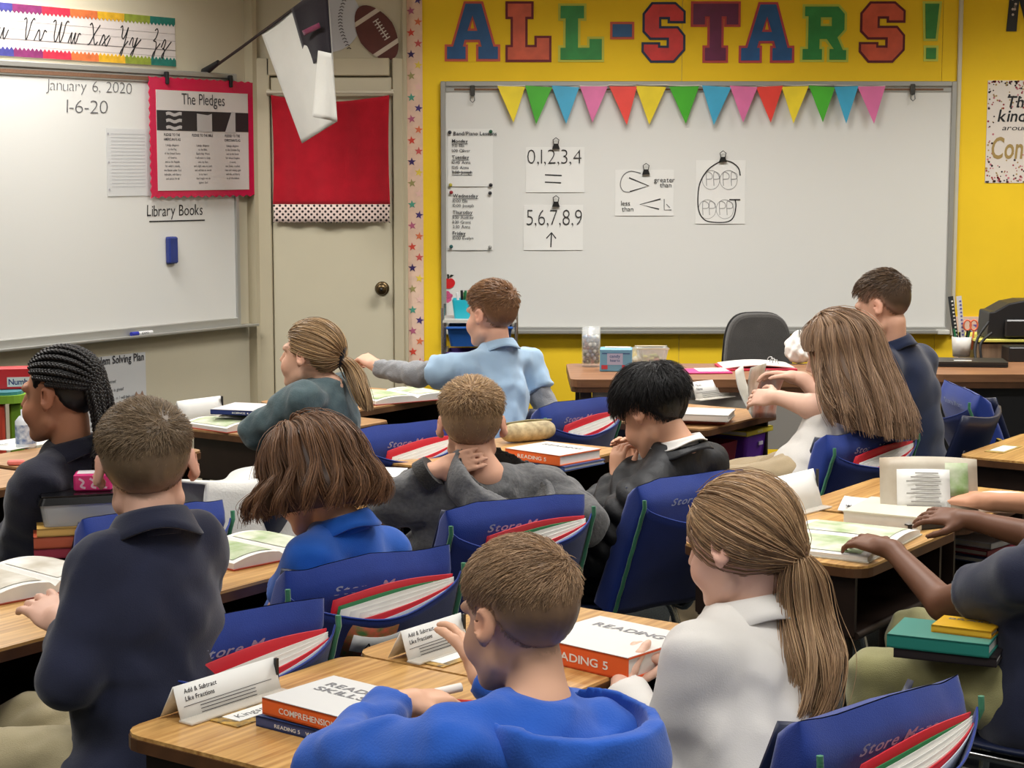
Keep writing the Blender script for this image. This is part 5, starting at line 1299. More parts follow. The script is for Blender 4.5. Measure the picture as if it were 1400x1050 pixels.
    def build(s, name, m, root, col=None, relax=1):
        V, F = s.mesh()
        for _ in range(relax):
            nb = np.zeros_like(V); ct = np.zeros(len(V))
            for i in range(4):
                a, b = F[:, i], F[:, (i + 1) % 4]
                for x in range(3): nb[:, x] += np.bincount(a, V[b, x], len(V)) + np.bincount(b, V[a, x], len(V))
                ct += np.bincount(a, minlength=len(V)) + np.bincount(b, minlength=len(V))
            V = .5 * V + .5 * nb / np.maximum(ct, 1)[:, None]
        W_ = V - np.array(root.location)
        me = mesh_np(name, W_, F, m)
        if col is not None: set_col(me, col(V))
        return link(bpy.data.objects.new(name, me), root)
def set_col(me, C):
    a = me.color_attributes.new('col', 'FLOAT_COLOR', 'POINT'); C = np.concatenate([C, np.ones((len(C), 1))], 1).astype(np.float32)
    if len(a.data) == len(C): a.data.foreach_set('color', C.ravel())
def unit(v): v = np.array(v, float); return v / max(np.linalg.norm(v), 1e-9)
def head_frame(phi, pitch, roll):
    f = np.array([-math.sin(phi), math.cos(phi), 0]); rt = np.array([math.cos(phi), math.sin(phi), 0]); up = np.array([0, 0, 1.])
    f2 = f * math.cos(pitch) - up * math.sin(pitch); up2 = up * math.cos(pitch) + f * math.sin(pitch)
    r2 = rt * math.cos(roll) - up2 * math.sin(roll); up3 = up2 * math.cos(roll) + rt * math.sin(roll)
    return np.stack([r2, f2, up3], 1)
CRC = np.array([0, -.012, .030]); CRR = np.array([.0725, .0870, .0785])
HLY = np.array([-.12, -.085, -.06, -.035, -.015, .012, .030, .045, .062, .12]); 
HLZ = np.array([-.062, -.062, -.052, -.022, .032, .036, .014, .048, .068, .074])
def hairline(q, low=0.0): return np.interp(q[:, 1], HLY, HLZ) - low
def add_head(g, H):
    c, M, S = H['c'], H['M'], H['S']
    P = lambda x, y, z: c + M @ (np.array([x, y, z]) * S)
    g.ell(P(*CRC), M, CRR * .965 * S, .004)
    g.ell(P(0, .028, -.034), M, np.array([.053, .056, .066]) * S, .03)
    for sx in (-1, 1):
        g.ell(P(sx * .030, .056, -.036), M, np.array([.026, .026, .028]) * S, .02)
        g.cap(P(sx * .012, .078, .024), P(sx * .042, .068, .022), .010 * S, .009 * S, .012)
        g.cap(P(sx * .044, .008, -.056), P(sx * .02, .056, -.088), .016 * S, .016 * S, .02)
    g.ell(P(0, .064, -.088), M, np.array([.022, .018, .016]) * S, .015)
    g.cap(P(0, .080, .012), P(0, .098, -.022), .007 * S, .0085 * S, .010)
    for sx in (-1, 1): g.cap(P(sx * .008, .089, -.027), P(sx * .011, .085, -.028), .006 * S, .005 * S, .006)
    g.cap(P(-.016, .079, -.054), P(.016, .079, -.054), .0065 * S, .0065 * S, .006)
    g.cap(P(-.014, .078, -.064), P(.014, .078, -.064), .0070 * S, .0070 * S, .006)
    for sx in (-1, 1): g.ell(P(sx * .030, .0745, .004), M, np.array([.015, .009, .009]) * S, .006, sub=True)
    for sx in (-1, 1):                         # ears
        Rz = head_frame(-sx * .50, 0.0, sx * -.14); E = M @ Rz
        g.ell(P(sx * .0790, -.008, .004), E, np.array([.0075, .0175, .0275]) * S, .006)
        g.ell(P(sx * .0745, .000, -.018), E, np.array([.007, .009, .011]) * S, .006)
        g.ell(P(sx * .0865, -.003, .007), E, np.array([.0062, .009, .0165]) * S, .003, sub=True)
        g.cap(P(sx * .079, .004, -.002), P(sx * .079, .001, -.008), .0045 * S, .0045 * S, .003)
def add_hand(g, w, d, n, side, S=1.0, curl=(.5, .6, .6), spread=.12, thumb=.6, point=None):
    """wrist w, pointing d, back-of-hand normal n; side +1 right hand, -1 left"""
    d = unit(d); n = unit(np.array(n) - d * (np.array(n) @ d)); l = np.cross(d, n) * side        # l points to the little finger
    w = np.array(w); M = np.stack([l, d, n], 1)
    pc = w + d * .043 * S
    g.ell(pc, M, np.array([.034, .046, .0135]) * S, .010)
    g.cap(w - d * .02, w + d * .02, .021 * S, .023 * S, .012)
    lens = (.058, .066, .060, .047)
    for i, L in enumerate(lens):
        off = (-1.5 + i) * .0165 * S; base = w + d * .078 * S + l * off * .98 + n * (-.002)
        fd = unit(d + l * (i - 1.5) * spread); seg = [L * .45 * S, L * .30 * S, L * .27 * S]; r = [.0082, .0073, .0066, .0056]
        cu = curl if (point is None or i != 0) else point
        g.cap(w + d * .045 * S + l * off * .75, base, .010 * S, .0088 * S, .006)
        p = base; ang = 0
        for j in range(3):
            ang += cu[j] if j < len(cu) else cu[-1]
            q = p + (fd * math.cos(ang) - n * math.sin(ang)) * seg[j]
            g.cap(p, q, r[j] * S, r[j + 1] * S, .0025); p = q
    tb = w + d * .022 * S - l * .026 * S - n * .004; t1 = tb + unit(d * .75 - l * .75 - n * .35 * thumb) * .032 * S; t2 = t1 + unit(d * .95 - l * .25 - n * .6 * thumb) * .028 * S; t3 = t2 + unit(d * 1.0 - l * .0 - n * .8 * thumb) * .018 * S
    g.cap(w + d * .02 * S - l * .012 * S, tb, .014 * S, .012 * S, .008); g.cap(tb, t1, .0115 * S, .0095 * S, .006); g.cap(t1, t2, .0092 * S, .008 * S, .004); g.cap(t2, t3, .008 * S, .0066 * S, .003)
def strands(name, P, r0, r1, m, root, cols, seed=0, sides=3):
    """P (N,M,3) world paths -> one mesh of thin tapering tubes; cols (N,3)"""
    N, K, _ = P.shape; T = np.gradient(P, axis=1); T /= np.maximum(np.linalg.norm(T, axis=2, keepdims=True), 1e-9)
    ref = np.random.default_rng(seed).normal(size=(N, 1, 3)); A = np.cross(T, ref); A /= np.maximum(np.linalg.norm(A, axis=2, keepdims=True), 1e-9); B = np.cross(T, A)
    rr = np.linspace(r0, r1, K)[None, :, None]; rings = []
    for k in range(sides):
        w = 2*pi*k/sides; rings.append(P + (A * math.cos(w) + B * math.sin(w)) * rr)
    V = np.stack(rings, 2).reshape(-1, 3) - np.array(root.location)
    i, j, k = np.meshgrid(np.arange(N), np.arange(K - 1), np.arange(sides), indexing='ij'); k2 = (k + 1) % sides; base = (i * K + j) * sides
    F = np.stack([base + k, base + k2, base + sides + k2, base + sides + k], -1).reshape(-1, 4)
    me = mesh_np(name, V, F, m); set_col(me, np.repeat(cols, K * sides, 0)); return me
def mesh_join(name, parts, m, root):
    """parts: list of (V world, F quads, C) -> one object"""
    Vs, Fs, Cs = [], [], []; o = 0
    for V, F, C in parts: Vs.append(V); Fs.append(F + o); Cs.append(C); o += len(V)
    me = mesh_np(name, np.concatenate(Vs) - np.array(root.location), np.concatenate(Fs), m); set_col(me, np.concatenate(Cs))
    return link(bpy.data.objects.new(name, me), root)
def strand_geo(P, r0, r1, cols, seed=0, sides=3):
    N, K, _ = P.shape; T = np.gradient(P, axis=1); T /= np.maximum(np.linalg.norm(T, axis=2, keepdims=True), 1e-9)
    ref = np.random.default_rng(seed).normal(size=(N, 1, 3)); A = np.cross(T, ref); A /= np.maximum(np.linalg.norm(A, axis=2, keepdims=True), 1e-9); B = np.cross(T, A)
    rr = np.linspace(r0, r1, K)[None, :, None]
    V = np.stack([P + (A * math.cos(2*pi*k/sides) + B * math.sin(2*pi*k/sides)) * rr for k in range(sides)], 2).reshape(-1, 3)
    i, j, k = np.meshgrid(np.arange(N), np.arange(K - 1), np.arange(sides), indexing='ij'); k2 = (k + 1) % sides; base = (i * K + j) * sides
    F = np.stack([base + k, base + k2, base + sides + k2, base + sides + k], -1).reshape(-1, 4)
    return V, F, np.repeat(cols, K * sides, 0)
M_hair = mat('hair', (100, 80, 60), .42, spec=.35, attr='col')
M_skin = mat('skin', (220, 170, 145), .5, attr='col', spec=.35)
def smooth01(x): x = np.clip(x, 0, 1); return x * x * (3 - 2 * x)
def to_world(H, q): return H['c'] + (q * H['S']) @ H['M'].T
def to_head(H, p): return ((p - H['c']) @ H['M']) / H['S']
def cap_geo(H, thick, col, low=0.0, rough=.0008, nu=72, nv=52, seed=0, flow=18):
    """scalp shell: a closed ovoid proud of the skull inside the hairline, sunk below the skin elsewhere"""
    th = np.linspace(0, pi, nv + 1)[:, None]; ph = np.linspace(0, 2*pi, nu + 1)[:-1][None, :]
    n = np.stack([np.sin(th) * np.cos(ph), np.sin(th) * np.sin(ph), np.cos(th) * np.ones_like(ph)], -1).reshape(-1, 3)
    q = CRC + n * CRR; nn = n / CRR; nn /= np.linalg.norm(nn, axis=1, keepdims=True)
    f = smooth01((q[:, 2] - hairline(q, low)) / .012)
    az = np.arctan2(q[:, 0], -(q[:, 1] + .05)); rid = np.sin(az * flow + 3 * np.sin(az * 5 + seed)) * rough
    q = q + nn * (-.008 + (.008 + thick(q) + rid) * f)[:, None]
    V = to_world(H, q); i, j = np.meshgrid(np.arange(nv), np.arange(nu), indexing='ij'); j2 = (j + 1) % nu
    F = np.stack([i*nu + j, (i+1)*nu + j, (i+1)*nu + j2, i*nu + j2], -1).reshape(-1, 4)
    g = np.random.default_rng(seed); C = np.array(col)[None, :] * (.86 + .10 * g.random(len(q)))[:, None]
    if H.get('skin') is not None and H.get('fade', 0):
        m = H['fade'] * (1 - smooth01((q[:, 2] - hairline(q, low) - .004) / .055)) * (q[:, 2] < .075)
        C = C * (1 - m[:, None]) + H['skin'] * m[:, None]
    return V, F, C
def scalp(H, N, seed, low=0.0, zmin=None):
    g = np.random.default_rng(seed); n = g.normal(size=(N * 3, 3)); n /= np.linalg.norm(n, axis=1, keepdims=True); q = CRC + n * CRR
    k = q[:, 2] > hairline(q, low) + .002
    return q[k][:N], g
def hcols(g, N, col, col2, var=.35):
    t = g.random((N, 1)) ** 1.4; return (np.array(col) * (1 - t) + np.array(col2) * t) * (1 + var * (g.random((N, 1)) * 2 - 1))
def hair_short(H, root, col, col2, seed=0, N=2600, top=.034, side=.010, cap_top=.009, cap_side=.0025, whorl=(.012, -.068, .085), bias=(0, .5, 0), lift=.35, r=.0011, low=0.0, tops=(.045, .095), mess=.25):
    tz = lambda q: smooth01((q[:, 2] - tops[0]) / (tops[1] - tops[0]))
    thick = lambda q: cap_side + (cap_top - cap_side) * tz(q)
    parts = [cap_geo(H, thick, col, low, seed=seed)]
    q, g = scalp(H, N, seed, low); N = len(q); M = 6
    def nrm(p): n = (p - CRC) / CRR ** 2; return n / np.linalg.norm(n, axis=1, keepdims=True)
    T = tz(q); L = (side + (top - side) * T) * g.uniform(.7, 1.2, N); q = q + nrm(q) * (thick(q) - .002)[:, None]
    P = [q]; p = q.copy(); jit = g.normal(size=(N, 3)) * mess
    for k in range(M - 1):
        n = nrm(p); t = p - np.array(whorl); t = t - n * (t * n).sum(1, keepdims=True); t /= np.maximum(np.linalg.norm(t, axis=1, keepdims=True), 1e-6)
        b = np.array(bias)[None, :] * T[:, None]; b = b - n * (b * n).sum(1, keepdims=True)
        d = t + b * 1.6 + jit - n * (jit * n).sum(1, keepdims=True)
        d /= np.maximum(np.linalg.norm(d, axis=1, keepdims=True), 1e-6)
        lf = (lift * (.4 + .6 * T) * (1 - .75 * k / M))[:, None]; d = d * (1 - lf) + n * lf; p = p + d * (L / (M - 1))[:, None]; P.append(p)
    P = to_world(H, np.stack(P, 1).reshape(-1, 3)).reshape(N, M, 3)
    hc = hcols(g, N, col, col2)
    if H.get('fade'):
        m = (H['fade'] * .7 * (1 - T) * (1 - smooth01((q[:, 2] - hairline(q, low)) / .07)))[:, None]; hc = hc * (1 - m) + H['skin'] * m
    parts.append(strand_geo(P, r, r * .35, hc, seed))
    return mesh_join('hair', parts, M_hair, root)
def ell_slerp(a, b, t):
    """a,b directions in the unit sphere of the skull, t (K,) -> (N,K,3)"""
    a = a / np.linalg.norm(a, axis=-1, keepdims=True); b = b / np.linalg.norm(b, axis=-1, keepdims=True)
    w = np.arccos(np.clip((a * b).sum(-1), -1, 1))[:, None, None]; w = np.maximum(w, 1e-4); t = t[None, :, None]
    return (np.sin((1 - t) * w) * a[:, None] + np.sin(t * w) * b[:, None]) / np.sin(w)
def hair_pony(H, root, col, col2, tie, tail, seed=0, N=2200, NT=900, r=.0012, rad=.03, offs=.008, tail_r=None, wave=.006):
    """hair drawn back to tie (head coordinates), tail: list of world points"""
    parts = [cap_geo(H, lambda q: offs + 0 * q[:, 0], col, 0.0, seed=seed)]
    q, g = scalp(H, N, seed); N = len(q); M = 10; a = (q - CRC) / CRR; tq = (np.array(tie) - CRC) / CRR; lt = np.linalg.norm(tq)
    t = np.linspace(0, 1, M); S_ = ell_slerp(a, np.repeat(tq[None], N, 0), t)
    fly = (g.random((N, 1)) < .025) * g.uniform(.002, .008, (N, 1))
    off = (offs + fly + g.uniform(-.001, .004, (N, 1))) + .004 * np.sin(np.linspace(0, pi, M))[None, :]
    rr = 1 + (lt - 1) * smooth01((t - .72) / .28); P = CRC + S_ * CRR * rr[None, :, None] + S_ * off[:, :, None]
    parts.append(strand_geo(to_world(H, P.reshape(-1, 3)).reshape(N, M, 3), r, r * .8, hcols(g, N, col, col2), seed))
    # tail
    tw = to_world(H, np.array(tie)[None])[0]; C = np.array(smooth_path([tuple(tw)] + [tuple(p) for p in tail], 5)); K = len(C)
    s = np.linspace(0, 1, K); R_ = np.interp(s, [0, .12, .45, .8, 1], [.35, .8, 1., .75, .35] if tail_r is None else tail_r) * rad
    an = g.uniform(0, 2*pi, NT); rd = np.sqrt(g.random(NT)) * np.where(g.random(NT) < .06, 1.35, 1); ph = np.round(an * 3) * 1.9 + g.uniform(0, .8, NT)
    ex = np.array([1., 0, 0]); ey = np.array([0, 1., 0])
    x = rd[:, None] * R_[None] * np.cos(an)[:, None] + wave * s[None] * np.sin(5 * s[None] + ph[:, None]); y = rd[:, None] * R_[None] * np.sin(an)[:, None] + wave * s[None] * np.cos(4 * s[None] + ph[:, None])
    P = C[None] + x[:, :, None] * ex + y[:, :, None] * ey
    cut = g.uniform(.72, 1.0, NT); ii = np.clip((s[None] * cut[:, None]) * (K - 1), 0, K - 1); i0 = np.floor(ii).astype(int); i1 = np.minimum(i0 + 1, K - 1); fr = (ii - i0)[:, :, None]
    P = np.take_along_axis(P, i0[:, :, None], 1) * (1 - fr) + np.take_along_axis(P, i1[:, :, None], 1) * fr
    parts.append(strand_geo(P, r * 1.25, r * .5, hcols(g, NT, col, col2, .3), seed + 1))
    return mesh_join('hair', parts, M_hair, root), tw
def hair_long(H, root, col, col2, length, seed=0, N=2600, A=2.2, r=.0012, offs=.012, flare=.02, part=(.0, .012, .1), wave=.006, front_cut=None, pull=(0, 0), ragged=.02):
    """loose hair falling from the crown. length(az) metres below the ear level; az 0 = back"""
    g = np.random.default_rng(seed); M = 18
    def path(az, dl):
        n = len(az); azf = np.clip(az, -A, A); t = np.linspace(0, 1, M); sk = t[:9] / t[8]
        c = (np.array(part) - CRC) / CRR; c = c / np.linalg.norm(c)
        # end direction on the skull at about ear level for each azimuth
        th = 1.72; e = np.stack([np.sin(th) * np.sin(azf), -np.sin(th) * np.cos(azf), np.full(n, np.cos(th))], 1)
        mid = np.stack([np.sin(.9) * np.sin(az), -np.sin(.9) * np.cos(az), np.full(n, np.cos(.9))], 1)
        s1 = ell_slerp(np.repeat(c[None], n, 0), mid, sk[:5] / sk[4]); s2 = ell_slerp(mid, e, (sk[4:] - sk[4]) / (1 - sk[4]))
        S_ = np.concatenate([s1, s2[:, 1:]], 1); 
        q = CRC + S_ * CRR + S_ * (offs + dl[:, None] + .012 * np.linspace(0, 1, 9)[None])[:, :, None]
        W_ = to_world(H, q.reshape(-1, 3)).reshape(n, 9, 3); L = length(azf); out = W_[:, -1] - H['c']; out[:, 2] = 0; out /= np.maximum(np.linalg.norm(out, axis=1, keepdims=True), 1e-6)
        u = np.linspace(0, 1, M - 8)[1:]; F_ = W_[:, -1][:, None] + np.stack([np.zeros((n, len(u))), np.zeros((n, len(u))), -u[None] * L[:, None]], -1)
        F_ = F_ + out[:, None] * (flare * np.sin(u * 2.2))[None, :, None] + np.array([pull[0], pull[1], 0])[None, None] * (u ** 1.3)[None, :, None]
        return np.concatenate([W_, F_], 1)
    # inner hull
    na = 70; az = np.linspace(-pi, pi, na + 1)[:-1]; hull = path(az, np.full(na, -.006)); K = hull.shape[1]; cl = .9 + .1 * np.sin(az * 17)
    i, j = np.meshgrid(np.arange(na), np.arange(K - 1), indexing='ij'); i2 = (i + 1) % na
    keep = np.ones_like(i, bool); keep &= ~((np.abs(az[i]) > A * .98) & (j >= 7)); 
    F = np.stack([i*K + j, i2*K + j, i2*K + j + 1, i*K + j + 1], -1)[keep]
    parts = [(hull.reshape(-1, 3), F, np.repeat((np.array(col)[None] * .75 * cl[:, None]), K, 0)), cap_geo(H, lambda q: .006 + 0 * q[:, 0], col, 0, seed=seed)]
    az = g.uniform(-pi, pi, N); dl = g.uniform(-.003, .008, N) + .003 * np.sin(az * 13 + seed) + (g.random(N) < .04) * g.uniform(0, .014, N); P = path(az, dl); ph = np.round(az * 9) * 1.7
    u = np.linspace(0, 1, K)[None]; jx = wave * u * np.sin(4.5 * u + ph[:, None]) + g.normal(size=(N, 1)) * .005 * u; jy = wave * u * np.cos(3.7 * u + ph[:, None]) + g.normal(size=(N, 1)) * .005 * u
    P[:, :, 0] += jx; P[:, :, 1] += jy; P[:, :, 2] += (g.uniform(-.02, .015, N)[:, None]) * np.maximum(0, u - .5) + ragged * g.random(N)[:, None] ** 2 * np.maximum(0, u - .55) * 2.2
    fr = np.abs(az) > A                        # hair over the forehead stops at the hairline
    kk = np.where(fr[:, None], np.linspace(0, .42, K)[None], np.linspace(0, 1, K)[None]) * (K - 1); i0 = np.floor(kk).astype(int); i1 = np.minimum(i0 + 1, K - 1); f_ = (kk - i0)[:, :, None]
    P = np.take_along_axis(P, i0[:, :, None], 1) * (1 - f_) + np.take_along_axis(P, i1[:, :, None], 1) * f_
    parts.append(strand_geo(P, r, r * .5, hcols(g, N, col, col2, .25), seed))
    return mesh_join('hair', parts, M_hair, root)
def hair_braids(H, root, col, seed=0, ends=None):
    parts = [cap_geo(H, lambda q: .003 + 0 * q[:, 0], col, 0, seed=seed, rough=.0006)]
    g = np.random.default_rng(seed); col = np.array(col)
    rows = []
    for az in np.linspace(-2.25, 2.25, 13):
        rows.append((np.array([math.sin(az) * math.sin(1.5 if abs(az) > 1.2 else 1.2), math.cos(az * 1.0) * .9 if abs(az) < 1.6 else .1 - .3 * (abs(az) - 1.6), .35 if abs(az) > 1.2 else .5]), az))
    tubes = []
    for k in range(15):
        x = -1 + 2 * k / 14; a = np.array([x * 1.0, math.sqrt(max(0, 1 - x * x)) * .75 + .05, .62 - .55 * abs(x) ** 2.2]); b = np.array([x * .55, -.82, .42 - .5 * abs(x)])
        P = ell_slerp(a[None], b[None], np.linspace(0, 1, 26))[0]; q = CRC + P * (CRR + .007); W_ = to_world(H, q)
        L = g.uniform(.13, .20); drop = np.array([[.010 * math.sin(k * 2.1) * u, .012 * math.cos(k * 1.7) * u - .01 * u, -u * L] for u in np.linspace(0, 1, 26)[1:]])
        back = -H['M'][:, 1]; drop = drop + np.outer(np.sin(np.linspace(0, 1, 26)[1:] * 2.4) * .02, back)
        tubes.append(np.concatenate([W_, W_[-1] + drop]))
    for T in tubes:                            # each plait: three interlaced strands
        K = len(T); s = np.arange(K); t_ = np.gradient(T, axis=0); t_ /= np.linalg.norm(t_, axis=1, keepdims=True)
        out = T - H['c']; out -= t_ * (out * t_).sum(1, keepdims=True); out /= np.maximum(np.linalg.norm(out, axis=1, keepdims=True), 1e-6); sd = np.cross(t_, out)
        f = np.linspace(0, K - 1, K * 4); T4 = np.stack([np.interp(f, s, T[:, i]) for i in range(3)], 1); S4 = np.stack([np.interp(f, s, sd[:, i]) for i in range(3)], 1); O4 = np.stack([np.interp(f, s, out[:, i]) for i in range(3)], 1)
        for j in range(3):
            w = f * 1.55 + j * 2*pi/3; P = T4 + S4 * (.0038 * np.sin(w))[:, None] + O4 * (.0022 * np.sin(2 * w))[:, None]
            parts.append(strand_geo(P[None], .0038, .0030, col[None] * (1.0 + .25 * j), j, 6))
    return mesh_join('hair', parts, M_hair, root)
# ------------------------------------------------------------------ one child
def J(px, py, Y): return at_y(px, py, Y)
def skin_cols(base, H, hair=None, fade=0.0):
    base = np.array(lin(base)[:3])
    def f(V):
        C = np.tile(base, (len(V), 1)); q = to_head(H, V)
        lips = np.exp(-((q[:, 0] / .020) ** 2 + ((q[:, 1] - .083) / .012) ** 2 + ((q[:, 2] + .059) / .009) ** 2) * 1.2)
        ear = np.exp(-(((np.abs(q[:, 0]) - .08) / .012) ** 2 + ((q[:, 1] + .008) / .025) ** 2 + ((q[:, 2] - .004) / .035) ** 2))
        chk = np.exp(-(((np.abs(q[:, 0]) - .04) / .022) ** 2 + ((q[:, 1] - .068) / .03) ** 2 + ((q[:, 2] + .035) / .024) ** 2))
        red = np.array([1.0, .62, .58]); w = np.clip(.55 * lips + .35 * ear + .30 * chk, 0, 1)[:, None]; C = C * (1 - w) + C * red * w
        brow = np.exp(-(((np.abs(q[:, 0]) - .030) / .016) ** 4 + ((q[:, 2] - .0245 - .06 * (np.abs(q[:, 0]) - .03)) / .0042) ** 2)) * (q[:, 1] > .055)
        if hair is not None:
            C = C * (1 - .75 * brow[:, None]) + np.array(hair) * .75 * brow[:, None]
            if fade:
                r_ = np.linalg.norm((q - CRC) / CRR, axis=1); m = smooth01((q[:, 2] - hairline(q, .012)) / .03) * (r_ < 1.12) * fade * (np.abs(q[:, 0]) < .0745)
                C = C * (1 - m[:, None]) + np.array(hair) * m[:, None]
        return C
    return f
def lc(c): return np.array(lin(c)[:3])
M_eye = mat('eye_white', (230, 226, 220), .15); M_iris = mat('iris', (60, 44, 34), .1)
M_sole = mat('shoe_sole', (206, 204, 198), .6); M_shoe = mat('shoe', (36, 38, 44), .5, var=.15, vscale=30)
KIDS = {}
def person(key, label, head, phi, pitch=5, roll=0, S=1.0, skin=(222, 176, 150), hair_c=(110, 84, 60), fade=0.0, res=.0045, N=None, pel=None, phit=None, shL=None, shR=None, elL=None, elR=None, wrL=None, wrR=None,
           shirt=None, shirt_m=None, sleeve='long', pants_m=None, girth=1.0, handL=None, handR=None, under=None, folds=.004, puff=None, collar=None, hem=.06, fold_lam=(.05, .11), knees=None, seed=1, tuck=False, arm=1.0, neck_up=.018):
    phi_, pit, rol = D(phi), D(pitch), D(roll); H = {'c': np.array(head, float), 'M': head_frame(phi_, pit, rol), 'S': S, 'skin': lc(skin) * .8, 'fade': fade}
    phit = phi_ if phit is None else D(phit)
    f = np.array([-math.sin(phit), math.cos(phit), 0]); lt = np.array([-math.cos(phit), -math.sin(phit), 0])
    pel = np.array(pel, float); Nk = np.array(N, float)
    root = empty('person', (pel[0], pel[1], 0), 0, label, 'person')
    R0 = np.array(root.location)
    shL = Nk + lt * .125 - np.array([0, 0, .045]) if shL is None else np.array(shL); shR = Nk - lt * .125 - np.array([0, 0, .045]) if shR is None else np.array(shR)
    lat = unit(shL - shR); ax = unit((shL + shR) / 2 - pel); fw = unit(np.cross(ax, -lat)) if True else f
    if fw @ f < 0: fw = -fw
    Mt = np.stack([lat, fw, unit(np.cross(lat, fw)) * (1 if np.cross(lat, fw) @ ax > 0 else -1)], 1); mid = (shL + shR) / 2
    elL, elR, wrL, wrR = [None if v is None else np.array(v, float) for v in (elL, elR, wrL, wrR)]
    hips = [pel + lt * .075 * s_ + f * .02 for s_ in (1, -1)]
    if knees is None: knees = [pel + f * .34 + lt * .10 * s_ + np.array([0, 0, -.065]) for s_ in (1, -1)]
    knees = [np.array(k_, float) for k_ in knees]; ank = [np.array([k_[0] + f[0] * .02, k_[1] + f[1] * .02, .085]) for k_ in knees]
    pts = [H['c'], Nk, shL, shR, pel] + [v for v in (elL, elR, wrL, wrR) if v is not None] + knees + ank
    lo = np.min(pts, 0) - .17; hi = np.max(pts, 0) + .17; lo[2] = max(lo[2], .0)
    # --- skin: one continuous body
    lo_s = lo.copy(); lo_s[2] = max(0.0, pel[2] - .12)
    g = Grid(lo_s, hi, res)
    add_head(g, H)
    nb = H['c'] + H['M'] @ (np.array([0, -.022, -.055]) * S); g.cap(nb, Nk, .040 * S, .046 * S, .010)
    g.cap(Nk - ax * .01, mid - ax * .05, .044, .055, .02)
    def torso(g, e, k=.03, gi=1.0):
        L = np.linalg.norm(mid - pel); g.ell(pel + ax * .02, Mt, np.array([.130 * gi + e, .100 * gi + e, .10]), k); g.ell(pel + ax * L * .35, Mt, np.array([.120 * gi + e, .094 * gi + e, .14]), k)
        g.ell(pel + ax * L * .70, Mt, np.array([.128 * gi + e, .092 * gi + e, .13 + e]), k); g.ell(pel + ax * L * .93, Mt, np.array([.118 + e, .068 + e, .065 + e]), k)
        for s_ in (shL, shR): g.cap(Nk + (s_ - Nk) * .25 - ax * .012, s_ + (mid - s_) * .15, .040 + e, .046 + e, k)
    torso(g, -.014, .03, girth)
    for sd, sh, el, wr, hd in ((-1, shL, elL, wrL, handL), (1, shR, elR, wrR, handR)):
        if el is None: continue
        g.cap(sh, el, .038 * arm, .031 * arm, .02); g.cap(el, wr, .032 * arm, .022, .015)
        hd = hd or {}
        d = hd.get('d'); d = wr - el if d is None else np.array(d, float); nrm_ = hd.get('n', (0, 0, 1))
        add_hand(g, wr + unit(d) * .012, d, nrm_, sd, hd.get('S', .95), hd.get('curl', (.35, .45, .4)), hd.get('spread', .10), hd.get('thumb', .6), hd.get('point'))
    for h_, k_ in zip(hips, knees): g.cap(h_, k_, .058, .045, .03)
    g.build('body', M_skin, root, skin_cols(skin, H, lc(hair_c), fade))
    for sx in (-1, 1):
        c = to_world(H, np.array([[sx * .029, .0545, .004]]))[0] - R0; e_ = MB().sphere(tuple(c), .0112 * S, seg=14, rings=10).build('eye', M_eye, root)
        ic = to_world(H, np.array([[sx * .0295, .0620, .003]]))[0] - R0; MB().sphere(tuple(ic), .0046 * S, seg=10, rings=8).build('iris', M_iris, e_)
    # --- shirt
    gs = Grid(lo, hi, .0065 if res < .005 else .0075)
    torso(gs, .008, .03, girth)
    if hem: gs.ell(pel - ax * hem * .5, Mt, np.array([.150 * girth, .118 * girth, .08 + hem * .5]), .03)
    for sh, el, wr in ((shL, elL, wrL), (shR, elR, wrR)):
        if el is None: continue
        if sleeve == 'short':
            e2 = sh + (el - sh) * .58; gs.cap(sh, e2, .056 * arm, .052 * arm, .03, flat=True); gs.cap(e2 - unit(el - sh) * .014, e2, .0545 * arm, .0545 * arm, .002, flat=True, flat0=True)
        else:
            k_ = 1.14 if puff else 1.0
            gs.cap(sh, el, .056 * k_ * arm, .050 * k_ * arm, .03, puff=puff); gs.cap(el, wr - unit(wr - el) * .004, .050 * k_ * arm, .036 * k_, .02, flat=True, puff=puff)
            gs.cap(wr - unit(wr - el) * .05, wr - unit(wr - el) * .006, .037 * k_, .036 * k_, .004, flat=True)
    if puff:
        L = np.linalg.norm(mid - pel)
        for i in range(6): gs.ell(pel + ax * (L * (i / 5.0) * .86 - .03), Mt, np.array([.150 * girth, .118 * girth, .042]), .008)
    if folds: gs.folds(folds, seed, fold_lam)
    gs.cap(Nk + unit(H['c'] - Nk) * neck_up, mid - ax * .03, .057, .084, .025, flat0=True)
    gs.build('shirt' if shirt is None else shirt, shirt_m, root)
    if under is not None:                      # under-sleeves below a short sleeve
        for sh, el, wr in ((shL, elL, wrL), (shR, elR, wrR)):
            if el is None: continue
            gu = Grid(lo, hi, .0065)
            e2 = sh + (el - sh) * .45; gu.cap(e2, el, .046, .043, .01); gu.cap(el, wr, .044, .031, .012, flat=True)
            gu.folds(.004, seed + 5, (.04, .07)); gu.build('undersleeve', under, root)
    # --- trousers and shoes
    gp = Grid(lo, hi, .0075); gp.ell(pel - np.array([0, 0, .02]), np.stack([lt, f, [0, 0, 1]], 1), np.array([.142, .118, .105]) * np.array([girth, girth, 1]), .02)
    for h_, k_, a_ in zip(hips, knees, ank): gp.cap(h_, k_, .076, .060, .03); gp.cap(k_, a_, .058, .046, .02, flat=True)
    gp.folds(.0045, seed + 9, (.05, .10)); gp.build('trousers', pants_m, root)
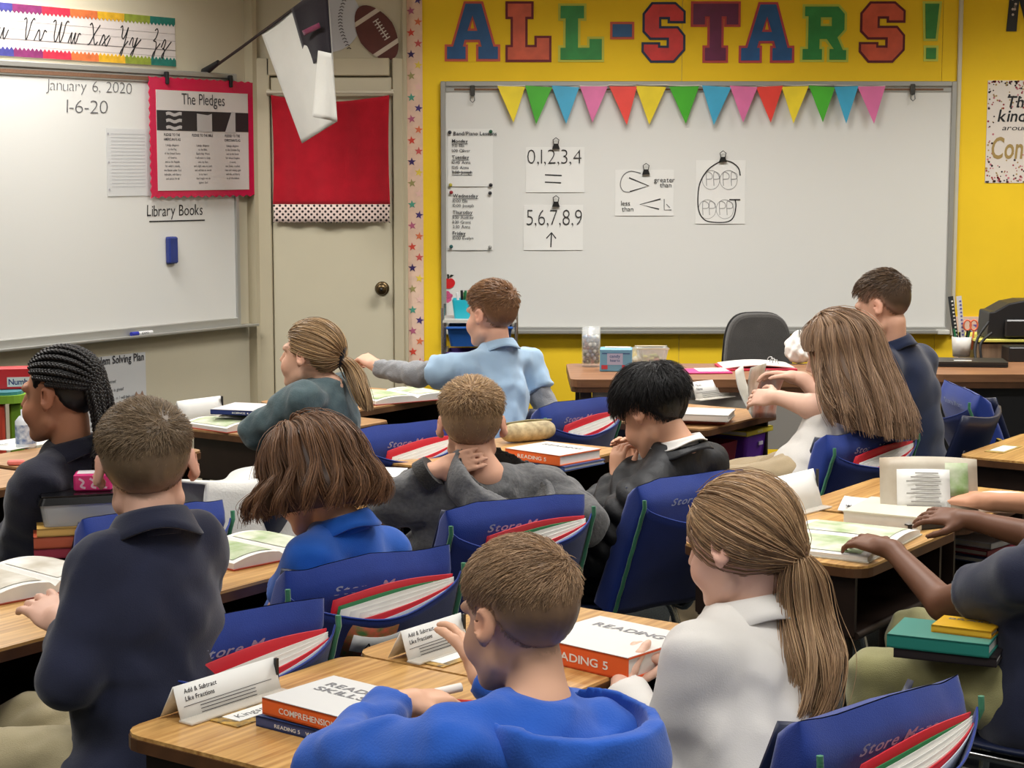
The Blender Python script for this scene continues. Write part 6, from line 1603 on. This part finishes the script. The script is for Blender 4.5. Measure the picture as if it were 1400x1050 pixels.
    for a_ in ank:
        Ms = np.stack([lt, f, [0, 0, 1]], 1); gg = Grid(a_ - .16, a_ + .16, .008); gg.ell(a_ + f * .05 - np.array([0, 0, .045]), Ms, np.array([.042, .105, .04]), .01); gg.ell(a_ - f * .01 - np.array([0, 0, .02]), Ms, np.array([.038, .05, .05]), .02); gg.plane_cut(np.array([0, 0, .012]), np.array([0, 0, -1.])); sh_ = gg.build('shoe', M_shoe, root)
        so = MB(); 
        so.prism([((a_ + f * .05)[0] - R0[0] + (lt * .044 * math.cos(q) + f * .108 * math.sin(q))[0], (a_ + f * .05)[1] - R0[1] + (lt * .044 * math.cos(q) + f * .108 * math.sin(q))[1]) for q in np.linspace(0, 2*pi, 21)[:-1]], .0, .016).build('sole', M_sole, sh_)
    KIDS[key] = dict(root=root, H=H, N=Nk, f=fw, lat=lat, ax=ax, pel=pel, mid=mid, shL=shL, shR=shR)
    return KIDS[key]
def collar(K, m, tilt=.0, r=.054, hgt=.036, spread=2.7, flap=.026, name='collar'):
    up = unit(unit(K['H']['c'] - K['N']) * .6 + K['ax'] * .4); fw = unit(K['f'] - up * (K['f'] @ up)); rt = np.cross(fw, up); c = K['N'] - np.array(K['root'].location) - up * .004
    prof = [(r - .002, -.004), (r - .004, hgt * .55), (r - .004, hgt), (r + .003, hgt + .003), (r + .011, hgt * .75), (r + .017 + flap * .3, hgt - flap * 1.15)]
    def fn(u, v):
        a = (u - .5) * 2 * spread; k = v * (len(prof) - 1); i = min(int(k), len(prof) - 2); t = k - i
        rr = prof[i][0] * (1 - t) + prof[i+1][0] * t; z = prof[i][1] * (1 - t) + prof[i+1][1] * t
        p = c + (-fw * math.cos(a) * 1.05 + rt * math.sin(a)) * rr + up * (z - .012 * (1 - math.cos(a)) * .8 - .006 * math.sin(3*a) * (k > 4))
        return tuple(p)
    return MB().sheet(fn, 48, 10).build(name, m, K['root'], solid=.0035)
def hood(K, m, size=1.0, seed=0, drop=.08, shift=(0, 0, 0), tilt=.32, lining=None):
    """hood lying on the shoulders: an open cloth bowl around the neck, lower at the back, with a pouch behind"""
    up = unit(unit(K['H']['c'] - K['N']) * .3 + K['ax'] * .7); fw = unit(K['f'] - up * (K['f'] @ up)); rt = np.cross(fw, up); B = np.stack([rt, fw, up], 1); c = K['N'] + B @ np.array(shift)
    g = Grid(c - .27, c + .24, .0055)
    g.ell(c - fw * .030 * size - up * .030, B, np.array([.122, .128, .092]) * size, .01)
    g.ell(c - fw * .105 * size - up * drop, B, np.array([.095, .045, .060]) * size, .04)
    g.ell(c - fw * .026 * size - up * .010, B, np.array([.106, .112, .086]) * size, .004, sub=True)
    g.cap(K['N'] - up * .06, K['H']['c'], .048, .05, .004, sub=True)
    n = unit(up - fw * tilt); g.plane_cut(c + up * .016, n)
    g.folds(.0022, seed, (.05, .1)); o = g.build('hood', m, K['root'])
    if lining is not None:
        g2 = Grid(c - .2, c + .2, .0055); g2.ell(c - fw * .026 * size - up * .010, B, np.array([.104, .110, .084]) * size, .004); g2.ell(c - fw * .024 * size - up * .004, B, np.array([.096, .102, .082]) * size, .004, sub=True); g2.plane_cut(c + up * .010, n); g2.build('hood_lining', lining, K['root'])
    return o
# ================================================================== THE CHILDREN
F_navy = fabric('navy_pique', (33, 37, 58), .10, .2, 450); F_navy2 = fabric('navy_polo_back', (28, 38, 64), .10, .2, 450); F_royal = fabric('royal_polo', (26, 86, 178), .08, .2, 450); F_hood = fabric('royal_fleece', (34, 84, 176), .08, .22, 300)
F_grey = fabric('grey_marl', (104, 104, 104), .16, .45, 120, col2=(86, 86, 88), vscale=90); F_blackp = mat('black_nylon', (20, 21, 25), .58, var=.2, vscale=20, bump=.5, bscale=50, spec=.4)
F_white = fabric('white_polo', (216, 213, 208), .02, .12, 400); F_tee = fabric('white_tee', (206, 202, 196), .03, .15, 300); F_teal = fabric('teal_sweater', (84, 102, 106), .16, .35, 180, col2=(68, 86, 92), vscale=30); F_light = fabric('light_blue_polo', (158, 186, 212), .04, .15, 420)
F_ugrey = fabric('grey_jersey', (140, 142, 146), .08, .5, 200); F_jack = fabric('dark_navy_jacket', (30, 31, 46), .12, .25, 300); F_khaki = fabric('khaki_twill', (176, 164, 130), .06, .4, 500); F_olive = fabric('olive_khaki', (146, 142, 98), .06, .4, 500); F_sand = fabric('sand_khaki', (164, 146, 116), .06, .4, 500)
F_dark = fabric('dark_trousers', (30, 32, 42), .1, .4, 400); F_blackcuff = fabric('charcoal_rib', (52, 50, 48), .1, .6, 200)
ch = lambda k, fwd=0.0, side=0.0, z=.50: CHAIR[k] + np.array([N2[0] * fwd + R2[0] * side, N2[1] * fwd + R2[1] * side, z])
HC = dict(hood=((136, 108, 82), (186, 154, 120)), white=((142, 110, 80), (200, 166, 126)), navy=((112, 94, 74), (158, 136, 108)), bob=((92, 64, 46), (158, 118, 86)), grey=((146, 116, 84), (200, 168, 126)), black=((14, 13, 14), (34, 31, 31)),
          tan=((118, 92, 72), (176, 144, 114)), tall=((80, 62, 48), (118, 94, 70)), braid=(22, 19, 19), teal=((128, 102, 74), (184, 152, 110)), light=((118, 84, 58), (168, 128, 90)), dark=((20, 17, 16), (34, 30, 28)))
def hcp(k): return lc(HC[k][0]), lc(HC[k][1])
# --- child in royal blue hoodie (nearest)
K = person('hood', 'person in a royal blue hoodie at the nearest desk, seen from behind', J(711, 846, 2.48), 44, 8, 0, .95, (214, 166, 136), HC['hood'][0], .55, .004, N=J(735, 962, 2.44), pel=(.05, 2.36, .50), phit=40,
           shL=(-.085, 2.33, .785), shR=(.135, 2.49, .745), elL=J(458, 1046, 2.44), wrL=J(540, 966, 2.64), elR=(.09, 2.72, .70), wrR=J(660, 922, 2.78), shirt='hoodie', shirt_m=F_hood, pants_m=F_khaki, girth=1.02, folds=.006, collar='hood', arm=1.06, seed=3, neck_up=-.008,
           handL=dict(d=(.09, .07, .0), n=(-.2, -.2, 1), curl=(.55, .7, .5)), handR=dict(d=J(640, 880, 2.86) - J(660, 922, 2.78), n=(.7, -.6, .1), curl=(.2, .3, .3)))
hair_short(K['H'], K['root'], *hcp('hood'), seed=1, N=9000, top=.040, side=.008, cap_top=.009, cap_side=.002, bias=(-.9, .55, 0), lift=.32, r=.0006, mess=.35, whorl=(.014, -.058, .09), tops=(.015, .095))
hood(K, F_hood, 1.08, 3, .09, (.01, -.005, -.012))
stick = MB().cyl((0, 0, 0), (.085, 0, 0), .007, 10).build('paper_roll', plain((226, 222, 214), .6)); p0 = J(560, 955, 2.72); stick.location = tuple(p0); stick.rotation_euler = (0, D(-6), D(22)); tag(stick, 'white rolled slip in the hand of the child in blue hoodie', 'paper')
# --- child in white polo
K = person('white', 'person in a white polo shirt gripping a thick book', J(1012, 744, 2.96), 54, 12, 0, .98, (228, 186, 164), HC['white'][0], 0, .004, N=J(1020, 846, 2.96), pel=(.40, 2.84, .50), phit=52,
           shL=J(956, 897, 2.85), shR=(.470, 3.06, .79), elL=J(906, 1052, 2.88), wrL=J(853, 944, 3.04), elR=(.45, 3.20, .60), wrR=J(930, 906, 3.14), shirt='polo_shirt', shirt_m=F_white, pants_m=mat('plaid_skirt', (60, 62, 66), .9, col2=(120, 118, 116), vscale=50), girth=1.04, folds=.006, seed=5, fold_lam=(.05, .15), arm=.98,
           handL=dict(d=J(850, 905, 3.12) - J(853, 944, 3.04), n=(-.8, -.6, .2), curl=(.4, .5, .4)), handR=dict(d=J(876, 893, 3.12) - J(930, 906, 3.14), n=(.2, .1, 1), curl=(.35, .5, .4), thumb=1.2))
collar(K, F_white, r=.060, hgt=.042, flap=.034)
tie = (.012, -.098, -.030)
_, tw = hair_pony(K['H'], K['root'], *hcp('white'), tie, [J(1098, 830, 2.93), J(1112, 900, 2.88), J(1108, 960, 2.86), J(1100, 990, 2.86)], seed=2, N=5200, NT=1500, r=.0008, rad=.050, offs=.008, wave=.016)
MB().tube([tuple(tw - np.array(K['root'].location) + np.array([.014 * math.cos(q), .010 * math.sin(q), .006 * math.cos(q + 1)])) for q in np.linspace(0, 2*pi, 15)[:-1]], .0045, 8, closed=True).build('hair_tie', plain((110, 78, 64), .6), K['root'])
# --- child in navy long-sleeved polo
K = person('navy', 'person in a dark navy long-sleeved polo at the lower left', J(200, 641, 3.08), 12, 6, -3, 1.02, (226, 180, 158), HC['navy'][0], .45, .0045, N=J(208, 726, 3.05), pel=(-.625, 3.02, .53), phit=22,
           shL=J(140, 776, 2.99), shR=J(268, 742, 3.14), elL=J(96, 924, 2.92), wrL=J(92, 858, 3.11), elR=J(250, 865, 3.24), wrR=J(190, 830, 3.40), shirt='polo_shirt', shirt_m=F_navy, pants_m=F_khaki, girth=1.06, folds=.005, seed=7, hem=.07, arm=1.0, fold_lam=(.08, .2),
           handL=dict(d=J(30, 800, 3.24) - J(92, 858, 3.11), n=(-.2, -.4, 1), curl=(.2, .3, .3), S=1.08), handR=dict(curl=(.4, .4, .4)), knees=[(-.99, 3.10, .52), (-.90, 3.30, .52)])
collar(K, F_navy, r=.056, hgt=.04, flap=.034)
hair_short(K['H'], K['root'], *hcp('navy'), seed=3, N=7000, top=.028, side=.010, cap_top=.008, cap_side=.002, bias=(0, .5, 0), lift=.42, r=.0007, mess=.35, whorl=(.03, -.06, .075), tops=(.02, .07))
# --- girl with brown bob
K = person('bob', 'person in a royal blue short-sleeved polo with head bent over an open book', J(428, 655, 3.76), 50, 26, 4, 1.0, (222, 170, 142), HC['bob'][0], 0, .005, N=J(468, 722, 3.72), pel=ch('bob', .0), phit=52,
           shL=J(424, 770, 3.62), shR=J(528, 756, 3.86), elL=J(378, 848, 3.74), wrL=J(372, 880, 3.92), elR=J(520, 840, 3.95), wrR=J(440, 850, 4.0), shirt='polo_shirt', shirt_m=F_royal, sleeve='short', pants_m=F_dark, folds=.003, seed=9)
collar(K, F_royal)
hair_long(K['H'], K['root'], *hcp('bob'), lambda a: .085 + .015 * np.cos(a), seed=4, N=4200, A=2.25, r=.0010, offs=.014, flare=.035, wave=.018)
# --- child in grey hooded jacket
K = person('grey', 'person in a grey hooded jacket with one hand behind the neck', J(645, 584, 4.45), 2, 4, 0, 1.0, (224, 172, 144), HC['grey'][0], .25, .0048, N=J(664, 650, 4.42), pel=ch('grey', .02), phit=20,
           shL=J(612, 690, 4.40), shR=J(742, 668, 4.50), elL=J(538, 686, 4.40), wrL=J(590, 645, 4.35), elR=J(800, 715, 4.40), wrR=J(770, 668, 4.70), shirt='jacket', shirt_m=F_grey, pants_m=F_dark, girth=1.12, folds=.006, collar='hood', arm=1.12, seed=11, neck_up=-.012,
           handL=dict(d=J(660, 618, 4.36) - J(590, 640, 4.35), n=(-.1, -1, .25), curl=(.12, .18, .15), spread=.015, thumb=.1, S=.88), handR=dict(curl=(.4, .4, .4)))
cw = MB(); q0, q1 = J(578, 653, 4.355) - np.array(K['root'].location), J(592, 643, 4.35) - np.array(K['root'].location); cw.tube([tuple(q0), tuple(q1)], [.043, .040], 16).build('cuff', F_blackcuff, K['root'])
hood(K, F_grey, 1.14, 5, .07, (.012, -.018, .030), lining=F_blackcuff)
hair_short(K['H'], K['root'], *hcp('grey'), seed=5, N=5000, top=.036, side=.012, cap_top=.012, cap_side=.003, bias=(0, .3, .2), lift=.48, r=.0010, mess=.4, whorl=(-.005, -.055, .088), tops=(.03, .085))
# --- child in black puffer jacket
K = person('black', 'person in a black puffer jacket with hands clasped over the desk', J(893, 563, 4.68), 52, 30, 0, 1.02, (220, 168, 138), HC['black'][0], 0, .0048, N=J(928, 612, 4.64), pel=ch('black', .06), phit=52,
           shL=J(884, 676, 4.52), shR=J(968, 632, 4.78), elL=J(812, 756, 4.56), wrL=J(846, 668, 4.72), elR=J(905, 700, 4.95), wrR=J(864, 658, 4.84), shirt='puffer_jacket', shirt_m=F_blackp, pants_m=F_dark, girth=1.08, folds=.003, puff=(.050, .018), seed=13,
           handL=dict(d=(-.005, .01, .09), n=(-.8, -.5, .1), curl=(.5, .9, .6)), handR=dict(d=(-.01, .02, .08), n=(.7, .6, .1), curl=(.5, .8, .6)))
collar(K, F_white, r=.052, hgt=.034, flap=.010, name='white_collar')
collar(K, F_blackp, r=.064, hgt=.012, flap=.012, name='jacket_collar')
hair_short(K['H'], K['root'], *hcp('black'), seed=6, N=5000, top=.075, side=.020, cap_top=.014, cap_side=.012, bias=(0, .2, 0), lift=.26, r=.0010, whorl=(.0, -.045, .09), tops=(.0, .08), low=.0, mess=.3)
# --- child in white tee
K = person('tan', 'person in a white tee flipping magazine pages', J(1146, 486, 5.50), 68, 14, 0, 1.02, (226, 182, 160), HC['tan'][0], 0, .0055, N=J(1166, 538, 5.50), pel=J(1108, 650, 5.44), phit=66,
           shL=J(1166, 556, 5.40), shR=J(1165, 545, 5.66), elL=J(1108, 556, 5.46), wrL=J(1066, 544, 5.58), elR=J(1128, 545, 5.78), wrR=J(1096, 518, 5.78), shirt='tee', shirt_m=F_tee, sleeve='short', pants_m=F_sand, girth=1.02, folds=.004, seed=15, arm=1.2,
           handL=dict(d=J(1020, 542, 5.66) - J(1066, 544, 5.58), n=(-.1, -.8, .6), curl=(.35, .4, .4)), handR=dict(d=J(1065, 512, 5.80) - J(1096, 518, 5.78), n=(.0, .3, 1), curl=(.3, .4, .4)))
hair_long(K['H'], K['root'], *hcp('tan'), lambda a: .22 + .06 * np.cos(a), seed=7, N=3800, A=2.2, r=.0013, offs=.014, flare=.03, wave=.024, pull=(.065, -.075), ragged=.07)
# --- tall child in navy polo at the back
K = person('tall', 'person in a navy polo sitting tall before the right end of the whiteboard', J(1207, 420, 5.95), 62, 16, 0, 1.0, (226, 176, 150), HC['tall'][0], .5, .0055, N=J(1220, 474, 5.96), pel=J(1245, 640, 5.98), phit=56,
           shL=J(1206, 505, 5.85), shR=J(1258, 492, 6.08), elL=J(1214, 575, 5.84), wrL=J(1190, 590, 6.02), elR=J(1252, 570, 6.22), wrR=J(1215, 590, 6.25), shirt='polo_shirt', shirt_m=F_navy2, pants_m=F_dark, girth=1.10, folds=.004, seed=17, hem=.05, fold_lam=(.08, .18))
collar(K, F_navy2)
hair_short(K['H'], K['root'], *hcp('tall'), seed=8, N=2600, top=.040, side=.008, cap_top=.010, cap_side=.002, bias=(0, .9, .1), lift=.35, r=.0013, tops=(.02, .09))
# --- braided girl at the left edge
K = person('braid', 'person in a dark navy jacket sitting upright at the left edge', J(84, 541, 4.25), 74, 2, 0, 1.02, (178, 124, 96), HC['braid'], 0, .005, N=J(98, 618, 4.25), pel=J(96, 800, 4.27), phit=66,
           shL=J(52, 662, 4.14), shR=J(118, 645, 4.38), elL=J(28, 745, 4.22), wrL=J(-40, 740, 4.36), elR=J(100, 740, 4.5), wrR=J(30, 735, 4.6), shirt='jacket', shirt_m=F_jack, pants_m=F_khaki, girth=1.1, folds=.005, seed=19, arm=1.1)
collar(K, F_jack, r=.058, hgt=.04, flap=.032)
hair_braids(K['H'], K['root'], lc(HC['braid']), 9)
# --- child in teal sweater
K = person('teal', 'person in a teal sweater leaning on the desk', J(424, 487, 5.72), 70, -4, 0, 1.0, (226, 180, 154), HC['teal'][0], 0, .0055, N=J(450, 530, 5.70), pel=ch('teal', .05), phit=58,
           shL=J(412, 548, 5.56), shR=J(468, 538, 5.84), elL=J(352, 590, 5.66), wrL=J(420, 592, 5.86), elR=J(420, 585, 6.02), wrR=J(385, 583, 6.05), shirt='sweater', shirt_m=F_teal, pants_m=F_khaki, girth=1.08, folds=.006, seed=21, arm=1.1, neck_up=.03)
tie = (.004, -.105, .010)
_, tw = hair_pony(K['H'], K['root'], *hcp('teal'), tie, [J(482, 505, 5.70), J(494, 535, 5.66), J(503, 562, 5.64)], seed=10, N=3000, NT=800, r=.0013, rad=.032, offs=.007)
MB().tube([tuple(tw - np.array(K['root'].location) + np.array([.006 * math.cos(q), .016 * math.sin(q), .024 * math.cos(q)])) for q in np.linspace(0, 2*pi, 15)[:-1]], .011, 8, closed=True).build('scrunchie', fabric('black_velvet', (22, 20, 24)), K['root'])
# --- child in light blue polo
K = person('light', 'person in a light blue polo over grey sleeves, one arm stretched left', J(672, 432, 6.42), 52, 2, 0, 1.02, (226, 174, 148), HC['light'][0], .3, .0055, N=J(680, 478, 6.42), pel=ch('light', .05), phit=35,
           shL=J(626, 506, 6.30), shR=J(722, 498, 6.56), elL=J(570, 512, 6.38), wrL=J(518, 504, 6.52), elR=J(748, 562, 6.50), wrR=J(720, 585, 6.68), shirt='polo_shirt', shirt_m=F_light, sleeve='short', under=F_ugrey, pants_m=F_khaki, girth=1.1, folds=.005, seed=23, arm=1.12, fold_lam=(.05, .12),
           handL=dict(d=J(492, 484, 6.58) - J(518, 504, 6.52), n=(.1, -.5, 1), curl=(.9, 1.1, .7), thumb=1.6))
collar(K, F_light, r=.055)
hair_short(K['H'], K['root'], *hcp('light'), seed=11, N=2800, top=.040, side=.010, cap_top=.012, cap_side=.003, bias=(-.3, .7, .1), lift=.42, r=.0013, tops=(.02, .09))
# --- boy at the right edge, arms over the desk
K = person('dark', 'person in a navy tee and olive trousers reaching over the desk at the right edge', J(1462, 642, 3.74), 56, 20, 0, 1.0, (112, 74, 54), HC['dark'][0], .6, .0048, N=J(1452, 742, 3.62), pel=J(1425, 945, 3.60), phit=56,
           shL=J(1398, 790, 3.50), shR=J(1492, 750, 3.78), elL=J(1290, 826, 3.76), wrL=J(1220, 752, 3.94), elR=J(1420, 735, 4.02), wrR=J(1332, 712, 4.10), shirt='tee', shirt_m=F_navy, sleeve='short', pants_m=F_olive, girth=1.08, folds=.004, seed=25, arm=1.1,
           handL=dict(d=J(1168, 735, 4.02) - J(1220, 752, 3.94), n=(-.1, -.3, 1), curl=(.3, .45, .4)), handR=dict(d=J(1270, 702, 4.16) - J(1332, 712, 4.10), n=(.0, -.5, .9), curl=(.15, .3, .3)), knees=[J(1198, 925, 3.72), J(1250, 870, 3.95)])
hair_short(K['H'], K['root'], *hcp('dark'), seed=12, N=1500, top=.012, side=.008, cap_top=.006, cap_side=.003, lift=.5, r=.0012)
# --- child beyond the right edge
K = person('side', 'person beyond the right edge with a bare forearm on the desk', J(1540, 600, 4.62), 60, 20, 0, 1.0, (206, 150, 118), HC['bob'][0], .4, .0055, N=J(1535, 680, 4.55), pel=ch('side', .0), phit=56,
           shL=J(1490, 722, 4.42), shR=J(1570, 700, 4.7), elL=J(1445, 690, 4.46), wrL=J(1352, 686, 4.46), elR=J(1520, 720, 4.8), wrR=J(1450, 700, 4.9), shirt='tee', shirt_m=F_navy, sleeve='short', pants_m=F_khaki, folds=.004, seed=27,
           handL=dict(d=J(1296, 678, 4.5) - J(1352, 686, 4.46), n=(0, -.4, 1), curl=(.15, .2, .2)))
hair_short(K['H'], K['root'], *hcp('bob'), seed=13, N=1200, r=.0014)
# --- books on the lap of the boy at the right
def lap(px, py, z, w, d, h, c, label, ang, tx=None, ct=None, top=None):
    b = book_geo(w, d, h, c, tx, ct, top=top); p = at_z(px, py, z); b.location = tuple(p); b.rotation_euler = (0, 0, ang); tag(b, label, 'book', 'books on the lap at the right')
lap(1300, 893, .585, .20, .15, .018, (40, 34, 36), 'dark hardback at the bottom of the lap stack at right', TH + D(-78))
lap(1292, 880, .604, .20, .15, .026, (40, 130, 118), 'teal hardback in the lap stack at right', TH + D(-80), None, None, (70, 140, 128))
lap(1322, 862, .631, .12, .09, .014, (230, 170, 36), 'small yellow book on top of the lap stack at right', TH + D(-84), None, ['BRAIN'], (226, 176, 40))
